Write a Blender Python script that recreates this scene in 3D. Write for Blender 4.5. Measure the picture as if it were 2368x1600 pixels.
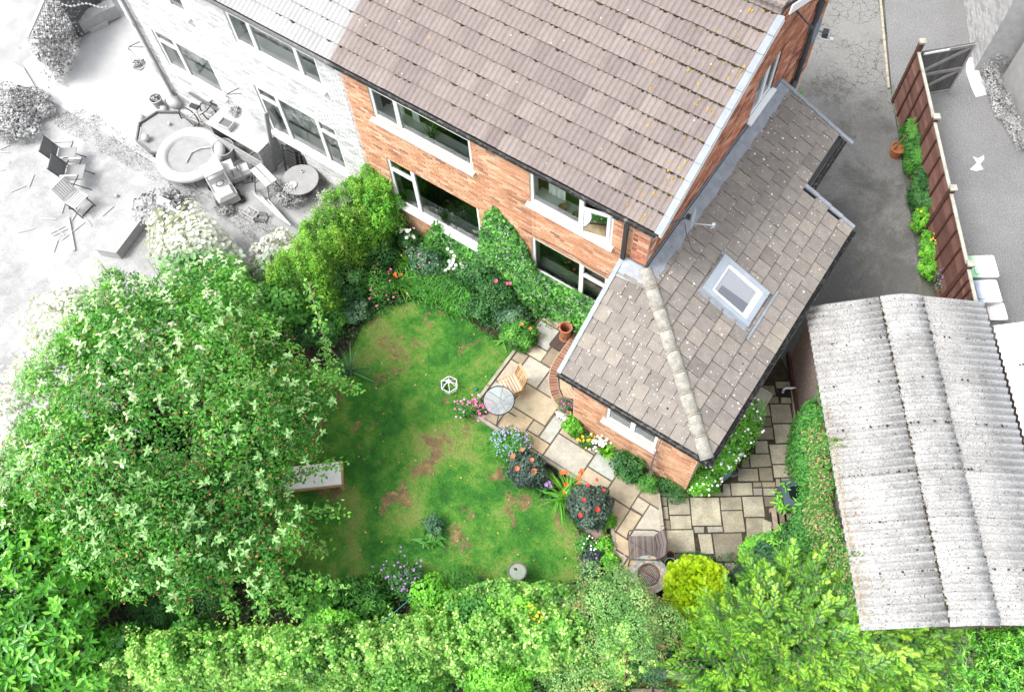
import bpy, math, random
import numpy as np
from mathutils import Matrix, Vector
random.seed(7); rng = np.random.default_rng(7)
sc = bpy.context.scene
for o in list(bpy.data.objects): bpy.data.objects.remove(o)
col = sc.collection
R = math.radians

# ---------------------------------------------------------------- camera
PITCH, ROLL, YAW, CAMZ, FPX = R(63.562), R(5.128), R(39.032), 19.0, 2128.4
cy, sy = math.cos(YAW), math.sin(YAW)
right0 = Vector((cy, sy, 0)); fh = Vector((-sy, cy, 0)); up = Vector((0, 0, 1))
fwd = math.cos(PITCH)*fh - math.sin(PITCH)*up
dn = -(math.cos(PITCH)*up + math.sin(PITCH)*fh)
cx_ = math.cos(ROLL)*right0 + math.sin(ROLL)*dn
cdn = -math.sin(ROLL)*right0 + math.cos(ROLL)*dn
cam = bpy.data.objects.new('camera', bpy.data.cameras.new('camera')); col.objects.link(cam)
m = Matrix((cx_, -cdn, -fwd)).transposed().to_4x4(); m.translation = (0, 0, CAMZ)
cam.matrix_world = m
cam.data.sensor_width = 36; cam.data.lens = 36*FPX/2368; cam.data.clip_end = 300; cam.data.clip_start = .1
sc.camera = cam

# ---------------------------------------------------------------- light
w = bpy.data.worlds.new('World'); sc.world = w; w.use_nodes = True
nt = w.node_tree; nt.nodes.clear()
SUN_EL, SUN_AZ = R(58), R(222)          # azimuth clockwise from +Y
sky = nt.nodes.new('ShaderNodeTexSky'); sky.sky_type = 'NISHITA'; sky.sun_disc = False
sky.sun_elevation = SUN_EL; sky.sun_rotation = SUN_AZ; sky.dust_density = 3; sky.air_density = 1
hs = nt.nodes.new('ShaderNodeHueSaturation'); hs.inputs['Saturation'].default_value = .22
bg = nt.nodes.new('ShaderNodeBackground'); bg.inputs['Strength'].default_value = .15
wo = nt.nodes.new('ShaderNodeOutputWorld')
nt.links.new(sky.outputs[0], hs.inputs['Color']); nt.links.new(hs.outputs[0], bg.inputs[0]); nt.links.new(bg.outputs[0], wo.inputs[0])
sd = bpy.data.lights.new('sun', 'SUN'); sd.energy = 1.0; sd.angle = R(18); sd.color = (1, .965, .91)
so = bpy.data.objects.new('sun', sd); col.objects.link(so)
sdir = Vector((math.sin(SUN_AZ)*math.cos(SUN_EL), math.cos(SUN_AZ)*math.cos(SUN_EL), math.sin(SUN_EL)))
so.rotation_euler = sdir.to_track_quat('Z', 'Y').to_euler(); so.location = sdir*40
sc.view_settings.view_transform = 'Standard'; sc.view_settings.look = 'None'
sc.view_settings.gamma = 1; sc.view_settings.use_curve_mapping = False
sc.view_settings.exposure = 1.68

# ---------------------------------------------------------------- helpers
ZO = {'v': (0, 0, 1.0189), 'z1': (1260, 560, .21654), 'z2': (1260, 840, .21654), 'z3': (800, 160, .21654), 'z4': (1200, 350, .21654),
      'z5': (1100, 720, .19108), 'z6': (1500, 880, .19108), 'z7': (1380, 1100, .19108), 'z8': (1780, 0, .25477),
      'c1': (0, 0, .34423), 'c3': (1568, 0, .34423), 'c4': (700, 500, .34423), 'c5': (1568, 500, .34423), 'c6': (0, 1040, .34423),
      'c7': (700, 1060, .34423), 'c8': (1568, 1060, .34423), 'c0': (0, 500, .34423), 'n1': (300, 200, .20378), 'n2': (0, 0, .19108),
      'n3': (0, 250, .24838), 'w': (860, 500, .21515), 'g': (1060, 960, .42418), 'r': (1720, 960, .25478), 's': (2068, 560, .19108), 'b': (1400, 1400, .73)}
def ray(x, y, sp='v'):
    o = ZO[sp]; px, py = o[0]+x*o[2], o[1]+y*o[2]
    return cx_*((px-1184)/FPX) + cdn*((py-800)/FPX) + fwd
def at(x, y, z=0., sp='v'):
    d = ray(x, y, sp); t = (z-CAMZ)/d.z
    return Vector((d.x*t, d.y*t, z))
def aty(x, y, Y, sp='v'):
    d = ray(x, y, sp); t = Y/d.y
    return Vector((d.x*t, Y, CAMZ+d.z*t))
def atx(x, y, X, sp='v'):
    d = ray(x, y, sp); t = X/d.x
    return Vector((X, d.y*t, CAMZ+d.z*t))
def tag(o, label=None, cat=None, group=None, kind=None):
    if label: o['label'] = label
    if cat: o['category'] = cat
    if group: o['group'] = group
    if kind: o['kind'] = kind
    return o
def empty(name, loc=(0, 0, 0), rz=0., label=None, cat=None, group=None):
    o = bpy.data.objects.new(name, None); col.objects.link(o); o.empty_display_size = .1
    o.location = loc; o.rotation_euler = (0, 0, rz); return tag(o, label, cat, group)
def link(name, me, parent=None, mat=None, kind=None):
    if mat and not me.materials: me.materials.append(mat)
    o = bpy.data.objects.new(name, me); col.objects.link(o)
    if parent: o.parent = parent
    if kind: o['kind'] = kind
    return o
class MB:
    def __init__(s): s.v = []; s.f = []; s.t = []; s.n = 0; s.sm = False
    def add(s, vs, fs, t=None):
        b = s.n; s.v += [tuple(p) for p in vs]; s.n += len(vs); s.f += [tuple(i+b for i in f) for f in fs]
        s.t += [random.random() if t is None else t]*len(fs)
    def box(s, c, d, rz=0, M=None, t=None):
        x, y, z = d[0]/2, d[1]/2, d[2]/2; ca, sa = math.cos(rz), math.sin(rz)
        vs = []
        for sx, sy_, sz in ((-1,-1,-1),(1,-1,-1),(1,1,-1),(-1,1,-1),(-1,-1,1),(1,-1,1),(1,1,1),(-1,1,1)):
            p = (sx*x, sy_*y, sz*z); p = (p[0]*ca-p[1]*sa+c[0], p[0]*sa+p[1]*ca+c[1], p[2]+c[2])
            vs.append(tuple(M @ Vector(p)) if M else p)
        s.add(vs, [(3,2,1,0),(4,5,6,7),(0,1,5,4),(1,2,6,5),(2,3,7,6),(3,0,4,7)], t)
    def bar(s, a, b, w, h=None, upv=(0, 0, 1), t=None):
        a, b = Vector(a), Vector(b); h = h or w; d = b-a; L = d.length
        if L < 1e-6: return
        d /= L; u = Vector(upv)
        if abs(d.dot(u)) > .98: u = Vector((1, 0, 0))
        x = d.cross(u).normalized(); z = x.cross(d)
        vs = [p + x*sx*w/2 + z*sz*h/2 for p in (a, b) for sx, sz in ((-1,-1),(1,-1),(1,1),(-1,1))]
        s.add(vs, [(0,1,2,3),(7,6,5,4),(0,4,5,1),(1,5,6,2),(2,6,7,3),(3,7,4,0)], t)
    def tube(s, pts, r, n=8, t=None, cap=True):
        pts = [Vector(p) for p in pts]; rs = r if isinstance(r, (list, tuple)) else [r]*len(pts)
        vs = []; fs = []; px = None
        for i, p in enumerate(pts):
            d = (pts[min(i+1, len(pts)-1)]-pts[max(i-1, 0)]).normalized()
            u = px if px is not None and abs(px.dot(d)) < .95 else (Vector((0,0,1)) if abs(d.z) < .9 else Vector((1,0,0)))
            x = (u - d*u.dot(d)).normalized(); px = x; y = d.cross(x)
            for k in range(n):
                a = 2*math.pi*k/n; vs.append(p+(x*math.cos(a)+y*math.sin(a))*rs[i])
        for i in range(len(pts)-1):
            for k in range(n):
                fs.append((i*n+k, i*n+(k+1) % n, (i+1)*n+(k+1) % n, (i+1)*n+k))
        if cap: fs += [tuple(range(n))[::-1], tuple(range((len(pts)-1)*n, len(pts)*n))]
        s.add(vs, fs, t)
    def lathe(s, prof, c=(0, 0, 0), n=20, t=None, sx=1, sy_=1):
        vs = []; fs = []
        for r, z in prof:
            for k in range(n):
                a = 2*math.pi*k/n; vs.append((c[0]+r*math.cos(a)*sx, c[1]+r*math.sin(a)*sy_, c[2]+z))
        for i in range(len(prof)-1):
            for k in range(n): fs.append((i*n+k, i*n+(k+1) % n, (i+1)*n+(k+1) % n, (i+1)*n+k))
        s.add(vs, fs, t)
    def prism(s, poly, z0, z1, t=None, zt=None):
        n = len(poly); a = sum(poly[i][0]*poly[(i+1) % n][1]-poly[(i+1) % n][0]*poly[i][1] for i in range(n))
        if a < 0: poly = poly[::-1]
        vs = [(p[0], p[1], z0) for p in poly]+[(p[0], p[1], z1) for p in poly]
        s.add(vs, [tuple(range(n))[::-1], tuple(range(n, 2*n))]+[(i, (i+1) % n, n+(i+1) % n, n+i) for i in range(n)], t)
    def mesh(s, name):
        me = bpy.data.meshes.new(name); me.from_pydata(s.v, [], s.f)
        at_ = me.attributes.new('tint', 'FLOAT', 'FACE'); at_.data.foreach_set('value', s.t)
        if s.sm: me.polygons.foreach_set('use_smooth', [True]*len(me.polygons))
        me.update(); return me
    def build(s, name, mat, parent=None, kind=None, smooth=False):
        s.sm = smooth; return link(name, s.mesh(name), parent, mat, kind)
def npmesh(name, V, F, T, mat, smooth=False):
    me = bpy.data.meshes.new(name); k = F.shape[1]
    me.vertices.add(len(V)); me.vertices.foreach_set('co', V.astype(np.float32).ravel())
    me.loops.add(F.size); me.loops.foreach_set('vertex_index', F.astype(np.int32).ravel())
    me.polygons.add(len(F)); me.polygons.foreach_set('loop_start', np.arange(0, F.size, k, dtype=np.int32))
    me.polygons.foreach_set('loop_total', np.full(len(F), k, dtype=np.int32))
    a = me.attributes.new('tint', 'FLOAT', 'FACE'); a.data.foreach_set('value', T.astype(np.float32))
    me.update(calc_edges=True); me.materials.append(mat); return me
def clip(poly, n, c):   # keep points with n.p <= c
    out = []
    for i in range(len(poly)):
        a, b = poly[i], poly[(i+1) % len(poly)]
        da, db = n[0]*a[0]+n[1]*a[1]-c, n[0]*b[0]+n[1]*b[1]-c
        if da <= 0: out.append(a)
        if da*db < 0:
            t = da/(da-db); out.append((a[0]+(b[0]-a[0])*t, a[1]+(b[1]-a[1])*t))
    return out
def inset(poly, g):
    n = len(poly); a = sum(poly[i][0]*poly[(i+1) % n][1]-poly[(i+1) % n][0]*poly[i][1] for i in range(n))
    if a < 0: poly = poly[::-1]
    out = []
    for i in range(n):
        p0, p1, p2 = Vector(poly[i-1]), Vector(poly[i]), Vector(poly[(i+1) % n])
        d1 = (p1-p0).normalized(); d2 = (p2-p1).normalized()
        n1 = Vector((-d1.y, d1.x)); n2 = Vector((-d2.y, d2.x)); b = n1+n2
        if b.length < .2: b = n1
        b = b/max(.4, b.dot(n1))
        out.append(tuple(p1+b*g))
    return out
def inpoly(P, poly):
    x, y = P[:, 0], P[:, 1]; r = np.zeros(len(P), bool); n = len(poly); j = n-1
    for i in range(n):
        xi, yi = poly[i]; xj, yj = poly[j]
        c = ((yi > y) != (yj > y)) & (x < (xj-xi)*(y-yi)/(yj-yi+1e-12)+xi); r ^= c; j = i
    return r
def xy(p): return (p[0], p[1])

# ---------------------------------------------------------------- materials
def S(v): return tuple((c/12.92 if c <= .04045 else ((c+.055)/1.055)**2.4) for c in v)
def ramp(nt, fac, stops):
    r = nt.nodes.new('ShaderNodeValToRGB'); e = r.color_ramp.elements
    while len(e) < len(stops): e.new(.5)
    for i, (p, c) in enumerate(stops): e[i].position = p; e[i].color = (*c, 1)
    nt.links.new(fac, r.inputs[0]); return r.outputs[0]
def nz(nt, scale, detail=4, rough=.6, vec=None, dist=0):
    n = nt.nodes.new('ShaderNodeTexNoise'); n.inputs['Scale'].default_value = scale; n.inputs['Detail'].default_value = detail
    n.inputs['Roughness'].default_value = rough; n.inputs['Distortion'].default_value = dist
    if vec: nt.links.new(vec, n.inputs['Vector'])
    return n.outputs[0]
def mth(nt, op, a, b=None, clampit=False):
    n = nt.nodes.new('ShaderNodeMath'); n.operation = op; n.use_clamp = clampit
    for i, v in enumerate((a, b)):
        if v is None: continue
        if isinstance(v, (int, float)): n.inputs[i].default_value = v
        else: nt.links.new(v, n.inputs[i])
    return n.outputs[0]
def mixc(nt, f, a, b, bt='MIX'):
    n = nt.nodes.new('ShaderNodeMix'); n.data_type = 'RGBA'; n.blend_type = bt
    if isinstance(f, (int, float)): n.inputs[0].default_value = f
    else: nt.links.new(f, n.inputs[0])
    for i, v in ((6, a), (7, b)):
        if isinstance(v, tuple): n.inputs[i].default_value = (*v, 1)
        else: nt.links.new(v, n.inputs[i])
    return n.outputs[2]
def maprange(nt, v, a, b, c=0., d=1.):
    n = nt.nodes.new('ShaderNodeMapRange'); n.interpolation_type = 'SMOOTHSTEP'
    for i, x in enumerate((v, a, b, c, d)):
        if isinstance(x, (int, float)): n.inputs[i].default_value = x
        else: nt.links.new(x, n.inputs[i])
    return n.outputs[0]
FH = [((1, 0, 0), -10.72, .12)]                     # colours fade to pale grey past this party-wall line
def mat(name, colr, rough=.8, rnd=None, n1=None, n2=None, bump=None, fade=None, trans=0, metal=0, spots=(), stretch=None, spec=.4, fl=.2, fk=1.):
    """colr: colour or ramp stops; rnd 'obj'|'tint'|'noise'; n1/n2 = (scale, amount) world-space mottling; spots=(scale, threshold, colour, keep)"""
    m = bpy.data.materials.new(name); m.use_nodes = True; nt = m.node_tree; nt.nodes.clear()
    L = nt.links; out = nt.nodes.new('ShaderNodeOutputMaterial')
    geo = nt.nodes.new('ShaderNodeNewGeometry'); pos = geo.outputs['Position']; vec = pos
    if stretch:
        mp = nt.nodes.new('ShaderNodeMapping'); mp.inputs['Rotation'].default_value = (0, 0, stretch[3] if len(stretch) > 3 else 0)
        mp.inputs['Scale'].default_value = stretch[:3]; mp.vector_type = 'TEXTURE' if False else 'POINT'
        L.new(pos, mp.inputs[0]); vec = mp.outputs[0]
    if isinstance(colr, list):
        if rnd == 'obj':
            oi = nt.nodes.new('ShaderNodeObjectInfo'); f = oi.outputs['Random']
        elif rnd == 'noise': f = maprange(nt, nz(nt, n1[0], 5, .6, vec), .3, .7)
        else:
            a = nt.nodes.new('ShaderNodeAttribute'); a.attribute_name = 'tint'; f = a.outputs['Fac']
        c = ramp(nt, f, colr)
    else:
        r = nt.nodes.new('ShaderNodeRGB'); r.outputs[0].default_value = (*colr, 1); c = r.outputs[0]
    for k in (n1, n2):
        if k and not (k is n1 and rnd == 'noise'):
            f = maprange(nt, nz(nt, k[0], 6, .65, vec), .25, .75, 1-k[1], 1+k[1])
            cm = nt.nodes.new('ShaderNodeVectorMath'); cm.operation = 'SCALE'; L.new(c, cm.inputs[0]); L.new(f, cm.inputs['Scale']); c = cm.outputs[0]
    for (scl, thr, sc_col, keep) in spots:
        v = nt.nodes.new('ShaderNodeTexVoronoi'); v.inputs['Scale'].default_value = scl; L.new(pos, v.inputs['Vector'])
        wob = mth(nt, 'MULTIPLY', nz(nt, scl*2.5, 2), thr*1.2)
        d = mth(nt, 'LESS_THAN', mth(nt, 'ADD', v.outputs['Distance'], wob), thr*1.5)
        sep = nt.nodes.new('ShaderNodeSeparateColor'); L.new(v.outputs['Color'], sep.inputs[0])
        k = mth(nt, 'MULTIPLY', d, mth(nt, 'LESS_THAN', sep.outputs[0], keep))
        c = mixc(nt, k, c, sc_col)
    if fade:
        msk = None
        for (a, b, wd) in fade:
            dp = nt.nodes.new('ShaderNodeVectorMath'); dp.operation = 'DOT_PRODUCT'; L.new(pos, dp.inputs[0]); dp.inputs[1].default_value = a
            wv = mth(nt, 'ADD', dp.outputs['Value'], mth(nt, 'MULTIPLY', mth(nt, 'SUBTRACT', nz(nt, 1.5, 3), .5), wd*.8))
            k = maprange(nt, wv, b-wd, b+wd, 1., 0.)
            msk = k if msk is None else mth(nt, 'MAXIMUM', msk, k)
        bw = nt.nodes.new('ShaderNodeRGBToBW'); L.new(c, bw.inputs[0])
        g = mth(nt, 'ADD', mth(nt, 'MULTIPLY', bw.outputs[0], fk), fl)
        cc = nt.nodes.new('ShaderNodeCombineColor')
        for i in range(3): L.new(g, cc.inputs[i])
        c = mixc(nt, msk, c, cc.outputs[0])
    b = nt.nodes.new('ShaderNodeBsdfPrincipled'); L.new(c, b.inputs['Base Color']); b.inputs['Roughness'].default_value = rough
    b.inputs['Metallic'].default_value = metal; b.inputs['Specular IOR Level'].default_value = spec
    if bump:
        bn = nt.nodes.new('ShaderNodeBump'); bn.inputs['Strength'].default_value = bump[1]; bn.inputs['Distance'].default_value = bump[2]
        L.new(nz(nt, bump[0], 5, .7, vec), bn.inputs['Height']); L.new(bn.outputs[0], b.inputs['Normal'])
    sh = b.outputs[0]
    if trans:
        t = nt.nodes.new('ShaderNodeBsdfTranslucent')
        mc = mixc(nt, 1., c, (1.3, 1.5, .6), 'MULTIPLY'); L.new(mc, t.inputs[0])
        mx = nt.nodes.new('ShaderNodeMixShader'); mx.inputs[0].default_value = trans; L.new(sh, mx.inputs[1]); L.new(t.outputs[0], mx.inputs[2]); sh = mx.outputs[0]
    L.new(sh, out.inputs[0]); return m
def glass(name, tint=(.95, 1, .97), base=.02):
    m = bpy.data.materials.new(name); m.use_nodes = True; nt = m.node_tree; nt.nodes.clear(); L = nt.links
    out = nt.nodes.new('ShaderNodeOutputMaterial'); t = nt.nodes.new('ShaderNodeBsdfTransparent'); t.inputs[0].default_value = (*tint, 1)
    g = nt.nodes.new('ShaderNodeBsdfGlossy'); g.inputs['Roughness'].default_value = .02
    fr = nt.nodes.new('ShaderNodeFresnel'); fr.inputs[0].default_value = 1.5
    f = mth(nt, 'ADD', mth(nt, 'MULTIPLY', fr.outputs[0], 1.15), base, True)
    mx = nt.nodes.new('ShaderNodeMixShader'); L.new(f, mx.inputs[0]); L.new(t.outputs[0], mx.inputs[1]); L.new(g.outputs[0], mx.inputs[2]); L.new(mx.outputs[0], out.inputs[0])
    return m
BR = [(0, (.27, .135, .09)), (.1, (.40, .19, .11)), (.3, (.48, .24, .135)), (.6, (.51, .275, .165)), (.85, (.54, .33, .21)), (1, (.53, .39, .27))]
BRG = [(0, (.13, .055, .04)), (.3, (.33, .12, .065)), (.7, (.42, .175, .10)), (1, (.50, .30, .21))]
M = {}
M['brick'] = mat('brick', BR, .9, 'tint', n1=(30, .15), n2=(1.2, .12), fade=FH, fl=.19, fk=1.)
M['brick_o'] = mat('brick_single', BR, .9, 'obj', n1=(30, .15), n2=(1.2, .12), fade=FH, fl=.19, fk=1.)
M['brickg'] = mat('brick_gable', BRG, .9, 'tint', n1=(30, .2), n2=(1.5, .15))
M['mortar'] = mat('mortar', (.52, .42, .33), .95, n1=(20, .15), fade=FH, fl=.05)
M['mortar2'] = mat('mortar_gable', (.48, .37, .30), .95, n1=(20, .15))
M['upvc'] = mat('white_upvc', (.72, .74, .75), .35, n1=(3, .03))
M['upvc_n'] = mat('white_upvc_aged', (.68, .68, .68), .4, n1=(3, .04))
M['black'] = mat('black_plastic', (.012, .012, .014), .35, n1=(40, .3))
M['gutter'] = mat('gutter_grime', [(0, (.008, .008, .009)), (.6, (.016, .016, .017)), (1, (.09, .09, .08))], .5, 'noise', n1=(14, .3), fade=FH, fl=.12)
M['lead'] = mat('lead', (.20, .22, .245), .5, n1=(5, .2), n2=(60, .12), bump=(12, .3, .01))
M['verge'] = mat('verge_plastic', (.20, .222, .245), .5, n1=(8, .12))
M['glass'] = glass('window_glass')
M['glass_t'] = glass('table_glass', (.85, .93, .92), .25)
M['dark'] = mat('room_dark', (.11, .13, .09), .9, n1=(2, .4))
M['pale_backing'] = mat('pale_window_backing', (.60, .60, .60), .9, n1=(5, .8), n2=(14, .4))  # pale backing added to brighten the neighbour windows
M['sillin'] = mat('inner_sill', (.78, .82, .79), .6)
M['curtain'] = mat('curtain', (.75, .76, .75), .9, n1=(8, .1))
RT = [(0, (.145, .118, .112)), (.25, (.165, .137, .128)), (.6, (.178, .148, .137)), (.9, (.19, .16, .147)), (1, (.20, .17, .155))]
M['tile'] = mat('concrete_tile', RT, .9, 'tint', n1=(9, .10), n2=(90, .2), fade=FH, spots=((5, .08, (.5, .5, .47), .3), (3.1, .07, (.45, .26, .04), .10), (7, .07, (.02, .02, .012), .1)), bump=(70, .4, .004), fl=.13, fk=1.)
M['tile_o'] = mat('concrete_tile_single', RT, .9, 'obj', n1=(9, .10), n2=(90, .2), fade=FH, spots=((5, .08, (.5, .5, .47), .3), (3.1, .07, (.45, .26, .04), .10), (7, .07, (.02, .02, .012), .1)), bump=(70, .4, .004), fl=.13, fk=1.)
FT = [(0, (.135, .12, .108)), (.15, (.16, .143, .128)), (.5, (.175, .157, .14)), (.9, (.19, .17, .15)), (1, (.22, .195, .165))]
sp = ((4.5, .11, (.55, .54, .52), .45), (9, .16, (.48, .47, .44), .45), (2.6, .07, (.03, .022, .012), .2), (6.1, .10, (.38, .18, .05), .05), (17, .2, (.40, .39, .37), .22))
M['flat'] = mat('flat_tile', FT, .9, 'tint', n1=(6, .14), n2=(70, .25), spots=sp, bump=(60, .5, .004))
M['flat_o'] = mat('flat_tile_single', FT, .9, 'obj', n1=(6, .14), n2=(70, .25), spots=sp, bump=(60, .5, .004))
M['ridge'] = mat('ridge_concrete', (.29, .275, .24), .95, n1=(8, .3), n2=(50, .3), spots=((11, .12, (.10, .10, .04), .12), (14, .1, (.5, .48, .42), .25)), bump=(40, .6, .01))
M['moss'] = mat('moss', [(0, (.010, .008, .003)), (.6, (.035, .022, .008)), (1, (.05, .045, .012))], 1, 'tint')
M['metal_g'] = mat('grey_metal', (.18, .20, .22), .4, n1=(10, .1), metal=.3)
M['metal_d'] = mat('dark_metal', (.02, .022, .025), .4)

# ---------------------------------------------------------------- setting: ground sheets
ga = Vector((.575, -.818, 0)).normalized(); gb = Vector((.818, .575, 0)).normalized()   # drive / garage axes
M['soil'] = mat('soil', [(0, (.02, .013, .008)), (.5, (.035, .024, .017)), (.8, (.06, .045, .033)), (1, (.10, .08, .065))], 1, 'noise', n1=(9, .3), n2=(60, .6), bump=(25, 1, .04))
LG = [(0, (.016, .10, .010)), (.28, (.032, .15, .012)), (.55, (.060, .19, .018)), (.8, (.105, .215, .030)), (1, (.16, .22, .05))]
def lawn_mat(name, gain, gray=False):
    m = bpy.data.materials.new(name); m.use_nodes = True; nt = m.node_tree; L = nt.links; b = nt.nodes['Principled BSDF']
    geo = nt.nodes.new('ShaderNodeNewGeometry'); mp = nt.nodes.new('ShaderNodeMapping'); mp.inputs['Scale'].default_value = (1, 1, 0); L.new(geo.outputs['Position'], mp.inputs[0]); p = mp.outputs[0]
    big = maprange(nt, mth(nt, 'ADD', mth(nt, 'MULTIPLY', nz(nt, .75, 3, .55, p, .3), .75), mth(nt, 'MULTIPLY', nz(nt, 4.2, 6, .75, p), .42)), .44, .71)
    c = ramp(nt, big, LG)
    sx = nt.nodes.new('ShaderNodeSeparateXYZ'); L.new(geo.outputs['Position'], sx.inputs[0])
    br = maprange(nt, mth(nt, 'ADD', nz(nt, 1.45, 5, .62, p, .4), mth(nt, 'MULTIPLY', nz(nt, 12, 4, .7, p), .22)), .675, .735)
    c = mixc(nt, mth(nt, 'MULTIPLY', br, .85), c, ramp(nt, nz(nt, 6, 4, .7, p), [(.3, (.11, .06, .038)), (.55, (.20, .125, .065)), (.7, (.34, .22, .10))]))
    fine = maprange(nt, nz(nt, 38, 6, .85, p), .25, .75, .5, 1.5)
    cm = nt.nodes.new('ShaderNodeVectorMath'); cm.operation = 'SCALE'; L.new(c, cm.inputs[0]); L.new(mth(nt, 'MULTIPLY', fine, gain), cm.inputs['Scale']); c = cm.outputs[0]
    if gray:
        bw = nt.nodes.new('ShaderNodeRGBToBW'); L.new(c, bw.inputs[0]); f2 = maprange(nt, mth(nt, 'ADD', mth(nt, 'MULTIPLY', nz(nt, .8, 7, .75, p), .7), mth(nt, 'MULTIPLY', nz(nt, 30, 5, .85, p), .5)), .35, .85, -.05, .26)
        g = mth(nt, 'ADD', mth(nt, 'MULTIPLY', bw.outputs[0], .5), mth(nt, 'ADD', f2, .165)); cc = nt.nodes.new('ShaderNodeCombineColor')
        for i in range(3): L.new(g, cc.inputs[i])
        c = cc.outputs[0]
    L.new(c, b.inputs['Base Color']); b.inputs['Roughness'].default_value = .9
    bn = nt.nodes.new('ShaderNodeBump'); bn.inputs['Strength'].default_value = .8; bn.inputs['Distance'].default_value = .03
    L.new(nz(nt, 60, 4, .8, p), bn.inputs['Height']); L.new(bn.outputs[0], b.inputs['Normal']); return m
M['lawn'] = lawn_mat('lawn_grass', 1.14); M['blade'] = lawn_mat('lawn_blade', 1.42)
M['nlawn'] = lawn_mat('bleached_lawn', 1.0, True)
def sheet(name, poly, z, mt, kind='structure', parent=None):
    me = bpy.data.meshes.new(name); a = sum(poly[i][0]*poly[(i+1) % len(poly)][1]-poly[(i+1) % len(poly)][0]*poly[i][1] for i in range(len(poly)))
    if a < 0: poly = poly[::-1]
    me.from_pydata([(p[0], p[1], z) for p in poly], [], [tuple(range(len(poly)))]); me.materials.append(mt)
    o = bpy.data.objects.new(name, me); col.objects.link(o); o.parent = parent
    if kind: o['kind'] = kind
    return o
M['ground'] = mat('wide_ground', [(0, (.05, .055, .04)), (1, (.12, .12, .10))], 1, 'noise', n1=(1.5, .3), fade=[((1, .25, 0), -9.6, .8)], fl=.2)
sheet('ground', [(-90, -60), (90, -60), (90, 120), (-90, 120)], -.03, M['ground'])
sheet('flowerbed_soil', [(-11.6, -3), (9, -3), (5, 6.0), (-1.3, 6.4), (-3.7, 8.5), (-11.6, 8.6)], -.012, M['soil'])
lawnp = [xy(at(*p)) for p in [(800, 790), (825, 738), (865, 700), (940, 683), (1040, 713), (1092, 752), (1150, 785), (1176, 787), (1082, 914), (1098, 944), (1152, 985), (1160, 1040), (1195, 1098), (1240, 1128), (1292, 1172), (1312, 1205), (1318, 1318), (1180, 1340), (1000, 1330), (880, 1300), (760, 1325), (700, 1330), (560, 1260), (500, 1100), (570, 930), (700, 850), (760, 830)]]
sheet('lawn', lawnp, .004, M['lawn'])
sheet('neighbour_lawn', [(-24, 6.58), (-11.7, 6.58), (-11.7, -4), (-24, -4)], -.004, M['nlawn'])
M['nconc'] = mat('bleached_concrete', (.38, .38, .38), .9, n1=(1.3, .12), n2=(40, .16), spots=((2, .05, (.2, .2, .2), .15),))
M['nconc2'] = mat('bleached_concrete_dim', (.28, .28, .28), .95, n1=(2, .25), n2=(40, .2))
mb = MB(); mb.prism([(-22.4, 7.1), (-20.9, 6.58), (-15.25, 6.6), (-15.25, 14), (-22.9, 14), (-22.4, 8)], -.1, .0); tag(mb.build('neighbour_patio', M['nconc'], kind='structure'))
mb = MB(); mb.prism([(-15.24, 6.6), (-12.2, 6.6), (-12.0, 8.6), (-15.24, 8.6)], -.1, -.003); mb.build('neighbour_patio_damp_strip', M['nconc2'], kind='structure')
mb = MB(); mb.bar((-15.3, 6.62, .01), (-14.7, 8.5, .01), .05, .04); mb.build('patio_edge_strip', M['nconc'], kind='structure')
mb = MB(); mb.prism([xy(at(*p, 0, 'n2')) for p in ((-40, 760), (140, 752), (290, 830), (470, 1130), (340, 1140), (-40, 1085))], -.1, .012); mb.build('neighbour_path', M['nconc'], kind='structure')
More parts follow.
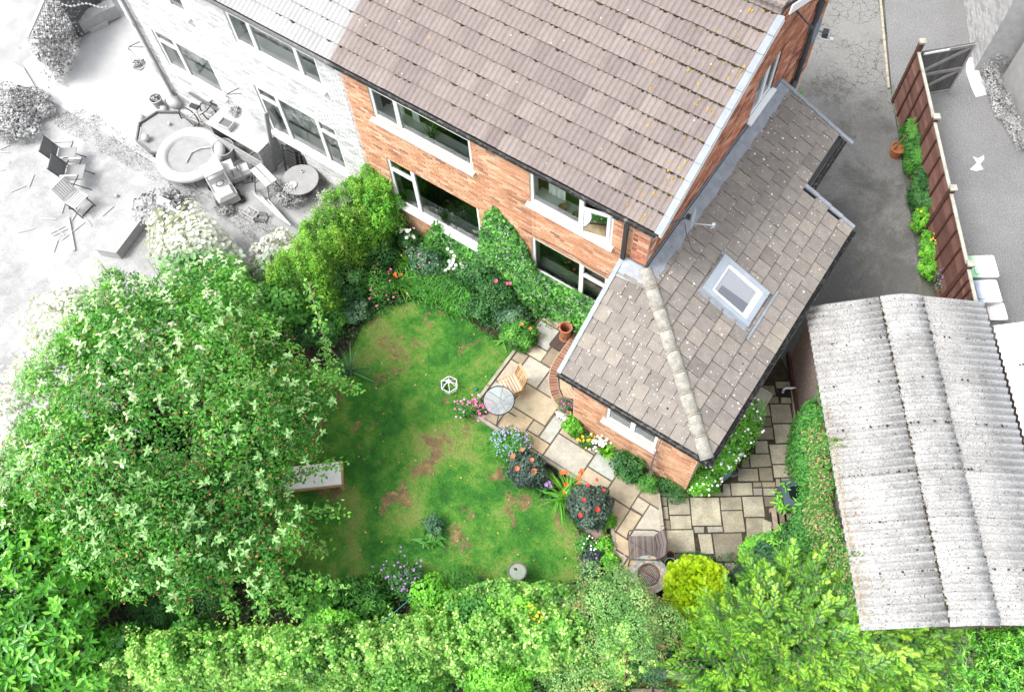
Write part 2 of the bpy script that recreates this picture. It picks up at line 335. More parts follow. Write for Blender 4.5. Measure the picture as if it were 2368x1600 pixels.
# own drive
def drive_mat():
    m = bpy.data.materials.new('drive_concrete'); m.use_nodes = True; nt = m.node_tree; L = nt.links; b = nt.nodes['Principled BSDF']
    p = nt.nodes.new('ShaderNodeNewGeometry').outputs['Position']
    sx = nt.nodes.new('ShaderNodeSeparateXYZ'); L.new(p, sx.inputs[0])
    f = mth(nt, 'ADD', mth(nt, 'ADD', mth(nt, 'MULTIPLY', nz(nt, .8, 8, .72, p, .5), .8), mth(nt, 'MULTIPLY', nz(nt, 7, 6, .8, p), .2)), mth(nt, 'MULTIPLY', mth(nt, 'SUBTRACT', sx.outputs['Y'], 16.5), .035))
    c = ramp(nt, maprange(nt, f, .36, .66), [(0, (.085, .085, .081)), (.35, (.125, .123, .115)), (.6, (.155, .152, .143)), (1, (.185, .185, .176))])
    blot = maprange(nt, nz(nt, 2.3, 6, .7, p), .58, .68); c = mixc(nt, mth(nt, 'MULTIPLY', blot, .6), c, (.075, .068, .045))
    v = nt.nodes.new('ShaderNodeTexVoronoi'); v.feature = 'DISTANCE_TO_EDGE'; v.inputs['Scale'].default_value = 4.5
    ds = nt.nodes.new('ShaderNodeVectorMath'); ds.operation = 'ADD'; nn = nt.nodes.new('ShaderNodeTexNoise'); nn.inputs['Scale'].default_value = 5; L.new(p, nn.inputs[0])
    sc2 = nt.nodes.new('ShaderNodeVectorMath'); sc2.operation = 'SCALE'; sc2.inputs['Scale'].default_value = .22; L.new(nn.outputs[1], sc2.inputs[0]); L.new(p, ds.inputs[0]); L.new(sc2.outputs[0], ds.inputs[1]); L.new(ds.outputs[0], v.inputs['Vector'])
    crk = mth(nt, 'LESS_THAN', v.outputs['Distance'], .028)
    far = mth(nt, 'MULTIPLY', maprange(nt, sx.outputs['Y'], 17.2, 18.6), maprange(nt, nz(nt, .9, 2, .5, p), .44, .5))
    c = mixc(nt, mth(nt, 'MULTIPLY', mth(nt, 'MULTIPLY', crk, far), .8), c, (.05, .04, .032))
    cm = nt.nodes.new('ShaderNodeVectorMath'); cm.operation = 'SCALE'; L.new(c, cm.inputs[0]); L.new(maprange(nt, nz(nt, 42, 6, .85, p), .25, .75, .5, 1.5), cm.inputs['Scale']); c = cm.outputs[0]
    L.new(c, b.inputs['Base Color']); b.inputs['Roughness'].default_value = .8
    bn = nt.nodes.new('ShaderNodeBump'); bn.inputs['Strength'].default_value = .5; bn.inputs['Distance'].default_value = .01; L.new(nz(nt, 80, 4, .8, p), bn.inputs['Height']); L.new(bn.outputs[0], b.inputs['Normal'])
    return m
M['drive'] = drive_mat()
sheet('driveway', [(-3.5, 5.5), (1.5, 5.8), (3.5, 10), (-1.68, 18.62), (-3.6, 21.9), (-6, 30), (-14, 30), (-14, 15.9), (-3.5, 15.9)], -.006, M['drive'])
M['ndrive'] = mat('bleached_tarmac', (.18, .18, .18), .95, n1=(.5, .14), n2=(42, .65), spots=((6, .05, (.4, .4, .4), .2), (13, .08, (.12, .12, .12), .3)), bump=(60, .8, .02))
sheet('neighbour_driveway', [(-1.68, 18.62), (-3.4, 21.9), (-6, 30), (10, 40), (16, 20), (6, 9), (4, 10.3)], -.002, M['ndrive'])
mb = MB()
for i in range(9):
    a = Vector((-1.95, 18.95, 0)).lerp(Vector((-3.75, 22.3, 0)), i/9); b_ = Vector((-1.95, 18.95, 0)).lerp(Vector((-3.75, 22.3, 0)), (i+.96)/9)
    mb.bar(a+Vector((0, 0, .02)), b_+Vector((0, 0, .02)), .06, .06)
mb.build('kerb_edging', mat('kerb_stone', (.33, .30, .24), .9, n1=(8, .25)), kind='structure')
M['patch'] = mat('pale_patch', (.5, .5, .5), .9, n1=(5, .06))
sheet('concrete_patch', [xy(at(x, y, 0, 'z8')) for x, y in ((1790, 530), (1860, 520), (1900, 590), (1905, 680), (1990, 800), (1975, 860), (1870, 885), (1830, 800), (1780, 650))], .003, M['patch'])
sheet('spilt_paint_patch', [xy(at(x, y, 0, 'z8')) for x, y in ((1840, 1420), (1890, 1440), (1945, 1410), (1945, 1450), (1910, 1490), (1940, 1540), (1870, 1555), (1815, 1540), (1880, 1480))], .003, M['patch'])

# ---------------------------------------------------------------- brick walls
def cells(u0, u1, z0, z1, holes):
    us = sorted({u0, u1, *[h[0] for h in holes], *[h[1] for h in holes]}); zs = sorted({z0, z1, *[h[2] for h in holes], *[h[3] for h in holes]})
    us = [u for u in us if u0 <= u <= u1]; zs = [z for z in zs if z0 <= z <= z1]
    for i in range(len(us)-1):
        for j in range(len(zs)-1):
            cu, cz = (us[i]+us[i+1])/2, (zs[j]+zs[j+1])/2
            if not any(h[0] < cu < h[1] and h[2] < cz < h[3] for h in holes): yield us[i], us[i+1], zs[j], zs[j+1]
def wall_backing(mb, u0, u1, z0, z1, holes, pl, depth=.28):
    for a, b, c, d in cells(u0, u1, z0, z1, holes):
        mb.add([pl(a, c, -.008), pl(b, c, -.008), pl(b, d, -.008), pl(a, d, -.008)], [(0, 1, 2, 3)])
        mb.add([pl(a, c, -depth), pl(b, c, -depth), pl(b, d, -depth), pl(a, d, -depth)], [(3, 2, 1, 0)])
    for a, b, c, d in list(holes)+[(u0, u1, z0, z1)]:
        for p, q in (((a, c), (b, c)), ((b, c), (b, d)), ((b, d), (a, d)), ((a, d), (a, c))):
            mb.add([pl(*p, -.008), pl(*q, -.008), pl(*q, -depth), pl(*p, -depth)], [(3, 2, 1, 0)])
def brick_list(u0, u1, z0, z1, holes, top=None):
    out = []; k = 0; z = z0; H = .075; Lb = .225
    while z < z1-.02:
        u = u0 - (Lb/2 if k % 2 else 0)
        while u < u1-.01:
            a, b = max(u, u0), min(u+Lb, u1); c, d = z, min(z+H, z1)
            if top is None or (c+d)/2 < top((a+b)/2):
                segs = [(a, b)]
                for h in holes:
                    if (c+d)/2 > h[2]-.0 and (c+d)/2 < h[3]:
                        ns = []
                        for s in segs:
                            if s[1] <= h[0] or s[0] >= h[1]: ns.append(s)
                            else:
                                if s[0] < h[0]: ns.append((s[0], h[0]))
                                if s[1] > h[1]: ns.append((h[1], s[1]))
                        segs = ns
                for s in segs:
                    if s[1]-s[0] > .03: out.append((s[0], s[1], c, d))
            u += Lb
        z += H; k += 1
    return out
BRV = [(-1, -1), (1, -1), (1, 1), (-1, 1)]
def brick_geo(mb, a, b, c, d, pl, t=None):
    g = .0065; a += g; b -= g; c += g; d -= g; e = random.uniform(-.002, .003)
    vs = [pl(a, c, -.01), pl(b, c, -.01), pl(b, d, -.01), pl(a, d, -.01), pl(a, c, e), pl(b, c, e), pl(b, d, e), pl(a, d, e)]
    mb.add(vs, [(4, 5, 6, 7), (0, 1, 5, 4), (1, 2, 6, 5), (2, 3, 7, 6), (3, 0, 4, 7)], t)
def lay_bricks(specs, nind, single_mat, joined_mat):
    """specs: (wall_object, brick list, placement, u-direction, normal, single-brick mesh factory)"""
    allb = []
    for wi, (wall, bl, pl, ex, nr) in enumerate(specs):
        for b in bl:
            c = Vector(pl((b[0]+b[1])/2, (b[2]+b[3])/2, 0)); d = (c-Vector((0, 0, CAMZ))).length
            full = b[1]-b[0] > .21 and b[3]-b[2] > .07
            allb.append((d if full else 1e9, wi, b))
    allb.sort(key=lambda q: q[0]); ind = allb[:nind]; rest = allb[nind:]
    sm = MB(); brick_geo(sm, -.1125, .1125, -.0375, .0375, lambda u, z, d: (u, -d, z), .5); bm_ = sm.mesh('brick'); bm_.materials.append(single_mat)
    for _, wi, b in ind:
        wall, bl, pl, ex, nr = specs[wi]; o = bpy.data.objects.new('brick', bm_); col.objects.link(o); o.parent = wall
        o.location = pl((b[0]+b[1])/2, (b[2]+b[3])/2, random.uniform(-.002, .002)); o.rotation_euler = (0, 0, math.atan2(ex[1], ex[0]))
    for wi, sp_ in enumerate(specs):
        mb = MB()
        for _, k, b in rest:
            if k == wi: brick_geo(mb, *b, sp_[2])
        if mb.n: mb.build('brickwork', joined_mat, sp_[0], kind='stuff')

def window(par, u0, u1, z0, z1, pl, mullions=(), transoms=(), mt=None, sill=True, room=True, open_pane=None, label=None, curt=None, pale=False):
    """frame set 30 mm back; mullions = u positions; transoms = (u_a, u_b, z)"""
    mt = mt or M['upvc']; fw = .065
    mb = MB()
    def bx(a, b, c, d, e0=-.09, e1=-.03):
        vs = [pl(x, z, e) for e in (e0, e1) for x, z in ((a, c), (b, c), (b, d), (a, d))]
        mb.add(vs, [(3, 2, 1, 0), (4, 5, 6, 7), (0, 1, 5, 4), (1, 2, 6, 5), (2, 3, 7, 6), (3, 0, 4, 7)])
    bx(u0, u0+fw, z0, z1); bx(u1-fw, u1, z0, z1); bx(u0+fw, u1-fw, z0, z0+fw+.02); bx(u0+fw, u1-fw, z1-fw, z1)
    for u in mullions: bx(u-.05, u+.05, z0+fw+.02, z1-fw, -.088, -.025)
    for a, b, z in transoms: bx(a, b, z-.045, z+.045, -.086, -.022)
    fr = mb.build('window', mt, par)
    if label: fr['label'] = label
    if sill:
        mb = MB(); s0, s1 = u0-.06, u1+.06
        vs = [pl(s0, z0-.04, -.02), pl(s1, z0-.04, -.02), pl(s1, z0-.05, .10), pl(s0, z0-.05, .10), pl(s0, z0, -.02), pl(s1, z0, -.02), pl(s1, z0-.012, .10), pl(s0, z0-.012, .10)]
        mb.add(vs, [(3, 2, 1, 0), (4, 5, 6, 7), (2, 3, 7, 6), (0, 1, 5, 4), (1, 2, 6, 5), (3, 0, 4, 7)])
        mb.build('sill', mt, fr)
    # panes between members
    xs = [u0+fw]+[x for u in mullions for x in (u-.05, u+.05)]+[u1-fw]
    for i in range(0, len(xs), 2):
        a, b = xs[i], xs[i+1]; zt = [z for (ta, tb, z) in transoms if ta <= (a+b)/2 <= tb]; zz = [z0+fw+.02]+[q for z in zt for q in (z-.045, z+.045)]+[z1-fw]
        for j in range(0, len(zz), 2):
            if open_pane is not None and i//2 == open_pane: continue
            c, d = zz[j], zz[j+1]; mb = MB()
            mb.add([pl(a, c, -.055), pl(b, c, -.055), pl(b, d, -.055), pl(a, d, -.055)], [(0, 1, 2, 3)]); mb.build('pane', M['glass'], fr)
    if room:
        mb = MB(); D = -.50 if pale else -1.6  # pale: shallow backing close behind the glass so it catches light
        a, b, c, d = u0-.3, u1+.3, z0-.9, z1+.05
        P_ = [pl(x, z, e) for e in (-.285, D) for x, z in ((a, c), (b, c), (b, d), (a, d))]
        mb.add(P_, [(4, 5, 6, 7), (0, 1, 5, 4), (1, 2, 6, 5), (2, 3, 7, 6), (3, 0, 4, 7)]); mb.build('room_interior', M['pale_backing'] if pale else M['dark'], par)
        mb = MB(); vs = [pl(x, z, e) for e in (-.42, -.095) for x, z in ((u0, z0-.02), (u1, z0-.02), (u1, z0+.02), (u0, z0+.02))]
        mb.add(vs, [(3, 2, 1, 0), (4, 5, 6, 7), (0, 1, 5, 4), (1, 2, 6, 5), (2, 3, 7, 6), (3, 0, 4, 7)])
        for u in (u0, u1): 
            s = .008 if u == u0 else -.008
            vs = [pl(u+s, z0+.02, -.28), pl(u+s, z0+.02, -.095), pl(u+s, z1, -.095), pl(u+s, z1, -.28)]; mb.add(vs, [(0, 1, 2, 3)])
        mb.build('inner_sill', M['sillin'], par)
    if curt:
        for a, b in curt:
            mb = MB(); n = 14; vs = []; fs = []
            for k in range(n+1):
                u = a+(b-a)*k/n; e = -.36+.025*math.sin(k*2.4)
                vs += [pl(u, z0+.05, e), pl(u, z1, e)]
            for k in range(n): fs.append((2*k, 2*k+2, 2*k+3, 2*k+1))
            mb.add(vs, fs); mb.build('curtain', M['curtain'], fr)
    return fr

YW = 8.55; XC = -3.52; XP = -10.75; ZE = 5.45
rear = lambda u, z, d: (u, YW-d, z)
house = empty('brick_house', (-7, 12, 0), 0, 'orange brick semi-detached house with brown tiled roof and single-storey wraparound extension', 'house', 'pair of semi-detached houses')
nhouse = empty('brick_house', (-14, 12, 0), 0, 'bleached pale attached house on the left above the cluttered white patio', 'house', 'pair of semi-detached houses')
house.location = nhouse.location = (0, 0, 0)
H1 = [(-10.04, -7.53, 4.10, 5.02), (-10.02, -7.53, 1.14, 2.79), (-6.15, -4.30, 4.08, 5.06), (-6.15, -4.30, 1.50, 2.83)]
H2 = [(-13.92, -11.40, 4.10, 5.02), (-13.95, -11.50, 1.14, 2.74), (-17.35, -15.38, 4.08, 5.02), (-17.32, -15.38, 1.44, 2.72)]
def wall_obj(par, name, args, mt, parts):
    mb = MB()
    for p in parts: wall_backing(mb, *p)
    return mb.build(name, mt, par)
w1 = wall_obj(house, 'rear_wall', None, M['mortar'], [(XP, XC, -.1, ZE, H1, rear)])
w2 = wall_obj(nhouse, 'rear_wall', None, M['mortar'], [(-18.1, XP, -.1, ZE, H2, rear)])
YX = 6.45; ext = lambda u, z, d: (u, YX-d, z); HX = [(-2.96, -1.80, 1.48, 2.46)]
w3 = wall_obj(house, 'extension_wall', None, M['mortar'], [(-3.72, -.92, -.1, 2.72, HX, ext)])
gab = lambda u, z, d: (XC+d, u, z)
rooft = lambda y: ZE+.07+min(y-8.4, 16.0-y)*math.tan(R(27.5))-.12
b1 = brick_list(XP, XC-.33, 0, ZE, H1); b2 = brick_list(-18.1, XP, 0, ZE, H2); b3 = brick_list(-3.72, -.92, 0, 2.72, HX)
lay_bricks([(w1, b1, rear, (1, 0), None), (w3, b3, ext, (1, 0), None)], 300, M['brick_o'], M['brick'])
lay_bricks([(w2, b2, rear, (1, 0), None)], 300, M['brick_o'], M['brick'])
# redder pier that turns the corner, and the gable
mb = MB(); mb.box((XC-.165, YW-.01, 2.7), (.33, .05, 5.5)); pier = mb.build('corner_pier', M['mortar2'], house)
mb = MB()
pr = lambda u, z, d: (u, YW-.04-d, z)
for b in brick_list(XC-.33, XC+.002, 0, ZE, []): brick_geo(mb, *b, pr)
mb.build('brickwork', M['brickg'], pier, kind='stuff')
mb = MB(); ys = [8.52, 8.9, 12.2, 15.5, 15.95]
gpts = [(8.52, -.1), (15.95, -.1), (15.95, rooft(15.95)), (12.2, rooft(12.2)), (8.52, rooft(8.52))]
GH = [(12.55, 13.55, 4.15, 5.35)]
for a, b, c, d in cells(8.52, 15.95, -.1, 5.4, GH): mb.add([gab(a, c, -.008), gab(b, c, -.008), gab(b, d, -.008), gab(a, d, -.008)], [(0, 1, 2, 3)])
mb.add([gab(u, z, -.008) for u, z in ((8.52, 5.4), (15.95, 5.4), (15.95, rooft(15.95)), (12.2, rooft(12.2)), (8.52, rooft(8.52)))], [(0, 1, 2, 3, 4)])
mb.add([(XC-.01, 15.95, -.1), (-18.1, 15.95, -.1), (-18.1, 15.95, 5.4), (XC-.01, 15.95, 5.4)], [(0, 1, 2, 3)])
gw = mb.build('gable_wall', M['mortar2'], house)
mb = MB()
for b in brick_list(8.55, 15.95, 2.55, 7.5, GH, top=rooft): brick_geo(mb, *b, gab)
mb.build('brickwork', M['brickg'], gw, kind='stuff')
# windows
window(house, *H1[0], rear, mullions=(-9.38,), curt=[(-9.72, -9.5), (-9.3, -9.1)], label='wide first-floor window with a potted plant inside')
window(house, *H1[1], rear, mullions=(-9.33,), transoms=((-9.95, -9.38, 2.40),), label='large ground-floor window with flowers on the inner sill')
wo2 = window(house, *H1[2], rear, mullions=(-5.0,), open_pane=1, curt=[(-5.95, -5.55)], label='first-floor window with its right casement open')
window(house, *H1[3], rear, mullions=(-4.93,), transoms=((-4.88, -4.36, 2.42),))
window(house, *HX[0], ext, mullions=(-2.36,), label='two-pane extension window')
window(nhouse, *H2[0], rear, mullions=(-13.3, -12.0), mt=M['upvc_n'], pale=True); window(nhouse, *H2[1], rear, mullions=(-13.3, -12.08), transoms=((-13.9, -13.35, 2.38), (-12.03, -11.55, 2.38)), mt=M['upvc_n'], pale=True)
window(nhouse, *H2[2], rear, mullions=(-15.95,), mt=M['upvc_n'], pale=True); window(nhouse, *H2[3], rear, mullions=(-16.6,), transoms=((-17.27, -16.65, 2.38),), mt=M['upvc_n'], pale=True)
gfr = window(house, *GH[0], gab, mullions=(13.05,), label='narrow white window in the gable wall')
# open casement, hinged on its right and swung out
mb = MB(); hu = -4.36; cw = .58; ang = R(13); zz0, zz1 = 4.15, 5.0
def cas(u, z, d): return (hu-(u*math.cos(ang))+d*math.sin(ang)*0, YW+.03-u*math.sin(ang)-d, z)
for a, b, c, d in ((0, .06, zz0, zz1), (cw-.06, cw, zz0, zz1), (.06, cw-.06, zz0, zz0+.06), (.06, cw-.06, zz1-.06, zz1)):
    vs = [cas(x, z, e) for e in (-.02, .03) for x, z in ((a, c), (b, c), (b, d), (a, d))]
    mb.add(vs, [(3, 2, 1, 0), (4, 5, 6, 7), (0, 1, 5, 4), (1, 2, 6, 5), (2, 3, 7, 6), (3, 0, 4, 7)])
cs = mb.build('open_casement', M['upvc'], wo2)
mb = MB(); mb.add([cas(x, z, .005) for x, z in ((.06, zz0+.06), (cw-.06, zz0+.06), (cw-.06, zz1-.06), (.06, zz1-.06))], [(0, 1, 2, 3)]); mb.build('open_casement_pane', M['glass'], wo2)

# ---------------------------------------------------------------- main roof: profiled tiles
TH = R(27.5); ct, st = math.cos(TH), math.sin(TH); E0 = Vector((0, 8.40, 5.50)); GA = .345; TWd = .33; NR = 12
def slope_pt(x, s, h, back=False):
    y = 8.40+s*ct-h*st; z = 5.50+s*st+h*ct
    return (x, 24.44-y if back else y, z)
prof = []
for k in range(3):
    b = k*.11
    prof += [(b, .0), (b+.022, .001), (b+.04, .011), (b+.056, .017), (b+.072, .011), (b+.09, .001)]
prof.append((.33, .0))
def tile_mesh_data():
    mb = MB(); vs = []; L_ = GA+.05
    for x, h in prof: vs += [(x-.165, 0, h+.046), (x-.165, L_, h+.006), (x-.165, 0, h+.006)]
    fs = []
    n = len(prof)
    for i in range(n-1):
        a, b = i*3, (i+1)*3; fs.append((a, b, b+1, a+1)); fs.append((a+2, b+2, b, a))
    fs.append((2, 0, 1)); fs.append(((n-1)*3+1, (n-1)*3, (n-1)*3+2))
    mb.add(vs, fs, .5); return mb
tmd = tile_mesh_data(); tile_me = tmd.mesh('roof_tile'); tile_me.materials.append(M['tile_o']); M['butt'] = mat('tile_butt_grime_shade', (.035, .028, .022), 1, n1=(12, .6)); tile_me.materials.append(M['butt'])  # butt faces painted dark: course shadow line together with mossy dirt
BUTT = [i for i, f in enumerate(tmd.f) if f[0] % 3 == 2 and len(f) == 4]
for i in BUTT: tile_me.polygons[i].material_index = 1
def roof(par, x0, x1):
    mb = MB()
    for bk in (False, True):
        p = [slope_pt(x0, 0, 0, bk), slope_pt(x1, 0, 0, bk), slope_pt(x1, NR*GA+.15, 0, bk), slope_pt(x0, NR*GA+.15, 0, bk)]
        q = [(a, b, c-.08) for a, b, c in p]; mb.add(p+q, [(0, 1, 2, 3), (7, 6, 5, 4), (0, 4, 5, 1), (1, 5, 6, 2), (3, 7, 4, 0)])
    rf = mb.build('roof', M['black'], par)
    lst = []; nc = int(round((x1-x0)/TWd)); tw = (x1-x0)/nc
    for r in range(NR+1):
        for c in range(nc): lst.append((x0+(c+.5)*tw, r*GA, r, c))
    lst.sort(key=lambda q: (Vector(slope_pt(q[0], q[1], 0))-Vector((0, 0, CAMZ))).length)
    vis = lst[:300]; rest = lst[300:]
    for x, s, r, c in vis:
        o = bpy.data.objects.new('roof_tile', tile_me); col.objects.link(o); o.parent = rf
        o.location = slope_pt(x, s-.012+random.uniform(-.004, .004), .006); o.rotation_euler = (TH, random.uniform(-.004, .004), 0); o.scale = (tw/TWd, 1, 1)
    V = []; F = []; T = []; b = 0; tv = np.array(tmd.v); 
    mb = MB()
    for bk in (False, True):
        for x, s, r, c in (lst if bk else rest):
            vs = [slope_pt(x+v[0]*tw/TWd, s-.012+v[1], v[2]+.006, bk) for v in tmd.v]; mb.add(vs, tmd.f, random.random())
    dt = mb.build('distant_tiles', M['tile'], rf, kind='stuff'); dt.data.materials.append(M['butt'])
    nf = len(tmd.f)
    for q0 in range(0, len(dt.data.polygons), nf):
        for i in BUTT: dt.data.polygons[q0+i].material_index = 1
    mb = MB()       # ridge
    n = int((x1-x0)/.45)
    for i in range(n):
        a = x0+(x1-x0)*i/n; pts = []
        vs = []; fs = []
        for k in range(9):
            an = math.pi*k/8; vs += [(a, 12.22-.13*math.cos(an), 5.50+NR*GA*st+.02+.11*math.sin(an)), (a+(x1-x0)/n*.99, 12.22-.13*math.cos(an), 5.52+NR*GA*st+.02+.11*math.sin(an))]
        for k in range(8): fs.append((2*k, 2*k+1, 2*k+3, 2*k+2))
        mb.add(vs, fs)
    mb.build('ridge_tiles', M['tile'], rf)
    # gutter and fascia
    mb = MB(); prof2 = [(math.cos(a)*.06, math.sin(a)*.055) for a in [math.pi+math.pi*k/6 for k in range(7)]]; 
    for off, rr in ((0, 1), (0, .86)):
        vs = []; fs = []
        for x in (x0, x1):
            for py, pz in prof2: vs.append((x, 8.36+py*rr, 5.455+pz*rr))
        n = len(prof2)
        for k in range(n-1): fs.append((k, k+1, n+k+1, n+k) if rr == 1 else (n+k, n+k+1, k+1, k))
        mb.add(vs, fs)
    mb.bar((x0, 8.30, 5.455), (x1, 8.30, 5.455), .012, .012); mb.bar((x0, 8.42, 5.455), (x1, 8.42, 5.455), .012, .012)
    g = mb.build('gutter', M['gutter'], rf)
    mb = MB(); mb.box(((x0+x1)/2, 8.47, 5.40), (x1-x0, .03, .2)); mb.box(((x0+x1)/2, 8.51, 5.32), (x1-x0, .09, .02)); mb.build('fascia', M['black'], par)
    mb = MB()       # moss in the butt joints
    for _ in range(int(420*(x1-x0)/7.4)):
        r = random.randint(1, NR); x = random.uniform(x0, x1); s = r*GA-.02; c = Vector(slope_pt(x, s, .02)); q = random.uniform(.010, .026)*random.choice((1, 1, 1.7))
        mb.add([c+Vector(d)*q for d in ((1.8, 0, 0), (0, 1, 0), (-1.8, 0, 0), (0, -1, 0), (0, 0, 1))], [(0, 1, 4), (1, 2, 4), (2, 3, 4), (3, 0, 4)])
    mb.build('moss', M['moss'], rf, kind='stuff')
    return rf, g
rf1, gut1 = roof(house, XP, -3.36)
rf2, gut2 = roof(nhouse, -18.25, XP)
for r in range(NR):      # dry verge units and barge board
    mb = MB(); a = slope_pt(-3.33, r*GA-.03, .05); b = slope_pt(-3.33, (r+1)*GA, .025)
    mb.bar(a, b, .13, .03, upv=(0, -st, ct)); mb.build('verge_cap', M['verge'], rf1)
mb = MB(); mb.bar(slope_pt(-3.285, -.05, -.06), slope_pt(-3.285, NR*GA, -.06), .025, .17, upv=(0, -st, ct)); mb.bar(slope_pt(-3.285, -.05, -.06, True), slope_pt(-3.285, NR*GA, -.06, True), .025, .17, upv=(0, st, ct)); mb.build('barge_board', M['upvc'], rf1)
# white soffit behind
mb = MB(); mb.bar(slope_pt(-3.40, 0, -.10), slope_pt(-3.40, NR*GA, -.10), .2, .02, upv=(0, -st, ct)); mb.build('soffit', M['upvc'], rf1)

# ---------------------------------------------------------------- extension roof: flat interlocking tiles
HZ0, HZ1 = 2.78, 4.0
P0 = Vector((-.76, 6.33, HZ0)); P1 = Vector((-3.5, 8.50, HZ1))
rs = (HZ1-HZ0)/(8.50-6.33); ss = (HZ1-HZ0)/(-.75+3.5)
def rear_s(u, v, h=0): n = Vector((0, -rs, 1)).normalized(); return Vector((u, v, HZ0+(v-6.33)*rs))+n*h
def side_s(u, v, h=0): n = Vector((ss, 0, 1)).normalized(); return Vector((v, u, HZ0+(-.75-v)*ss))+n*h    # u = y, v = x
hip_n = Vector((P1.y-P0.y, -(P1.x-P0.x)))   # plan normal of hip; side slope where positive
hc = hip_n.dot(Vector((P0.x, P0.y)))
roofx = MB()
rp = [(-3.98, 6.33), (-.76, 6.33), (-3.5, 8.50), (-3.98, 8.50)]
sp_ = [(-.75, 6.33), (-.75, 12.35), (-1.87, 12.35), (-1.87, 13.95), (-3.5, 13.95), (-3.5, 8.50)]
V1 = [rear_s(x, y) for x, y in rp]; V2 = [side_s(y, x) for x, y in sp_]
for V_ in (V1, V2):
    n = len(V_); roofx.add(V_+[v-Vector((0, 0, .1)) for v in V_], [tuple(range(n)), tuple(range(n, 2*n))[::-1]]+[(i, n+i, n+(i+1) % n, (i+1) % n) for i in range(n)])
rfx = roofx.build('extension_roof', M['black'], house)
def flat_tile(poly, f, rowdir, gauge_lo, thick, mb, t=None):
    # poly in plan (x,y); tile lifted at lower edge
    top = []; bot = []
    for x, y in poly:
        lift = rowdir(x, y)
        top.append(f(x, y, .012+thick*(1-lift)+.012)); bot.append(f(x, y, .004))
    n = len(poly); mb.add(top+bot, [tuple(range(n))]+[(i, n+i, n+(i+1) % n, (i+1) % n) for i in range(n)], t)
def tile_field(outline, f, axis, start, gauge, width, n_rows, uoff0, urange, hipside, label):
    out = []
    for r in range(n_rows):
        lo = start+(gauge*r if axis == 'y' else -gauge*r); hi = lo+(gauge if axis == 'y' else -gauge)
        u = urange[0]+(0 if r % 2 == 0 else width/2)-width; 
        while u < urange[1]:
            a, b = max(u, urange[0])+.005, min(u+width, urange[1])-.005
            if b-a > .03:
                q = [(a, lo), (b, lo), (b, hi), (a, hi)] if axis == 'y' else [(lo, a), (lo, b), (hi, b), (hi, a)]
                out.append((q, lo, hi))
            u += width
    return out
def area(p): return abs(sum(p[i][0]*p[(i+1) % len(p)][1]-p[(i+1) % len(p)][0]*p[i][1] for i in range(len(p))))/2
def lay_tiles(fields):
    for (lst, f, axis, clips, full) in fields:
        for q, lo, hi in lst:
            p = q
            for n, c in clips:
                p = clip(p, n, c)
                if len(p) < 3: break
            if len(p) < 3 or area(p) < .002: continue
            sg = sum(p[i][0]*p[(i+1) % len(p)][1]-p[(i+1) % len(p)][0]*p[i][1] for i in range(len(p)))
            if sg < 0: p = p[::-1]
            mb = MB(); k = 1 if axis == 'y' else 0; e = random.uniform(-.003, .003)
            flat_tile(p, lambda x, y, h: f(x, y, h+e), lambda x, y: (( (x, y)[k]-lo)/(hi-lo)), None, .032, mb, .5)
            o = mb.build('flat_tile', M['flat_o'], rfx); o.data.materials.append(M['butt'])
            for pf in list(o.data.polygons)[1:]: pf.material_index = 1  # edge faces coloured dark for joint dirt and the shadow between rows
frs = lambda x, y, h: rear_s(x, y, h)
fss = lambda x, y, h: side_s(y, x, h)
gr_ = (8.50-6.33)/8; gs_ = (3.5-.75)/9
A = tile_field(None, None, 'y', 6.32, gr_, .30, 8, 0, (-3.96, -.7), None, None)
hn = (hip_n.x, hip_n.y)
sgn = 1 if hn[0]*(-3.9)+hn[1]*6.4 < hc else -1     # rear side sign
B = tile_field(None, None, 'x', -.74, gs_, .32, 9, 0, (6.33, 13.93), None, None)
lay_tiles([(A, frs, 'y', [((hn[0]*sgn, hn[1]*sgn), hc*sgn-.02)], .3)])
B1 = [b for b in B if True]
def side_clip():
    out = []
    for q, lo, hi in B:
        ym = sum(p[1] for p in q)/4; xm = sum(p[0] for p in q)/4
        if ym > 12.35 and xm > -1.87: continue
        out.append((q, lo, hi))
    return out
lay_tiles([(side_clip(), fss, 'x', [((-hn[0]*sgn, -hn[1]*sgn), -hc*sgn-.02)], .3)])
# hip ridge
d = P1-P0; nrt = 9
for i in range(nrt):
    a = P0+d*(i/nrt)+Vector((0, 0, .015)); b = P0+d*((i+1.0)/nrt)+Vector((0, 0, .03)); mb = MB(); ax = d.normalized(); x = ax.cross(Vector((0, 0, 1))).normalized(); z = x.cross(ax); vs = []; fs = []
    if z.z < 0: z = -z
    wob = random.uniform(-.006, .006)
    for p, rr in ((a, .135), (b, .128)):
        for k in range(11):
            an = math.pi*k/10; vs.append(p+x*(math.cos(an)*rr+wob)+z*(math.sin(an)*rr*.75-.02))
    n = 11
    for k in range(10): fs.append((k, k+1, n+k+1, n+k))
    vs += [a, ]; fs += [(k+1, k, 22) for k in range(10)]
    mb.add(vs, fs); mb.build('ridge_tile', M['ridge'], rfx, smooth=True)
M['render'] = mat('cement', (.34, .29, .2), 1, n1=(15, .3))
mb = MB()
for i in range(1, nrt):
    p = P0+d*(i/nrt); x = d.normalized().cross(Vector((0, 0, 1))).normalized(); pts = [p+x*(math.cos(math.pi*k/8)*.14)+Vector((0, 0, math.sin(math.pi*k/8)*.108+.01)) for k in range(9)]; mb.tube(pts, .009, 5)
mb.build('ridge_joint_mortar', M['render'], rfx)
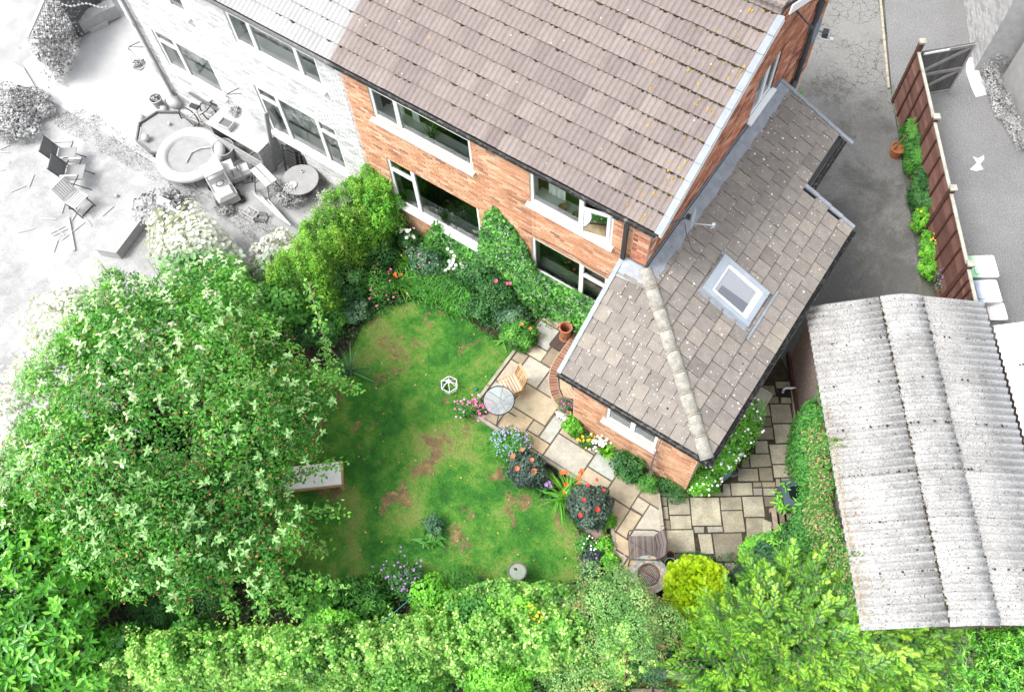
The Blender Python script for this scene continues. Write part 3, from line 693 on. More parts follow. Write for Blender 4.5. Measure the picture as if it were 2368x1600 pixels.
# moss clumps & leaf dirt in joints
mb = MB()
def clump(c, q, n): 
    c = Vector(c); 
    for _ in range(n):
        o = c+Vector((random.gauss(0, q), random.gauss(0, q), random.uniform(0, q*.6))); r_ = q*random.uniform(.4, .9)
        mb.add([o+Vector(e)*r_ for e in ((1, 0, 0), (0, 1, 0), (-1, 0, 0), (0, -1, 0), (0, 0, .8))], [(0, 1, 4), (1, 2, 4), (2, 3, 4), (3, 0, 4)])
for _ in range(90):
    t = random.random(); p = P0+d*t; sgn2 = random.choice((-1, 1)); x = d.normalized().cross(Vector((0, 0, 1))).normalized(); clump(p+x*sgn2*.15+Vector((0, 0, -.04)), .012, 3)
for _ in range(70):
    r = random.randint(0, 7); x = -3.96+.30*random.randint(1, 10)-(.15 if r % 2 else 0); y = 6.33+gr_*(r+random.random()*.9)
    if (hn[0]*x+hn[1]*y-hc)*sgn < -.2: clump(rear_s(x, y, .03), random.choice((.008, .012, .02)), 3)
for _ in range(110):
    r = random.randint(0, 8); y = 6.33+.32*random.randint(1, 22)-(.16 if r % 2 else 0); x = -.75-gs_*(r+random.random()*.9)
    if (hn[0]*x+hn[1]*y-hc)*sgn > .2 and not (y > 12.3 and x > -1.9): clump(side_s(y, x, .03), random.choice((.006, .009, .016)), 3)
for _ in range(160): clump((random.uniform(-3.9, -.9), 6.32, 2.79), .012, 2)
mb.build('moss', M['moss'], rfx, kind='stuff')
# verges
for r in range(8):
    mb = MB(); mb.bar(rear_s(-3.99, 6.30+gr_*r, .05), rear_s(-3.99, 6.33+gr_*(r+1), .03), .09, .05, upv=(0, 0, 1)); mb.build('verge_cap', M['verge'], rfx)
for r in range(6):
    for (ya, lo, hi) in ((13.97, 3, 9), (12.37, 0, 4)):
        k = lo+r
        if k < hi:
            mb = MB(); mb.bar(side_s(ya, -.75-gs_*k+.02, .05), side_s(ya, -.75-gs_*(k+1), .03), .08, .05); mb.build('verge_cap', M['verge'], rfx)
# lead flashing
mb = MB()
n = 24
for k in range(n):
    a, b = 8.5+(13.95-8.5)*k/n, 8.5+(13.95-8.5)*(k+1)/n; wa, wb = .24+.02*math.sin(k*2.1), .24+.02*math.sin((k+1)*2.1)
    mb.add([side_s(a, -3.5, .045), side_s(b, -3.5, .045), side_s(b, -3.5+wb, .05), side_s(a, -3.5+wa, .05)], [(3, 2, 1, 0)])
    mb.add([(XC+.02, a, HZ1+.02), (XC+.02, b, HZ1+.02), (XC+.02, b, HZ1+.15), (XC+.02, a, HZ1+.15)], [(0, 1, 2, 3)])
mb.add([rear_s(-4.0, 8.18, .05), rear_s(-3.42, 8.22, .05), rear_s(-3.42, 8.53, .05), rear_s(-4.0, 8.53, .05)], [(0, 1, 2, 3)])
mb.add([(-4.0, 8.49, 3.98), (-3.5, 8.49, 3.98), (-3.5, 8.49, 4.1), (-4.0, 8.49, 4.1)], [(0, 1, 2, 3)])
mb.build('lead_flashing', M['lead'], rfx)
# extension gutters
def channel(mb, pts, r=.055):
    for rr in (1, .84):
        for i in range(len(pts)-1):
            a, b = Vector(pts[i]), Vector(pts[i+1]); dd = (b-a).normalized(); x = dd.cross(Vector((0, 0, 1))); vs = []; fs = []
            for p in (a, b):
                for k in range(7): an = math.pi+math.pi*k/6; vs.append(p+x*math.cos(an)*r*rr+Vector((0, 0, math.sin(an)*r*rr)))
            for k in range(6): fs.append((k, k+1, 8+k, 7+k))
            mb.add(vs, fs)
    for i in range(len(pts)-1):
        a, b = Vector(pts[i]), Vector(pts[i+1]); x = (b-a).normalized().cross(Vector((0, 0, 1)))
        for s_ in (-1, 1): mb.bar(a+x*s_*r, b+x*s_*r, .012, .012)
mb = MB(); channel(mb, [(-4.02, 6.27, 2.73), (-.68, 6.27, 2.73), (-.68, 12.38, 2.73)]); channel(mb, [(-1.80, 12.4, 3.2), (-1.80, 14.0, 3.2)]); mb.build('extension_gutter', M['gutter'], house)
mb = MB(); mb.box((-2.35, 6.38, 2.70), (3.3, .02, .18)); mb.box((-.80, 9.4, 2.68), (.02, 6.0, .18)); mb.box((-1.93, 13.2, 3.15), (.02, 1.6, .18)); mb.build('extension_fascia', M['black'], house)
mb = MB(); mb.box((-3.715, 7.5, 1.35), (.02, 2.1, 2.7)); mb.box((-.935, 9.4, 1.35), (.02, 5.9, 2.7)); mb.box((-2.1, 13.1, 1.6), (.3, 1.5, 3.2)); mb.build('extension_side_wall', M['mortar'], house)
# downpipes
mb = MB(); mb.box((-3.98, 8.46, 4.72), (.075, .075, 1.35)); mb.box((-4.18, 8.42, 5.33), (.12, .1, .1)); mb.tube([(-3.98, 8.38, 5.43), (-3.98, 8.46, 5.3)], .04); mb.build('downpipe', M['metal_d'], house)
M['pipe_g'] = mat('pipe_grey', (.055, .065, .075), .5, n1=(10, .2))
mb = MB(); mb.tube([(-3.44, 15.05, 5.05), (-3.44, 15.05, 2.2)], .06, 12); mb.tube([(-3.44, 15.05, 5.05), (-3.44, 15.05, 5.3)], .07, 12); mb.tube([(-3.44, 15.05, 3.05), (-3.44, 14.75, 2.85)], .075, 12); mb.tube([(-3.44, 15.05, 3.7), (-3.44, 15.05, 3.62)], .07, 12); mb.build('soil_pipe', M['pipe_g'], house)
mb = MB(); mb.box((-3.40, 13.95, 3.9), (.16, .10, .08)); mb.build('overflow_outlet', M['upvc'], house)
# skylight
def on_side(x, y, s):
    d_ = ray(x, y, s); # plane z = HZ0+(-.75-X)*ss (+.07)
    o = Vector((0, 0, CAMZ)); t = (HZ0+.07-.75*ss-CAMZ)/(d_.z+ss*d_.x); return o+d_*t
c0, c1, c2, c3 = on_side(1650, 490, 'z1'), on_side(1885, 140, 'z1'), on_side(610, 510, 'c5'), on_side(445, 735, 'c5')
xa, xb = (c0.x+c1.x)/2, (c2.x+c3.x)/2; ya, yb = (c0.y+c3.y)/2, (c1.y+c2.y)/2
sk = MB(); 
def sb(mb, x0, x1, y0, y1, h0, h1, t=None):
    vs = [side_s(y, x, h) for h in (h0, h1) for x, y in ((x0, y0), (x1, y0), (x1, y1), (x0, y1))]
    mb.add(vs, [(3, 2, 1, 0), (4, 5, 6, 7), (0, 1, 5, 4), (1, 2, 6, 5), (2, 3, 7, 6), (3, 0, 4, 7)], t)
M['sky_al'] = mat('skylight_frame', (.25, .285, .32), .35, n1=(4, .08))
sb(sk, xa, xb, ya, ya+.10, .02, .14); sb(sk, xa, xb, yb-.10, yb, .02, .14); sb(sk, xa, xa+.16, ya+.10, yb-.10, .02, .145); sb(sk, xb-.10, xb, ya+.10, yb-.10, .02, .12)
skl = sk.build('skylight', M['sky_al'], house)
mb = MB(); sb(mb, xa+.16, xb-.10, ya+.10, ya+.16, .06, .11); sb(mb, xa+.16, xb-.1, yb-.16, yb-.10, .06, .11); sb(mb, xa+.16, xa+.20, ya+.16, yb-.16, .06, .11); sb(mb, xb-.20, xb-.10, ya+.16, yb-.16, .06, .11); mb.build('inner_frame', M['upvc'], skl)
mb = MB(); mb.add([side_s(y, x, .085) for x, y in ((xa+.2, ya+.16), (xb-.2, ya+.16), (xb-.2, yb-.16), (xa+.2, yb-.16))], [(0, 1, 2, 3)]); mb.build('pane', glass('skylight_glass', (1, 1, 1), .04), skl)
mb = MB(); mb.add([side_s(y, x, .07) for x, y in ((xa+.2, ya+.16), (xb-.2, ya+.16), (xb-.2, yb-.16), (xa+.2, yb-.16))], [(0, 1, 2, 3)]); mb.build('blind', mat('white_blind', (.72, .73, .75), .8), skl)
mb = MB(); mb.add([side_s(y, x, .075) for x, y in ((xa+.28, ya+.17), (xb-.21, ya+.17), (xb-.21, ya+.42), (xa+.28, ya+.36))], [(0, 1, 2, 3)]); mb.build('blind_shade_patch', mat('painted_blind_shade', (.36, .37, .42), .8), skl)  # grey quad paints the shaded part of the blind
mb = MB(); sb(mb, xb, xb+.16, ya-.10, yb+.12, .028, .036); sb(mb, xb+.11, xb+.16, ya-.16, yb+.2, .036, .05); sb(mb, xa-.02, xb+.02, ya-.07, ya, .03, .05); sb(mb, xa-.05, xb, yb, yb+.05, .03, .06); mb.build('skylight_flashing', M['lead'], skl)

# ---------------------------------------------------------------- patio slabs
SB = [(0, (.24, .195, .14)), (.2, (.31, .265, .195)), (.5, (.38, .295, .185)), (.7, (.36, .33, .27)), (.88, (.33, .34, .315)), (1, (.42, .38, .29))]
M['slab'] = mat('sandstone_slab', SB, .85, 'obj', n1=(3.2, .16), n2=(14, .12), spots=((9, .03, (.12, .10, .07), .15),), bump=(18, .3, .006))
M['joint'] = mat('joint_dark', (.095, .078, .056), 1, n1=(12, .4))
M['kerb'] = mat('patio_kerb', (.30, .275, .22), .9, n1=(5, .2), n2=(40, .15))
def sideof(a, b, p): return (b[0]-a[0])*(p[1]-a[1])-(b[1]-a[1])*(p[0]-a[0])
K1 = ((-2.17, 5.50), (-1.41, 4.50)); K2 = ((-1.50, 6.27), (-.52, 4.98))
def line_clip(ab, keep):      # half-plane through a-b keeping point
    n = ((ab[1][1]-ab[0][1]), -(ab[1][0]-ab[0][0])); c = n[0]*ab[0][0]+n[1]*ab[0][1]
    return (n, c) if n[0]*keep[0]+n[1]*keep[1] <= c else ((-n[0], -n[1]), -c)
kc1, kc2 = line_clip(K1, (-1.3, 5.3)), line_clip(K2, (-1.6, 5.6))
slabs = [(-5.74, -5.17, 7.64, 8.22), (-5.74, -5.30, 8.24, 8.52), (-5.28, -4.86, 8.24, 8.52), (-5.75, -5.15, 7.33, 7.62), (-5.14, -4.84, 7.34, 7.78), (-5.14, -4.84, 7.80, 8.22), (-5.74, -5.46, 7.03, 7.31), (-5.44, -4.86, 6.73, 7.31),
  (-5.74, -5.46, 6.40, 7.01), (-5.44, -5.13, 6.41, 6.71), (-5.74, -5.13, 6.09, 6.38), (-5.11, -4.21, 6.09, 6.71), (-4.84, -4.22, 6.73, 7.2), (-4.84, -4.4, 7.2, 7.8), (-4.19, -3.7, 6.62, 6.9), (-5.74, -5.12, 5.50, 6.07), (-5.10, -4.50, 5.50, 6.07), (-4.48, -4.19, 5.80, 6.07), (-4.48, -3.88, 5.50, 5.78),
  (-4.17, -3.88, 5.80, 6.41), (-4.17, -3.86, 6.43, 6.60), (-3.86, -2.95, 5.50, 6.10), (-3.86, -3.25, 6.12, 6.43), (-3.23, -2.95, 6.12, 6.43), (-2.93, -2.32, 5.83, 6.43), (-2.93, -2.32, 5.50, 5.81), (-2.30, -1.70, 5.53, 6.12), (-2.30, -1.70, 6.14, 6.43), (-1.68, -1.2, 5.86, 6.43)]
patio = MB(); patio.prism([(-5.80, 8.54), (-5.80, 5.45), (-2.13, 5.45), (-1.05, 4.02), (-.2, 4.02), (-.42, 4.85), (-1.6, 6.43), (-3.72, 6.43), (-3.72, 8.54)], -.1, .085)
pat = patio.build('patio', M['joint'], kind='structure')
def slab(par, poly, z, th, mt, name='paving_slab', tilt=.003):
    p = inset(poly, .007); mb = MB(); mb.prism(p, z-th, z-.006); q = inset(p, .006); n = len(p)
    mb = MB(); a = [(x, y, z-th) for x, y in p]; b_ = [(x, y, z-.006) for x, y in p]; e = [random.uniform(-tilt, tilt) for _ in p]; c = [(q[i][0], q[i][1], z+e[i]*.4) for i in range(n)]
    cz = sum(v[2] for v in c)/n; c = [(v[0], v[1], cz) for v in c]
    mb.add(a+b_+c, [(i, (i+1) % n, n+(i+1) % n, n+i) for i in range(n)]+[(n+i, n+(i+1) % n, 2*n+(i+1) % n, 2*n+i) for i in range(n)]+[tuple(range(2*n, 3*n))])
    return mb.build(name, mt, par)
for a, b, c, d in slabs:
    p = [(a, c), (b, c), (b, d), (a, d)]
    if a > -2: p = clip(p, *kc2)
    slab(pat, p, .10+random.uniform(-.001, .002), .06, M['slab'])
for p in ([(-2.06, 5.51), (-1.69, 5.51), (-1.69, 4.95), (-1.72, 4.94), (-2.0, 5.3)], [(-1.68, 5.51), (-1.41, 5.53), (-1.41, 4.95), (-1.68, 4.95)], [(-1.69, 5.56), (-1.40, 5.56), (-1.40, 5.84), (-1.69, 5.84)],
          [(-1.39, 5.84), (-1.1, 5.84), (-.7, 5.3), (-1.39, 4.9)], [(-1.75, 4.93), (-1.2, 4.93), (-1.2, 4.64), (-1.6, 4.64)], [(-1.18, 4.93), (-.4, 4.93), (-.4, 4.34), (-1.18, 4.34)], [(-1.38, 5.02), (-.62, 5.3), (-.4, 4.95), (-1.38, 4.95)], [(-1.55, 4.62), (-1.2, 4.62), (-1.2, 4.04), (-1.55, 4.04)], [(-1.18, 4.32), (-.3, 4.32), (-.3, 4.04), (-1.18, 4.04)]):
    p = clip(clip(p, *kc1), *kc2)
    if len(p) > 2: slab(pat, p, .101, .06, M['slab'])
mb = MB()
for a, b in (((-5.80, 8.0), (-5.80, 6.2)), ((-5.80, 6.18), (-5.80, 5.45)), ((-5.80, 5.44), (-4.0, 5.44)), ((-3.98, 5.44), (-2.17, 5.46)), ((-2.19, 5.5), (-1.42, 4.48)), ((-1.42, 4.46), (-1.1, 4.05))):
    mb.bar((*a, .06), (*b, .06), .07, .13)
for a, b in (((-1.46, 6.25), (-.95, 5.58)), ((-.94, 5.57), (-.5, 4.98)), ((-.49, 4.97), (.1, 4.1))): mb.bar((*a, .06), (*b, .06), .06, .12)
mb.build('patio_kerb', M['kerb'], kind='structure')
# flagged side yard, laid on the garage's grid
FLG = [(0, (.14, .12, .09)), (.25, (.22, .195, .14)), (.5, (.26, .24, .18)), (.75, (.32, .29, .215)), (1, (.24, .23, .20))]
M['flag'] = mat('old_flagstone', FLG, .9, 'obj', n1=(2.4, .28), n2=(26, .2), spots=((12, .035, (.07, .055, .035), .3), (6, .03, (.45, .44, .40), .12)), bump=(22, .5, .008))
yard = MB(); yard.prism([(-1.45, 6.32), (-.3, 4.0), (1.6, 4.2), (1.7, 6.2), (.95, 8.0), (.35, 9.35), (-.25, 10.1), (-.92, 10.6), (-.92, 6.4)], -.1, -.002)
M['yardj'] = mat('yard_joint', (.04, .032, .02), 1, n1=(8, .5), n2=(50, .5), bump=(30, 1, .02))
yd = yard.build('side_yard', M['yardj'], kind='structure')
FL = {'z7': [[(770, 245), (850, 255), (855, 365), (780, 365)], [(780, 368), (860, 368), (875, 525), (795, 525)], [(800, 530), (885, 535), (895, 650), (815, 650)], [(855, 262), (1120, 262), (1137, 470), (875, 475)], [(880, 480), (1140, 475), (1155, 645), (895, 648)],
  [(1126, 258), (1482, 260), (1516, 602), (1155, 605)], [(1490, 258), (1748, 252), (1765, 413), (1502, 418)], [(1505, 422), (1765, 418), (1802, 678), (1540, 688)], [(1755, 250), (2010, 245), (2040, 495), (1785, 500)], [(2010, 145), (2195, 148), (2210, 240), (2018, 240)], [(2018, 245), (2200, 245), (2230, 372), (2038, 372)],
  [(820, 655), (1170, 650), (1200, 930), (850, 935)], [(1165, 612), (1300, 612), (1305, 690), (1185, 692)], [(1335, 610), (1525, 607), (1532, 680), (1342, 687)], [(1220, 700), (1388, 700), (1420, 945), (1265, 950)], [(1398, 698), (1755, 688), (1803, 1035), (1445, 1038)], [(1540, 1045), (1815, 1042), (1838, 1210), (1560, 1215)],
  [(1800, 505), (2035, 505), (2000, 740), (1815, 738)], [(1615, 85), (1880, 80), (1892, 235), (1635, 242)], [(1890, 145), (2005, 145), (2010, 235), (1897, 237)], [(1520, 95), (1610, 90), (1628, 242), (1530, 245)], [(1885, 75), (1995, 75), (2000, 138), (1890, 140)], [(1998, 72), (2160, 72), (2170, 138), (2003, 140)],
  [(855, 945), (1200, 940), (1215, 1000), (860, 1010)], [(1800, 750), (1960, 750), (1980, 880), (1810, 880)], [(1430, 1050), (1535, 1050), (1555, 1215), (1440, 1215)], [(830, 1015), (1210, 1010), (1240, 1250), (850, 1250)], [(1835, 1045), (1990, 1045), (2010, 1200), (1850, 1205)],
  [(1470, 700), (1480, 700), (1482, 705)], [(760, 200), (1120, 205), (1118, 252), (770, 240)], [(1130, 195), (1600, 195), (1608, 248), (1130, 250)], [(2000, 510), (2120, 560), (2125, 710), (2005, 735)]],
 'z6': [[(1465, 285), (1710, 283), (1750, 512), (1497, 515)], [(1503, 525), (1755, 520), (1787, 745), (1535, 762)], [(1455, 770), (1722, 765), (1757, 1007), (1492, 1010)], [(1498, 1017), (1757, 1012), (1765, 1165), (1520, 1178)], [(1280, 725), (1440, 723), (1460, 880), (1293, 882)],
  [(1295, 565), (1500, 560), (1520, 712), (1285, 717)], [(1220, 888), (1462, 885), (1492, 1037), (1235, 1052)], [(1325, 1050), (1492, 1047), (1512, 1215), (1347, 1217)], [(1085, 1062), (1320, 1060), (1337, 1217), (1080, 1217)], [(1120, 955), (1215, 950), (1230, 1052), (1125, 1058)], [(1450, 720), (1520, 718), (1528, 755), (1455, 760)],
  [(1345, 440), (1480, 437), (1498, 552), (1350, 555)], [(1370, 300), (1455, 290), (1480, 430), (1360, 432)], [(1530, 10), (1720, 10), (1745, 90), (1545, 95)], [(1400, 190), (1570, 190), (1580, 275), (1420, 280)], [(1600, 200), (1720, 205), (1730, 275), (1600, 275)], [(1360, 60), (1520, 60), (1540, 180), (1380, 180)], [(1600, 1180), (1780, 1175), (1790, 1225), (1610, 1230)], [(1535, 1185), (1595, 1183), (1600, 1285), (1540, 1285)], [(1290, 890), (1210, 895), (1190, 940), (1150, 945)]]}
for k, qs in FL.items():
    for q in qs:
        p = [xy(at(x, y, 0, k)) for x, y in q]
        if area(p) > .01: slab(yd, p, random.uniform(0, .012), .04, M['flag'], 'flagstone')
mb = MB(); mb.bar(at(1760, 100, .03, 'z6'), at(1830, 860, .03, 'z6'), .14, .10); mb.build('yard_kerb', M['kerb'], kind='structure')

# curved brick steps
M['pav'] = mat('step_brick', [(0, (.14, .065, .045)), (.5, (.20, .095, .06)), (1, (.25, .125, .085))], .85, 'obj', n1=(25, .15))
M['pavj'] = mat('step_mortar', (.42, .36, .26), .95, n1=(20, .1))
steps = empty('curved_step', (0, 0, 0), 0, 'two curved brick-edged steps under the left edge of the extension roof', 'steps')
def arcstep(outer, wdt, z, th, name):
    # polyline resample
    pts = [Vector((*p, 0)) for p in outer]; L = [0]
    for i in range(1, len(pts)): L.append(L[-1]+(pts[i]-pts[i-1]).length)
    def ev(s):
        for i in range(1, len(pts)):
            if s <= L[i] or i == len(pts)-1:
                t = (s-L[i-1])/(L[i]-L[i-1]); return pts[i-1].lerp(pts[i], t), (pts[i]-pts[i-1]).normalized()
    n = int(L[-1]/.077); base = MB(); bs = []
    def nrm(s):
        d_ = (ev(min(s+.18, L[-1]))[0]-ev(max(s-.18, 0))[0]).normalized(); return Vector((-d_.y, d_.x, 0))
    for k in range(n):
        s0, s1 = L[-1]*k/n, L[-1]*(k+1)/n; q = [ev(s0)[0], ev(s1)[0], ev(s1)[0]+nrm(s1)*wdt, ev(s0)[0]+nrm(s0)*wdt]
        base.prism([xy(p) for p in q], .0, z-.006); bs.append(q)
    st_ = base.build(name, M['pavj'], steps)
    for q in bs:
        c = sum(q, Vector())/4; p = [xy(c+(v-c)*.86) for v in q]; mb = MB(); mb.prism(p, z-th, z+random.uniform(0, .003)); mb.build('step_brick', M['pav'], st_)
    return st_
oc = [(-4.87, 8.42), (-4.88, 7.9), (-4.88, 7.52), (-4.85, 7.28), (-4.76, 7.06), (-4.62, 6.86), (-4.45, 6.70), (-4.25, 6.59), (-4.0, 6.53), (-3.76, 6.52)]
arcstep(oc, .215, .25, .06, 'lower_tread')
mb = MB(); mb.prism([(-4.66, 8.42), (-4.66, 7.5), (-4.56, 7.2), (-4.4, 6.98), (-4.2, 6.84), (-3.74, 6.77), (-3.74, 8.42)], 0, .245); mb.build('tread_slab', M['slab'], steps)
oc2 = [(-4.45, 8.42), (-4.46, 7.6), (-4.42, 7.35), (-4.33, 7.18), (-4.18, 7.05), (-4.0, 6.98), (-3.75, 6.96)]
arcstep(oc2, .215, .40, .06, 'upper_tread')
mb = MB(); mb.prism([(-4.24, 8.42), (-4.24, 7.45), (-4.1, 7.25), (-3.74, 7.18), (-3.74, 8.42)], 0, .395); mb.build('tread_slab', M['slab'], steps)

# box bay with flat felt roof beside the side path
bay = empty('meter_cupboard', (0, 0, 0), 0, 'low flat-topped cupboard with pale lid against the extension side wall', 'cupboard')
c = [at(1325, 80, 1.0, 'z6'), at(1490, 175, 1.0, 'z6'), at(1300, 470, 1.0, 'z6')]; x0, x1 = -.92, c[1].x; y0, y1 = c[2].y, c[1].y
mb = MB(); mb.box(((x0+x1)/2, (y0+y1)/2, .48), (x1-x0-.04, y1-y0-.04, .96)); mb.build('body', M['brick'], bay)
mb = MB(); mb.box(((x0+x1)/2, (y0+y1)/2, .985), (x1-x0, y1-y0, .05)); mb.build('lid', mat('pale_felt', (.30, .31, .25), .9, n1=(5, .15)), bay)
mb = MB()
for a, b in (((x0, y1), (x1, y1)), ((x1, y1), (x1, y0)), ((x1, y0), (x0, y0))): mb.bar((*a, 1.0), (*b, 1.0), .04, .07)
mb.build('lid_edge', mat('edge_trim', (.33, .30, .27), .8, n1=(5, .2)), bay)
# drain
dr = empty('drain_gully', at(1630, 150, 0, 'z6'), ga.to_2d().angle_signed(Vector((0, 1))) if False else R(34), 'small black gully with white waste pipe by the garage wall', 'drain')
mb = MB(); mb.box((0, 0, .004), (.2, .2, .02)); mb.build('gully', M['black'], dr)
mb = MB(); mb.tube([(-.02, 0, .03), (-.02, .02, .16), (.02, .03, .20), (.32, .03, .20)], .025, 10); mb.build('waste_pipe', M['upvc'], dr)

# ---------------------------------------------------------------- garages
M['asb'] = mat('cement_sheet', [(0, (.255, .253, .247)), (.5, (.28, .278, .272)), (1, (.305, .303, .297))], .9, 'obj', n1=(2.2, .18), n2=(28, .34), spots=((9, .16, (.05, .045, .035), .22), (21, .28, (.09, .085, .075), .45), (4, .07, (.03, .022, .018), .35), (6, .22, (.33, .33, .32), .3)), fade=[((-gb.x, -gb.y, 0), -(gb.x*-.69+gb.y*10.51+3.35), .35)], bump=(50, .5, .006), fl=.22)
M['pebble'] = mat('pebbledash', [(0, (.10, .075, .065)), (.5, (.19, .15, .13)), (1, (.32, .27, .24))], 1, 'noise', n1=(45, .3), n2=(90, .4), bump=(60, 1, .02))
M['brown'] = mat('brown_timber', (.055, .022, .015), .8, n1=(8, .3))
O = Vector((-.69, 10.51, 0))
def gp(a, b, z): p = O+ga*a+gb*b; return (p.x, p.y, z)
def garage(name, a0, a1, b0, b1, ze, zr, label, seedcol):
    r = empty(name, (0, 0, 0), 0, label, 'garage', 'concrete garages with corrugated roofs')
    bm_ = (b0+b1)/2; mb = MB(); i_ = .12
    q = [gp(a0+i_, b0+i_, 0), gp(a1-i_, b0+i_, 0), gp(a1-i_, b1-i_, 0), gp(a0+i_, b1-i_, 0)]; t = [(p[0], p[1], ze-.06) for p in q]
    mb.add(q+t, [(i, (i+1) % 4, 4+(i+1) % 4, 4+i) for i in range(4)])
    for a in (a0+i_, a1-i_): mb.add([gp(a, b0+i_, ze-.06), gp(a, b1-i_, ze-.06), gp(a, bm_, zr-.06)], [(0, 1, 2)])
    mb.build('wall', M['pebble'], r)
    mb = MB()
    for a in (a0+.04, a1-.04):
        for bb in ((b0, ze), (b1, ze)): mb.bar(gp(a, bb[0], bb[1]-.05), gp(a, bm_, zr-.05), .03, .14)
    mb.build('barge_board', M['ndbarge'], r)
    ns = 7; wd = (a1-a0)/ns; capw = .42
    def sheet_(sa, ba, za, bb, zb, off, nm):
        # corrugated strip from (ba,za) to (bb,zb)
        mb = MB(); N = 6*7+1; vs = []; wdt = wd+.06; steps_ = 3 if nm == 'ridge_sheet' else 2
        for i in range(N):
            a = sa+wdt*i/(N-1); h = .030*math.sin((a-a0)*2*math.pi/.146)+.03+off
            if nm == 'ridge_sheet':
                for k in range(5):
                    t_ = k/4; b = ba+(bb-ba)*t_; z = zr+.0+.012-abs(b-bm_)*(zr-ze)/(bm_-b0)*1.0+(.03 if k == 2 else .01)-(0.045 if k == 2 else 0); vs.append(gp(a, b, z+h))
            else:
                for b, z in ((ba, za), (bb, zb)): vs.append(gp(a, b, z+h))
        st = 5 if nm == 'ridge_sheet' else 2
        fs = [(i*st+k, (i+1)*st+k, (i+1)*st+k+1, i*st+k+1) for i in range(N-1) for k in range(st-1)]
        n0 = len(vs); lip = [(v[0], v[1], v[2]-.008) for v in vs[0::st]]; vs += lip; fs += [(i*st, n0+i, n0+i+1, (i+1)*st) for i in range(N-1)]
        lip2 = [(v[0], v[1], v[2]-.008) for v in vs[:n0][st-1::st]]; n1 = len(vs); vs += lip2; fs += [((i)*st+st-1, (i+1)*st+st-1, n1+i+1, n1+i) for i in range(N-1)]
        mb.add(vs, fs); return mb.build(nm, M['asb'], r, smooth=True)
    for k in range(ns):
        sa = a0-.02+wd*k; e = .006*(k % 2)
        sheet_(sa, b0-.05, ze-.01, bm_-.1, zr-.02, e, 'roof_sheet'); sheet_(sa, bm_+.1, zr-.02, b1+.03, ze-.01, e, 'roof_sheet')
        sheet_(sa+(.0 if k < 5 else .02), bm_-capw, 0, bm_+capw, 0, .007+e, 'ridge_sheet')
    mb = MB()
    for _ in range(620):
        k = random.random(); a = random.uniform(a0, a1); side = random.random()
        if side < .55: b = bm_-capw-.0; a = a; z = zr-(capw)*(zr-ze)/(bm_-b0)
        elif side < .7: b = bm_+capw; z = zr-(capw)*(zr-ze)/(bm_-b0)
        else:
            kk = random.randint(1, ns-1); a = a0+wd*kk+random.uniform(0, .01); b = random.uniform(b0, b1); z = zr-abs(b-bm_)*(zr-ze)/(bm_-b0)
        q = random.choice((.010, .016, .016, .028)); c = Vector(gp(a, b+random.uniform(-.012, .012), z+.065))
        mb.add([c+Vector(e)*q for e in ((1, 0, 0), (0, 1, 0), (-1, 0, 0), (0, -1, 0), (0, 0, .8))], [(0, 1, 4), (1, 2, 4), (2, 3, 4), (3, 0, 4)])
    mb.build('moss', M['moss'], r, kind='stuff')
    return r
M['ndbarge'] = mat('grey_board', (.22, .20, .19), .85, n1=(6, .2))
gar = garage('garage', 0, 6.35, 0, 3.52, 2.25, 2.68, 'concrete garage with weathered corrugated roof beside the flagged side yard', 0)
mb = MB(); mb.add([gp(1.35, .105, 0), gp(2.6, .105, 0), gp(2.6, .105, 1.1), gp(2.2, .105, 1.6)], [(0, 1, 2, 3)][::1]); mb.add([gp(.0, .06, 0), gp(6.2, .06, 0), gp(6.2, .06, .22), gp(.0, .06, .22), gp(0, .12, .22), gp(6.2, .12, .22)], [(0, 1, 2, 3), (3, 2, 5, 4)]); mb.build('painted_plinth', M['brown'], gar)
gar2 = garage('garage', .55, 6.9, 3.66, 7.1, 2.25, 2.68, 'bleached white corrugated garage roof at the right edge of the picture', 0)

# ---------------------------------------------------------------- fence, gate
M['fence'] = mat('stained_board', [(0, (.085, .038, .03)), (.5, (.125, .06, .047)), (1, (.175, .09, .07))], .85, 'obj', n1=(4, .2), n2=(45, .25))
M['fpost'] = mat('stained_post', (.075, .03, .02), .8, n1=(5, .3))
M['fcap'] = mat('grey_capping', (.33, .32, .27), .9, n1=(6, .25))
F0 = Vector((-1.66, 18.62, 0)); F1 = Vector((2.05, 12.95, 0)); fd = (F1-F0).normalized(); fn = Vector((-fd.y, fd.x, 0))
if fn.x > 0: fn = -fn
fence = empty('timber_fence', (0, 0, 0), 0, 'brown stained lap-board fence between the wet driveway and the bleached tarmac', 'fence')
capp = [0, 2.03, 4.03, 6.05]
FL_ = (F1-F0).length
def dist_on(p): return (Vector((p.x, p.y, 0))-F0).dot(fd)
posts = [0.0, dist_on(at(1475, 1090, 1.85, 'z8')), dist_on(at(1830, 1285, 1.85, 'c3')), dist_on(at(905, 295, 1.85, 's')), 8.6]
for i, s in enumerate(posts[:4]):
    p = F0+fd*s; mb = MB(); h = 1.95 if i else 2.1; mb.box((p.x, p.y, h/2), (.11, .11, h), rz=math.atan2(fd.y, fd.x)); mb.build('post', M['fpost'], fence)
    mb = MB(); mb.box((p.x, p.y, h+.02), (.15, .15, .05), rz=math.atan2(fd.y, fd.x)); mb.build('post_cap', M['fcap'], fence)
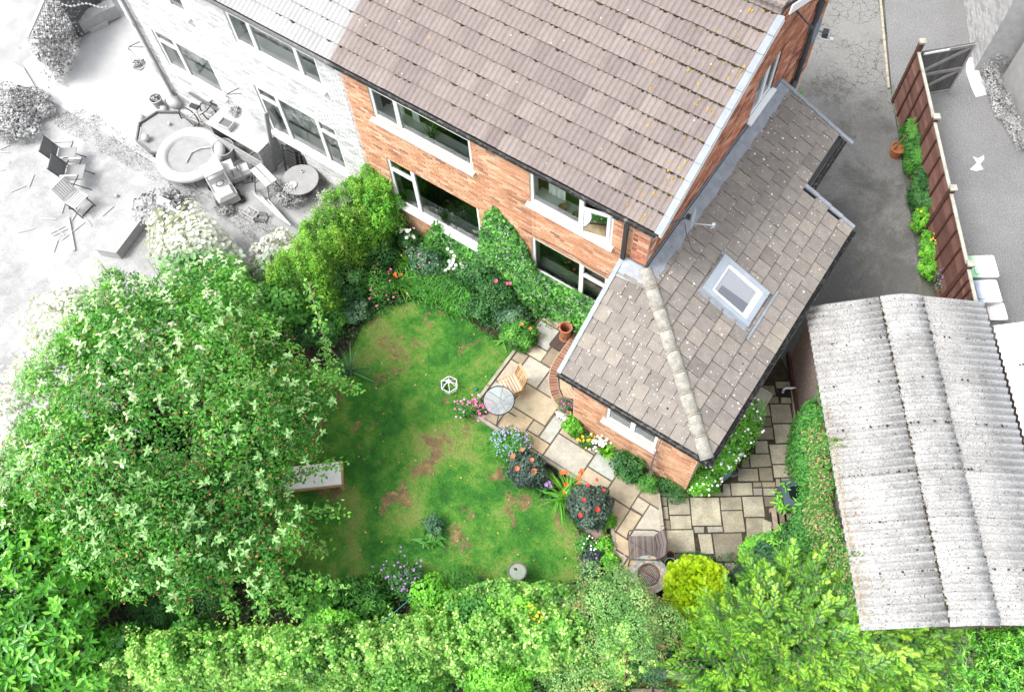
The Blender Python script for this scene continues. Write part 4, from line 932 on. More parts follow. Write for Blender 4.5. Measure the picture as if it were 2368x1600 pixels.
for i in range(4):
    s0, s1 = posts[i]+.06, min(posts[i+1]-.06, FL_+.3)
    nb = 13; top = 1.8
    for k in range(nb):
        z = .12+(top-.12)*k/nb; mb = MB(); a = F0+fd*s0; b = F0+fd*s1; e = random.uniform(-.004, .004)
        h = (top-.12)/nb
        vs = [a+fn*.010+Vector((0, 0, z)), b+fn*.010+Vector((0, 0, z+e)), b+fn*.030+Vector((0, 0, z+e-.01)), a+fn*.030+Vector((0, 0, z-.01)), a+fn*.0+Vector((0, 0, z+h+.015)), b+fn*.0+Vector((0, 0, z+h+.015)), b+fn*.008+Vector((0, 0, z+h+.015)), a+fn*.008+Vector((0, 0, z+h+.015))]
        mb.add(vs, [(0, 1, 2, 3), (4, 7, 6, 5), (3, 2, 6, 7), (0, 4, 5, 1), (0, 3, 7, 4), (1, 5, 6, 2)]); mb.build('board', M['fence'], fence)
    n = 4
    for k in range(1, n):
        s = s0+(s1-s0)*k/n; p = F0+fd*s+fn*.045; mb = MB(); mb.box((p.x, p.y, .96), (.045, .03, 1.68), rz=math.atan2(fd.y, fd.x)); mb.build('batten', M['fpost'], fence)
    mb = MB(); mb.bar(F0+fd*s0+Vector((0, 0, top+.02)), F0+fd*s1+Vector((0, 0, top+.02)), .07, .03); mb.build('capping_rail', M['fcap'], fence)
M['gate'] = mat('bleached_gate_board', [(0, (.085, .08, .078)), (1, (.13, .125, .12))], .85, 'obj', n1=(6, .15), n2=(50, .2))
M['gateb'] = mat('bleached_gate_brace', (.22, .21, .205), .85, n1=(6, .15))
gd0 = at(1385, 470, 1.8, 'z8'); gd1 = at(1875, 385, 1.8, 'z8'); gdv = Vector((gd1.x-gd0.x, gd1.y-gd0.y, 0)); gl = gdv.length; gdv /= gl; gn = Vector((gdv.y, -gdv.x, 0)); G0 = Vector((gd0.x, gd0.y, 0))
gate = empty('timber_gate', (0, 0, 0), 0, 'open grey boarded gate with crossed braces standing at the far end of the fence', 'gate')
nb = 12
for k in range(nb):
    a = G0+gdv*(gl*k/nb+.004); b = G0+gdv*(gl*(k+1)/nb-.004); mb = MB(); mb.bar((a+b)/2+Vector((0, 0, .08)), (a+b)/2+Vector((0, 0, 1.8)), (b-a).length, .02, upv=tuple(gn)); mb.build('board', M['gate'], gate)
mb = MB(); o_ = gn*.03
for a, b in (((.03, 1.74), (gl-.03, 1.74)), ((.03, .95), (gl-.03, .95)), ((.03, .15), (gl-.03, .15)), ((.05, .98), (gl-.05, 1.7)), ((.05, .18), (gl-.05, .9))):
    mb.bar(G0+gdv*a[0]+o_+Vector((0, 0, a[1])), G0+gdv*b[0]+o_+Vector((0, 0, b[1])), .03, .09)
mb.bar(G0+gdv*(gl-.03)+o_*1.4+Vector((0, 0, .1)), G0+gdv*(gl-.03)+o_*1.4+Vector((0, 0, 1.8)), .05, .05)
mb.build('brace', M['gateb'], gate)
mb = MB(); mb.bar(G0+gdv*.05+gn*.05+Vector((0, 0, 1.76)), G0+gdv*(gl*.5)+gn*.05+Vector((0, 0, 1.76)), .02, .05); mb.build('hinge', M['upvc'], gate)
# wheelie bins
def rbox(mb, w, d, z0, z1, r=.04, taper=1.):
    pts = []
    for sx, sy2 in ((1, 1), (-1, 1), (-1, -1), (1, -1)):
        for k in range(4):
            a = {(1, 1): 0, (-1, 1): math.pi/2, (-1, -1): math.pi, (1, -1): 1.5*math.pi}[(sx, sy2)]+k*math.pi/6
            pts.append((sx*(w/2-r)+math.cos(a)*r, sy2*(d/2-r)+math.sin(a)*r))
    n = len(pts); vs = [(x*taper, y*taper, z0) for x, y in pts]+[(x, y, z1) for x, y in pts]
    mb.add(vs, [tuple(range(n))[::-1], tuple(range(n, 2*n))]+[(i, (i+1) % n, n+(i+1) % n, n+i) for i in range(n)])
def bin_(px, py, z, colr, label):
    p = at(px, py, z, 's'); fadeb = [((-gb.x, -gb.y, 0), -(gb.dot(Vector((p.x, p.y, 0)))-.1), .14)]
    m_ = mat('bin_'+label.split()[1], colr, .5, fade=fadeb, fl=.42)
    b = empty('wheelie_bin', (p.x, p.y, 0), math.atan2(gb.y, gb.x), label, 'wheelie bin', 'wheelie bins behind the fence')
    mb = MB(); rbox(mb, .52, .48, .08, .98, taper=.82); mb.build('body', m_, b)
    mb = MB(); rbox(mb, .60, .56, .98, 1.03); rbox(mb, .42, .40, 1.03, 1.055); mb.build('lid', m_, b)
    mb = MB(); mb.tube([(-.3, -.2, 1.0), (-.34, -.2, .98), (-.34, .2, .98), (-.3, .2, 1.0)], .015, 6); mb.build('handle', m_, b)
    for s_ in (-1, 1): mb = MB(); mb.tube([(-.2, s_*.2, .1), (-.2, s_*.25, .1)], .1, 14); mb.build('wheel', M['black'], b)
    return b
bin_(1075, 290, 1.04, (.22, .42, .26), 'pale green-lidded wheelie bin, farther of the two upright bins')
bin_(1110, 590, 1.04, (.20, .25, .36), 'faded blue-lidded wheelie bin, nearer of the two upright bins')
b = bin_(1250, 830, .8, (.40, .40, .40), 'grey bleached recycling tub beside the garage roof corner'); b.name = 'recycling_tub'
b['category'] = 'tub'; b['group'] = 'tubs behind the fence'; b.scale = (.65, .75, .75)

# ---------------------------------------------------------------- foliage tools
def unit(v): return v/np.maximum(np.linalg.norm(v, axis=1, keepdims=True), 1e-9)
KITE = (np.array([[0, 0, 0], [.5, .42, .10], [0, 1, 0], [-.5, .42, .10]]), np.array([[0, 1, 2], [0, 2, 3]]))
ROUND = (np.array([[0, 0, 0], [.42, .18, .07], [.5, .58, .05], [.0, 1, -.05], [-.5, .58, .05], [-.42, .18, .07]]), np.array([[0, 1, 2], [0, 2, 3], [0, 3, 4], [0, 4, 5]]))
OVAL = (np.array([[0, 0, 0], [.34, .25, .06], [.42, .6, .06], [.0, 1, -.12], [-.42, .6, .06], [-.34, .25, .06]]), np.array([[0, 1, 2], [0, 2, 3], [0, 3, 4], [0, 4, 5]]))
LOBE = (np.array([[0, 0, 0], [.5, .1, .04], [.36, .5, 0], [.0, 1, -.08], [-.36, .5, 0], [-.5, .1, .04]]), np.array([[0, 1, 2], [0, 2, 3], [0, 3, 4], [0, 4, 5]]))
NEED = (np.array([[0, 0, 0], [.5, .3, 0], [0, 1, 0], [-.5, .3, 0]]), np.array([[0, 1, 2], [0, 2, 3]]))
def frames(N, nrm, rng_dir=None, tilt=.35, up_bias=0.):
    n = unit(nrm+rng.normal(0, tilt, nrm.shape)+np.array([0, 0, up_bias]))
    d = rng.normal(0, 1, n.shape) if rng_dir is None else rng_dir+rng.normal(0, .3, n.shape)
    y = unit(d-n*(d*n).sum(1, keepdims=True)); x = np.cross(y, n); return x, y, n
def leaf_arrays(pos, x, y, n, L_, W_, shape=KITE):
    tv, tf = shape; N = len(pos)
    V = pos[:, None, :]+x[:, None, :]*(tv[None, :, 0:1]*W_[:, None, None])+y[:, None, :]*(tv[None, :, 1:2]*L_[:, None, None])+n[:, None, :]*(tv[None, :, 2:3]*L_[:, None, None])
    F = (np.arange(N)[:, None, None]*len(tv)+tf[None]); return V.reshape(-1, 3), F.reshape(-1, 3)
def leaves(name, par, pos, nrm, L_, W_, m_, shape=KITE, tilt=.35, up_bias=.3, tint=None, dirs=None, single=0, single_mat=None, kind='stuff', leafname='leaf'):
    pos = np.asarray(pos, float); N = len(pos)
    L_ = L_*rng.uniform(.7, 1.25, N); W_ = W_*rng.uniform(.75, 1.2, N)
    x, y, n = frames(N, np.asarray(nrm, float), dirs, tilt, up_bias)
    t = rng.random(N) if tint is None else np.clip(tint, 0, 1)
    if single:
        # the ones that show largest: nearest and uppermost
        score = np.linalg.norm(pos-np.array([0, 0, CAMZ]), axis=1)-2.5*n[:, 2]*(1 if True else 0)-L_*3; o_ = np.argsort(score); sel = o_[:single]; rest = o_[single:]
        me = bpy.data.meshes.new(leafname); me.from_pydata([tuple(v) for v in shape[0]], [], [tuple(f) for f in shape[1]]); me.materials.append(single_mat or m_)
        for i in sel:
            ob = bpy.data.objects.new(leafname, me); col.objects.link(ob); ob.parent = par
            Mx = Matrix([[x[i][k]*W_[i], y[i][k]*L_[i], n[i][k]*L_[i], pos[i][k]] for k in range(3)]+[[0, 0, 0, 1]]); ob.matrix_basis = Mx
        pos, x, y, n, L_, W_, t = pos[rest], x[rest], y[rest], n[rest], L_[rest], W_[rest], t[rest]
    if len(pos) == 0: return None
    V, F = leaf_arrays(pos, x, y, n, L_, W_, shape); T = np.repeat(t, len(shape[1]))
    o = link(name, npmesh(name, V, F, T, m_), par)
    if kind: o['kind'] = kind
    return o
def blob(n, c, r, lumps=14, lr=.42, fill=.25, seed=None, rz=0., zmin=None, flat=0):
    """points + outward normals on a lumpy crown: sub-clumps spread over an ellipsoid"""
    c = np.array(c, float); r = np.array(r, float); K = lumps
    i = np.arange(K)+.5; ph = np.arccos(1-1.75*i/K); th = math.pi*(1+5**.5)*i+rng.uniform(0, 6)
    cc = np.stack([np.cos(th)*np.sin(ph), np.sin(th)*np.sin(ph), np.cos(ph)], 1)*rng.uniform(.55, .85, (K, 1)); rr = lr*rng.uniform(.7, 1.25, K)
    k = rng.integers(0, K, n); d = unit(rng.normal(0, 1, (n, 3))); d[:, 2] = np.abs(d[:, 2])*np.where(rng.random(n) < .85, 1, -1)
    rad = np.where(rng.random(n) < fill, rng.uniform(.4, 1, n), rng.uniform(.88, 1.08, n))
    p = cc[k]+d*(rr[k]*rad)[:, None]
    # drop those buried well inside the ellipsoid from other clumps
    dep = (np.linalg.norm(p[:, None, :]-cc[None], axis=2)/rr[None]).min(1); keep = (dep > .62) | (rng.random(n) < .25)
    p, d, k = p[keep], d[keep], k[keep]
    nrm = unit(d*.7+p*.6); P_ = p*r; ca, sa = math.cos(rz), math.sin(rz)
    P_ = np.stack([P_[:, 0]*ca-P_[:, 1]*sa, P_[:, 0]*sa+P_[:, 1]*ca, P_[:, 2]], 1)+c
    nn = np.stack([nrm[:, 0]*ca-nrm[:, 1]*sa, nrm[:, 0]*sa+nrm[:, 1]*ca, nrm[:, 2]], 1)
    if zmin is not None: q = P_[:, 2] > zmin; P_, nn, k = P_[q], nn[q], k[q]
    lump_t = rng.random(K)[k]; return P_, nn, lump_t
def stems(par, base, tips, m_, r0=.03, r1=.008, name='branch'):
    mb = MB()
    for t in tips:
        b = Vector(base); t = Vector(t); mid = b.lerp(t, .5)+Vector((random.uniform(-.1, .1), random.uniform(-.1, .1), .08))*(t-b).length
        mb.tube([b, mid, t], [r0, (r0+r1)/2, r1], 5, cap=False)
    return mb.build(name, m_, par)
M['bark'] = mat('bark', [(0, (.06, .045, .035)), (1, (.16, .13, .11))], .95, 'tint', n1=(20, .3))
M['bark_p'] = mat('pale_twig', [(0, (.16, .13, .12)), (1, (.30, .26, .25))], .9, 'tint')
def gm(name, stops, **k):
    g_ = k.pop('gain', 1.42); stops = [(p, (min(.6, c[0]*g_*1.06), min(.6, c[1]*g_*1.03), min(.6, c[2]*g_*.85))) for p, c in stops]
    k.setdefault('trans', .28); return mat(name, stops, k.pop('rough', .5), k.pop('rnd', 'tint'), n1=k.pop('n1', (1.1, .18)), **k)
def fline(p, q, z, w, away):
    """vertical plane through two photo points at height z; the side of `away` is bleached"""
    a, b, c = at(*p, z), at(*q, z), at(*away, z); n = Vector((b.y-a.y, a.x-b.x, 0)).normalized()
    if n.dot(c-a) > 0: n = -n
    return (tuple(n), n.dot(a), w)
fT = [fline((40, 980), (215, 650), 3, .5, (0, 500)), fline((150, 640), (600, 570), 3, .35, (200, 300))]
fV = [fline((420, 590), (620, 565), 1.8, .3, (400, 300)), fline((150, 760), (330, 590), 1.6, .5, (0, 300))]
fP = [fline((850, 340), (560, 590), 1.6, .12, (500, 300))]
APL = [(0, (.015, .07, .012)), (.3, (.035, .15, .022)), (.6, (.07, .235, .035)), (.82, (.13, .32, .055)), (.97, (.22, .40, .10)), (1, (.45, .28, .05))]
M['apple'] = gm('apple_leaf', APL, fade=fT, fl=.22, fk=1.5)
M['apple_t'] = gm('apple_shoot_leaf', [(0, (.11, .27, .08)), (.45, (.24, .38, .20)), (1, (.44, .50, .40))], fade=fT, fl=.25, fk=1.2)
M['apple_to'] = gm('apple_shoot_leaf_single', [(0, (.13, .28, .09)), (.5, (.26, .39, .21)), (1, (.44, .50, .40))], rnd='obj', fade=fT, fl=.25, fk=1.2)
M['apple_f'] = mat('crab_apple', [(0, (.34, .06, .06)), (.6, (.48, .15, .12)), (1, (.46, .26, .13))], .4, 'tint')
LAU = [(0, (.015, .075, .010)), (.3, (.035, .16, .015)), (.6, (.07, .25, .025)), (.85, (.13, .34, .04)), (1, (.22, .42, .07))]
M['laurel'] = gm('laurel_leaf', LAU, rough=.3, trans=.2); M['laurel_o'] = gm('laurel_leaf_single', LAU, rnd='obj', rough=.3, trans=.2)
IVY = [(0, (.02, .08, .012)), (.3, (.045, .16, .02)), (.6, (.10, .26, .04)), (.82, (.17, .34, .07)), (.94, (.30, .42, .14)), (1, (.42, .40, .22))]
M['ivy'] = gm('ivy_leaf', IVY, rough=.45, n1=(.9, .3))
PRI = [(0, (.02, .07, .01)), (.3, (.045, .14, .015)), (.65, (.09, .23, .02)), (.9, (.16, .32, .035)), (1, (.26, .36, .07))]
M['privet'] = gm('privet_leaf', PRI, n1=(1.3, .35), fade=fP, fl=.22, fk=1.5)
CLI = [(0, (.012, .06, .012)), (.4, (.03, .13, .02)), (.75, (.06, .21, .03)), (1, (.12, .30, .05))]
M['climb'] = gm('climber_leaf', CLI, n1=(1.5, .3)); M['climb_o'] = gm('climber_leaf_single', CLI, rnd='obj', n1=(1.5, .3))
M['vine'] = gm('vine_leaf', [(0, (.02, .09, .014)), (.5, (.055, .20, .03)), (1, (.13, .33, .06))], fade=fV, fl=.22, fk=1.4)
M['vine_o'] = gm('vine_leaf_single', [(0, (.03, .12, .016)), (.5, (.06, .22, .03)), (1, (.13, .33, .06))], rnd='obj', fade=fV, fl=.22, fk=1.4)
M['dkgreen'] = gm('dark_shrub_leaf', [(0, (.010, .05, .014)), (.5, (.026, .105, .028)), (1, (.07, .18, .055))])
M['dahlia'] = gm('dark_dahlia_leaf', [(0, (.012, .026, .024)), (.5, (.028, .052, .046)), (1, (.055, .09, .075))], trans=.1)
M['midgreen'] = gm('mid_green_leaf', [(0, (.015, .07, .015)), (.5, (.04, .16, .025)), (1, (.09, .26, .05))])
M['lime'] = gm('bright_green_leaf', [(0, (.03, .13, .012)), (.5, (.08, .27, .025)), (1, (.18, .42, .05))])
M['blueg'] = gm('grey_green_leaf', [(0, (.02, .07, .04)), (.5, (.05, .13, .08)), (1, (.13, .23, .15))])
M['strap'] = gm('strap_leaf', [(0, (.02, .10, .015)), (.5, (.05, .20, .03)), (1, (.11, .31, .05))])
SPR = [(0, (.008, .035, .010)), (.3, (.02, .085, .014)), (.55, (.055, .16, .016)), (.78, (.14, .28, .02)), (1, (.30, .40, .04))]
M['spruce'] = gm('spruce_needle', SPR, trans=.15, n1=(1.2, .25), gain=1.62)
M['gold'] = gm('golden_needle', [(0, (.05, .14, .008)), (.4, (.16, .30, .008)), (.75, (.28, .40, .010)), (1, (.38, .46, .02))], trans=.2)
M['silver'] = gm('silver_leaf', [(0, (.07, .12, .09)), (.5, (.17, .23, .17)), (1, (.36, .38, .30))])
M['autumn'] = gm('tinted_ivy_leaf', [(0, (.03, .10, .02)), (.35, (.07, .20, .04)), (.6, (.17, .24, .09)), (.8, (.27, .16, .12)), (1, (.33, .20, .16))])
M['rose'] = gm('willowy_leaf', [(0, (.03, .10, .03)), (.4, (.07, .18, .05)), (.75, (.16, .29, .11)), (.93, (.30, .33, .15)), (1, (.40, .22, .10))])
M['ngreen'] = mat('bleached_leaf', [(0, (.10, .10, .10)), (.4, (.24, .24, .24)), (.8, (.42, .42, .42)), (1, (.5, .5, .5))], .7, 'tint')
M['white_f'] = mat('white_petal', (.80, .80, .78), .6); M['pink_f'] = mat('pink_petal', (.62, .12, .25), .6); M['red_f'] = mat('red_petal', (.55, .03, .02), .6)
M['orange_f'] = mat('orange_petal', (.62, .11, .01), .6); M['yellow_f'] = mat('yellow_petal', (.70, .50, .01), .6); M['purple_f'] = mat('purple_petal', (.30, .16, .42), .6); M['blue_f'] = mat('lilac_petal', (.30, .30, .62), .6)
M['salmon_f'] = mat('salmon_petal', (.65, .16, .08), .6)
def flower_mesh(name, m_, r=.03, petals=8, centre=None, cup=.2):
    mb = MB()
    for k in range(petals):
        a = 2*math.pi*k/petals; b_ = a+math.pi/petals*.9; c_ = a-math.pi/petals*.9
        mb.add([(0, 0, 0), (math.cos(c_)*r*.7, math.sin(c_)*r*.7, r*cup*.6), (math.cos(a)*r, math.sin(a)*r, r*cup), (math.cos(b_)*r*.7, math.sin(b_)*r*.7, r*cup*.6)], [(0, 1, 2, 3)])
    me = mb.mesh(name); me.materials.append(m_)
    if centre:
        me.materials.append(centre); n0 = len(me.polygons)
        mb.add([(.28*r*math.cos(k*1.0472), .28*r*math.sin(k*1.0472), r*.16) for k in range(6)], [(0, 1, 2, 3, 4, 5)])
        me2 = mb.mesh(name); me2.materials.append(m_); me2.materials.append(centre); me2.polygons[len(me2.polygons)-1].material_index = 1; return me2
    return me
def flowers(par, me, pts, s=1., name='flower'):
    for p in pts:
        o = bpy.data.objects.new(name, me); col.objects.link(o); o.parent = par; o.location = p
        o.rotation_euler = (random.uniform(-.5, .5), random.uniform(-.5, .5), random.uniform(0, 6)); q = s*random.uniform(.8, 1.2); o.scale = (q, q, q)
def pts_in(x, y, z, rx, ry, n, rz_=.05, sp='v'):
    c = at(x, y, z, sp); out = []
    for _ in range(n):
        a = random.uniform(0, 6.28); r = math.sqrt(random.random()); out.append(c+Vector((rx*r*math.cos(a), ry*r*math.sin(a), random.uniform(-rz_, rz_))))
    return out
def bush(name, label, cat, x, y, h, rx, ry, m_, n=1500, L_=.06, W_=.04, shape=KITE, lumps=12, lr=.42, sp='v', rz=0., z0=0., group=None, tilt=.4, single=0, sm=None, upb=.3, stem=True, fill=.25, leafname='leaf'):
    """bush of height h whose middle shows at photo point x,y"""
    zc = z0+h*.5; c = at(x, y, zc, sp); r = empty(name, (c.x, c.y, z0), rz, label, cat, group)
    P_, nn, lt = blob(n, (0, 0, zc-z0), (rx, ry, h*.55), lumps, lr, fill, zmin=.01)
    t = lt*.55+rng.random(len(P_))*.45+.05*nn[:, 2]
    if single:
        # single leaves: positions are local to r
        pass
    leaves('foliage', r, P_, nn, L_, W_, m_, shape, tilt, upb, t, single=single, single_mat=sm, leafname=leafname)
    if stem: stems(r, (0, 0, 0), [tuple(P_[i]*.8) for i in rng.integers(0, len(P_), 7)], M['bark'], .014, .004, 'stem')
    return r, P_, nn
def strapleaves(par, n, L_, W_, m_, r0=.05, arch=.6, name='leaf', kind=None, joined=True, c=(0, 0, 0), spread=None):
    mb = MB()
    for _ in range(n):
        a = random.uniform(0, 6.28); l = L_*random.uniform(.6, 1.2); w = W_*random.uniform(.8, 1.2); rr = r0*math.sqrt(random.random()); e = random.uniform(.3, 1.)*arch
        bx, by = c[0]+rr*math.cos(a*3.1), c[1]+rr*math.sin(a*3.1); dx, dy = math.cos(a), math.sin(a); vs = []; K = 4
        for k in range(K+1):
            t = k/K; s = l*t*(.25+.75*t*e+.2*e); z = l*(t-t*t*e*.95)*.85; ww = w*(1-t**2.2)*.5+.001
            vs += [(bx+dx*s-dy*ww, by+dy*s+dx*ww, c[2]+z), (bx+dx*s+dy*ww, by+dy*s-dx*ww, c[2]+z)]
        mb.add(vs, [(2*k, 2*k+1, 2*k+3, 2*k+2) for k in range(K)])
    return mb.build(name, m_, par, kind=kind)
def pot(name, label, x, y, r, h, m_, sp='v', z0=0., cat='plant pot', group=None, soil=True, rim=.012, taper=.75, zref=None):
    p = at(x, y, z0+h, sp); e = empty(name, (p.x, p.y, z0), 0, label, cat, group); mb = MB()
    mb.lathe([(0.001, 0), (r*taper, 0), (r*.97, h*.82), (r*1.04, h*.84), (r*1.04, h), (r*.93, h), (r*.9, h*.9)], n=22); mb.build('pot_body', m_, e, smooth=False)
    if soil: mb = MB(); mb.lathe([(.001, h*.9), (r*.92, h*.88)], n=16); mb.build('potting_soil', M['soil'], e)
    return e
# ---------------------------------------------------------------- big crab apple tree
tree = empty('crab_apple_tree', at(395, 1010, 0), 0, 'large spreading crab apple tree with pale shoot tips and red fruit filling the left side', 'tree')
TL = tree.location.copy()
lo = lambda p: Vector(p)-TL
cpos = [((380, 960), 3.0, (2.75, 3.0, 2.0)), ((180, 900), 2.5, (1.6, 1.7, 1.5)), ((480, 760), 2.7, (1.9, 1.5, 1.4)), ((600, 940), 2.4, (1.5, 1.4, 1.2)), ((330, 1200), 2.6, (2.0, 1.3, 1.2)), ((560, 1200), 2.3, (1.45, 1.1, .9)), ((140, 1060), 2.4, (1.4, 1.4, 1.2)), ((300, 760), 2.9, (1.6, 1.4, 1.2)), ((560, 1080), 2.2, (1.0, .9, .8))]
AP, AN, AT = [], [], []
for (px, py), z, r in cpos:
    vol = r[0]*r[1]; c = at(px, py, z); P_, nn, lt = blob(int(3900*vol), lo(c), r, int(12+7*vol), .22, .3); AP.append(P_); AN.append(nn); AT.append(lt)
AP, AN, AT = map(np.concatenate, (AP, AN, AT))
t = .5*AT+.40*rng.random(len(AT)); t = np.where(rng.random(len(t)) < .006, 1, np.clip(t, 0, .93))
leaves('crown', tree, AP, AN, .082, .047, M['apple'], OVAL, .6, .25, t)
stems(tree, (0, 0, 0), [tuple(Vector(AP[i])*.85) for i in rng.integers(0, len(AP), 70)], M['bark'], .07, .012)
mb = MB(); mb.tube([(0, 0, -.1), (.05, .03, .7), (0, .1, 1.6), (.1, 0, 2.6)], [.16, .13, .11, .07], 10); mb.build('trunk', M['bark'], tree)
# pale upright shoots with rosettes
outer = np.where(AN[:, 2] > .25)[0]; S_ = rng.choice(outer, 900, replace=False); mb = MB(); LP, LN, LD, LT = [], [], [], []
for i in S_:
    b = Vector(AP[i]); d = Vector(AN[i])*.6+Vector((random.uniform(-.3, .3), random.uniform(-.3, .3), .9)); d.normalize(); l = random.uniform(.1, .55); tip = b+d*l
    mb.tube([b-d*.15, b+d*l*.5, tip], [.007, .005, .003], 3, cap=False)
    nl = random.randint(5, 11); big = random.uniform(.6, 1.)
    for k in range(nl):
        f = random.uniform(.2, 1) if k < nl-3 else 1.; a = k*2.4+random.random(); x = d.cross(Vector((1, .2, .1))).normalized(); y = d.cross(x); dirv = (x*math.cos(a)+y*math.sin(a))+d*random.uniform(.1, .7)
        LP.append(b+d*l*f); LD.append(dirv.normalized()); LN.append((d*1.+dirv*.1)); LT.append(min(1, (.25+.85*f*random.random())*(1. if b.x < .7+.15*b.y else .4)))
mb.build('shoot', M['bark_p'], tree, kind='stuff')
leaves('shoot_leaves', tree, np.array(LP), np.array(LN), .105, .052, M['apple_t'], OVAL, .3, .1, np.array(LT), dirs=np.array(LD)*2, single=300, single_mat=M['apple_to'])
fi = rng.choice(np.where(AN[:, 2] > -.3)[0], 6500); mb = MB()
for i in fi:
    if (AP[i][0]*.9-AP[i][1]*.45) < .2 and random.random() < .65: continue
    c = Vector(AP[i])+Vector(AN[i])*.05; q = random.uniform(.013, .023)
    mb.add([c+Vector(e)*q for e in ((1, 0, 0), (0, 1, 0), (-1, 0, 0), (0, -1, 0), (0, 0, 1), (0, 0, -1))], [(0, 1, 4), (1, 2, 4), (2, 3, 4), (3, 0, 4), (1, 0, 5), (2, 1, 5), (3, 2, 5), (0, 3, 5)])
mb.build('fruit', M['apple_f'], tree, kind='stuff')
# drooping fruited branches over the lawn
for k, (sx, sy_, ex, ey, z0, z1) in enumerate(((640, 830, 815, 885, 2.6, 2.1), (600, 870, 760, 850, 2.5, 2.0), (700, 640, 760, 850, 2.3, 1.9), (560, 1120, 780, 1050, 2.2, 1.6), (560, 1180, 770, 1160, 2.1, 1.5), (500, 1230, 745, 1250, 2.0, 1.4), (500, 1260, 530, 1400, 2.0, 1.5), (560, 1260, 610, 1395, 2.0, 1.5), (590, 1250, 680, 1400, 2.0, 1.5), (400, 1250, 420, 1390, 2.0, 1.5), (560, 1290, 780, 1335, 1.9, 1.4))):
    a = lo(at(sx, sy_, z0)); b = lo(at(ex, ey, z1)); mb = MB(); pth = [a.lerp(b, t)+Vector((0, 0, .12*math.sin(t*3))) for t in (0, .25, .5, .75, 1)]; mb.tube(pth, [.014, .012, .01, .007, .004], 5, cap=False); mb.build('branch', M['bark_p'], tree)
    n = 210; tt = rng.random(n)**.8; P_ = np.array([pth[0]+(pth[-1]-pth[0])*float(q)+Vector((0, 0, .12*math.sin(q*3))) for q in tt])+rng.normal(0, .085, (n, 3)); leaves('branch_leaves', tree, P_, np.tile([0, 0, 1.], (n, 1)), .095, .055, M['apple'], OVAL, .5, .2, rng.uniform(.4, .95, n))
    mb = MB()
    for _ in range(26):
        c = pth[0].lerp(pth[-1], random.random())+Vector([random.gauss(0, .06) for _ in range(3)])+Vector((0, 0, .08)); q = .015
        mb.add([c+Vector(e)*q for e in ((1, 0, 0), (0, 1, 0), (-1, 0, 0), (0, -1, 0), (0, 0, 1), (0, 0, -1))], [(0, 1, 4), (1, 2, 4), (2, 3, 4), (3, 0, 4), (1, 0, 5), (2, 1, 5), (3, 2, 5), (0, 3, 5)])
    mb.build('branch_fruit', M['apple_f'], tree, kind='stuff')

# ---------------------------------------------------------------- laurel, bottom left
def whorls(P_, nn, per, L_, W_, up=.5):
    LP, LN, LD = [], [], []
    for p, n in zip(P_, nn):
        d = unit((n+np.array([0, 0, up])+rng.normal(0, .25, 3))[None])[0]; x = np.cross(d, [1, .3, .2]); x /= np.linalg.norm(x); y = np.cross(d, x); a0 = random.random()*6
        for k in range(per):
            a = a0+k*2.4; h = .02*k; dirv = (x*math.cos(a)+y*math.sin(a))*1.0+d*(.15+.09*k); LP.append(p+d*h); LD.append(dirv); LN.append(d-dirv*.15)
    return np.array(LP), np.array(LN), np.array(LD)
laurel = empty('laurel_bush', at(90, 1400, 0), 0, 'bright glossy laurel with long leaves in the bottom left corner', 'shrub'); LL = laurel.location.copy()
P_, nn = [], []
for (px, py), z, r in (((60, 1330), 1.7, (1.9, 1.9, 1.2)), ((70, 1160), 1.6, (1.3, 1.1, 1.2)), ((150, 1500), 1.5, (1.2, .9, 1.0)), ((0, 1500), 1.5, (1.4, 1.2, 1.1)), ((165, 1340), 1.5, (.75, .8, .8))):
    a, b, _ = blob(int(430*r[0]*r[1]), Vector(at(px, py, z))-LL, r, 30, .28, .2); P_.append(a); nn.append(b)
P_, nn = np.concatenate(P_), np.concatenate(nn); lp, ln, ld = whorls(P_, nn, 7, 0, 0)
leaves('foliage', laurel, lp, ln, .155, .076, M['laurel'], OVAL, .12, 0, np.clip(np.repeat(rng.random(len(P_)), 7)*.5+rng.random(len(lp))*.5, 0, 1), dirs=ld*3, single=300, single_mat=M['laurel_o'])
stems(laurel, (0, 0, 0), [tuple(P_[i]*.85) for i in rng.integers(0, len(P_), 30)], M['bark'], .04, .01, 'stem')
leaves('inner_foliage', laurel, P_*.86, nn, .13, .055, M['dkgreen'], OVAL, .4, .2)

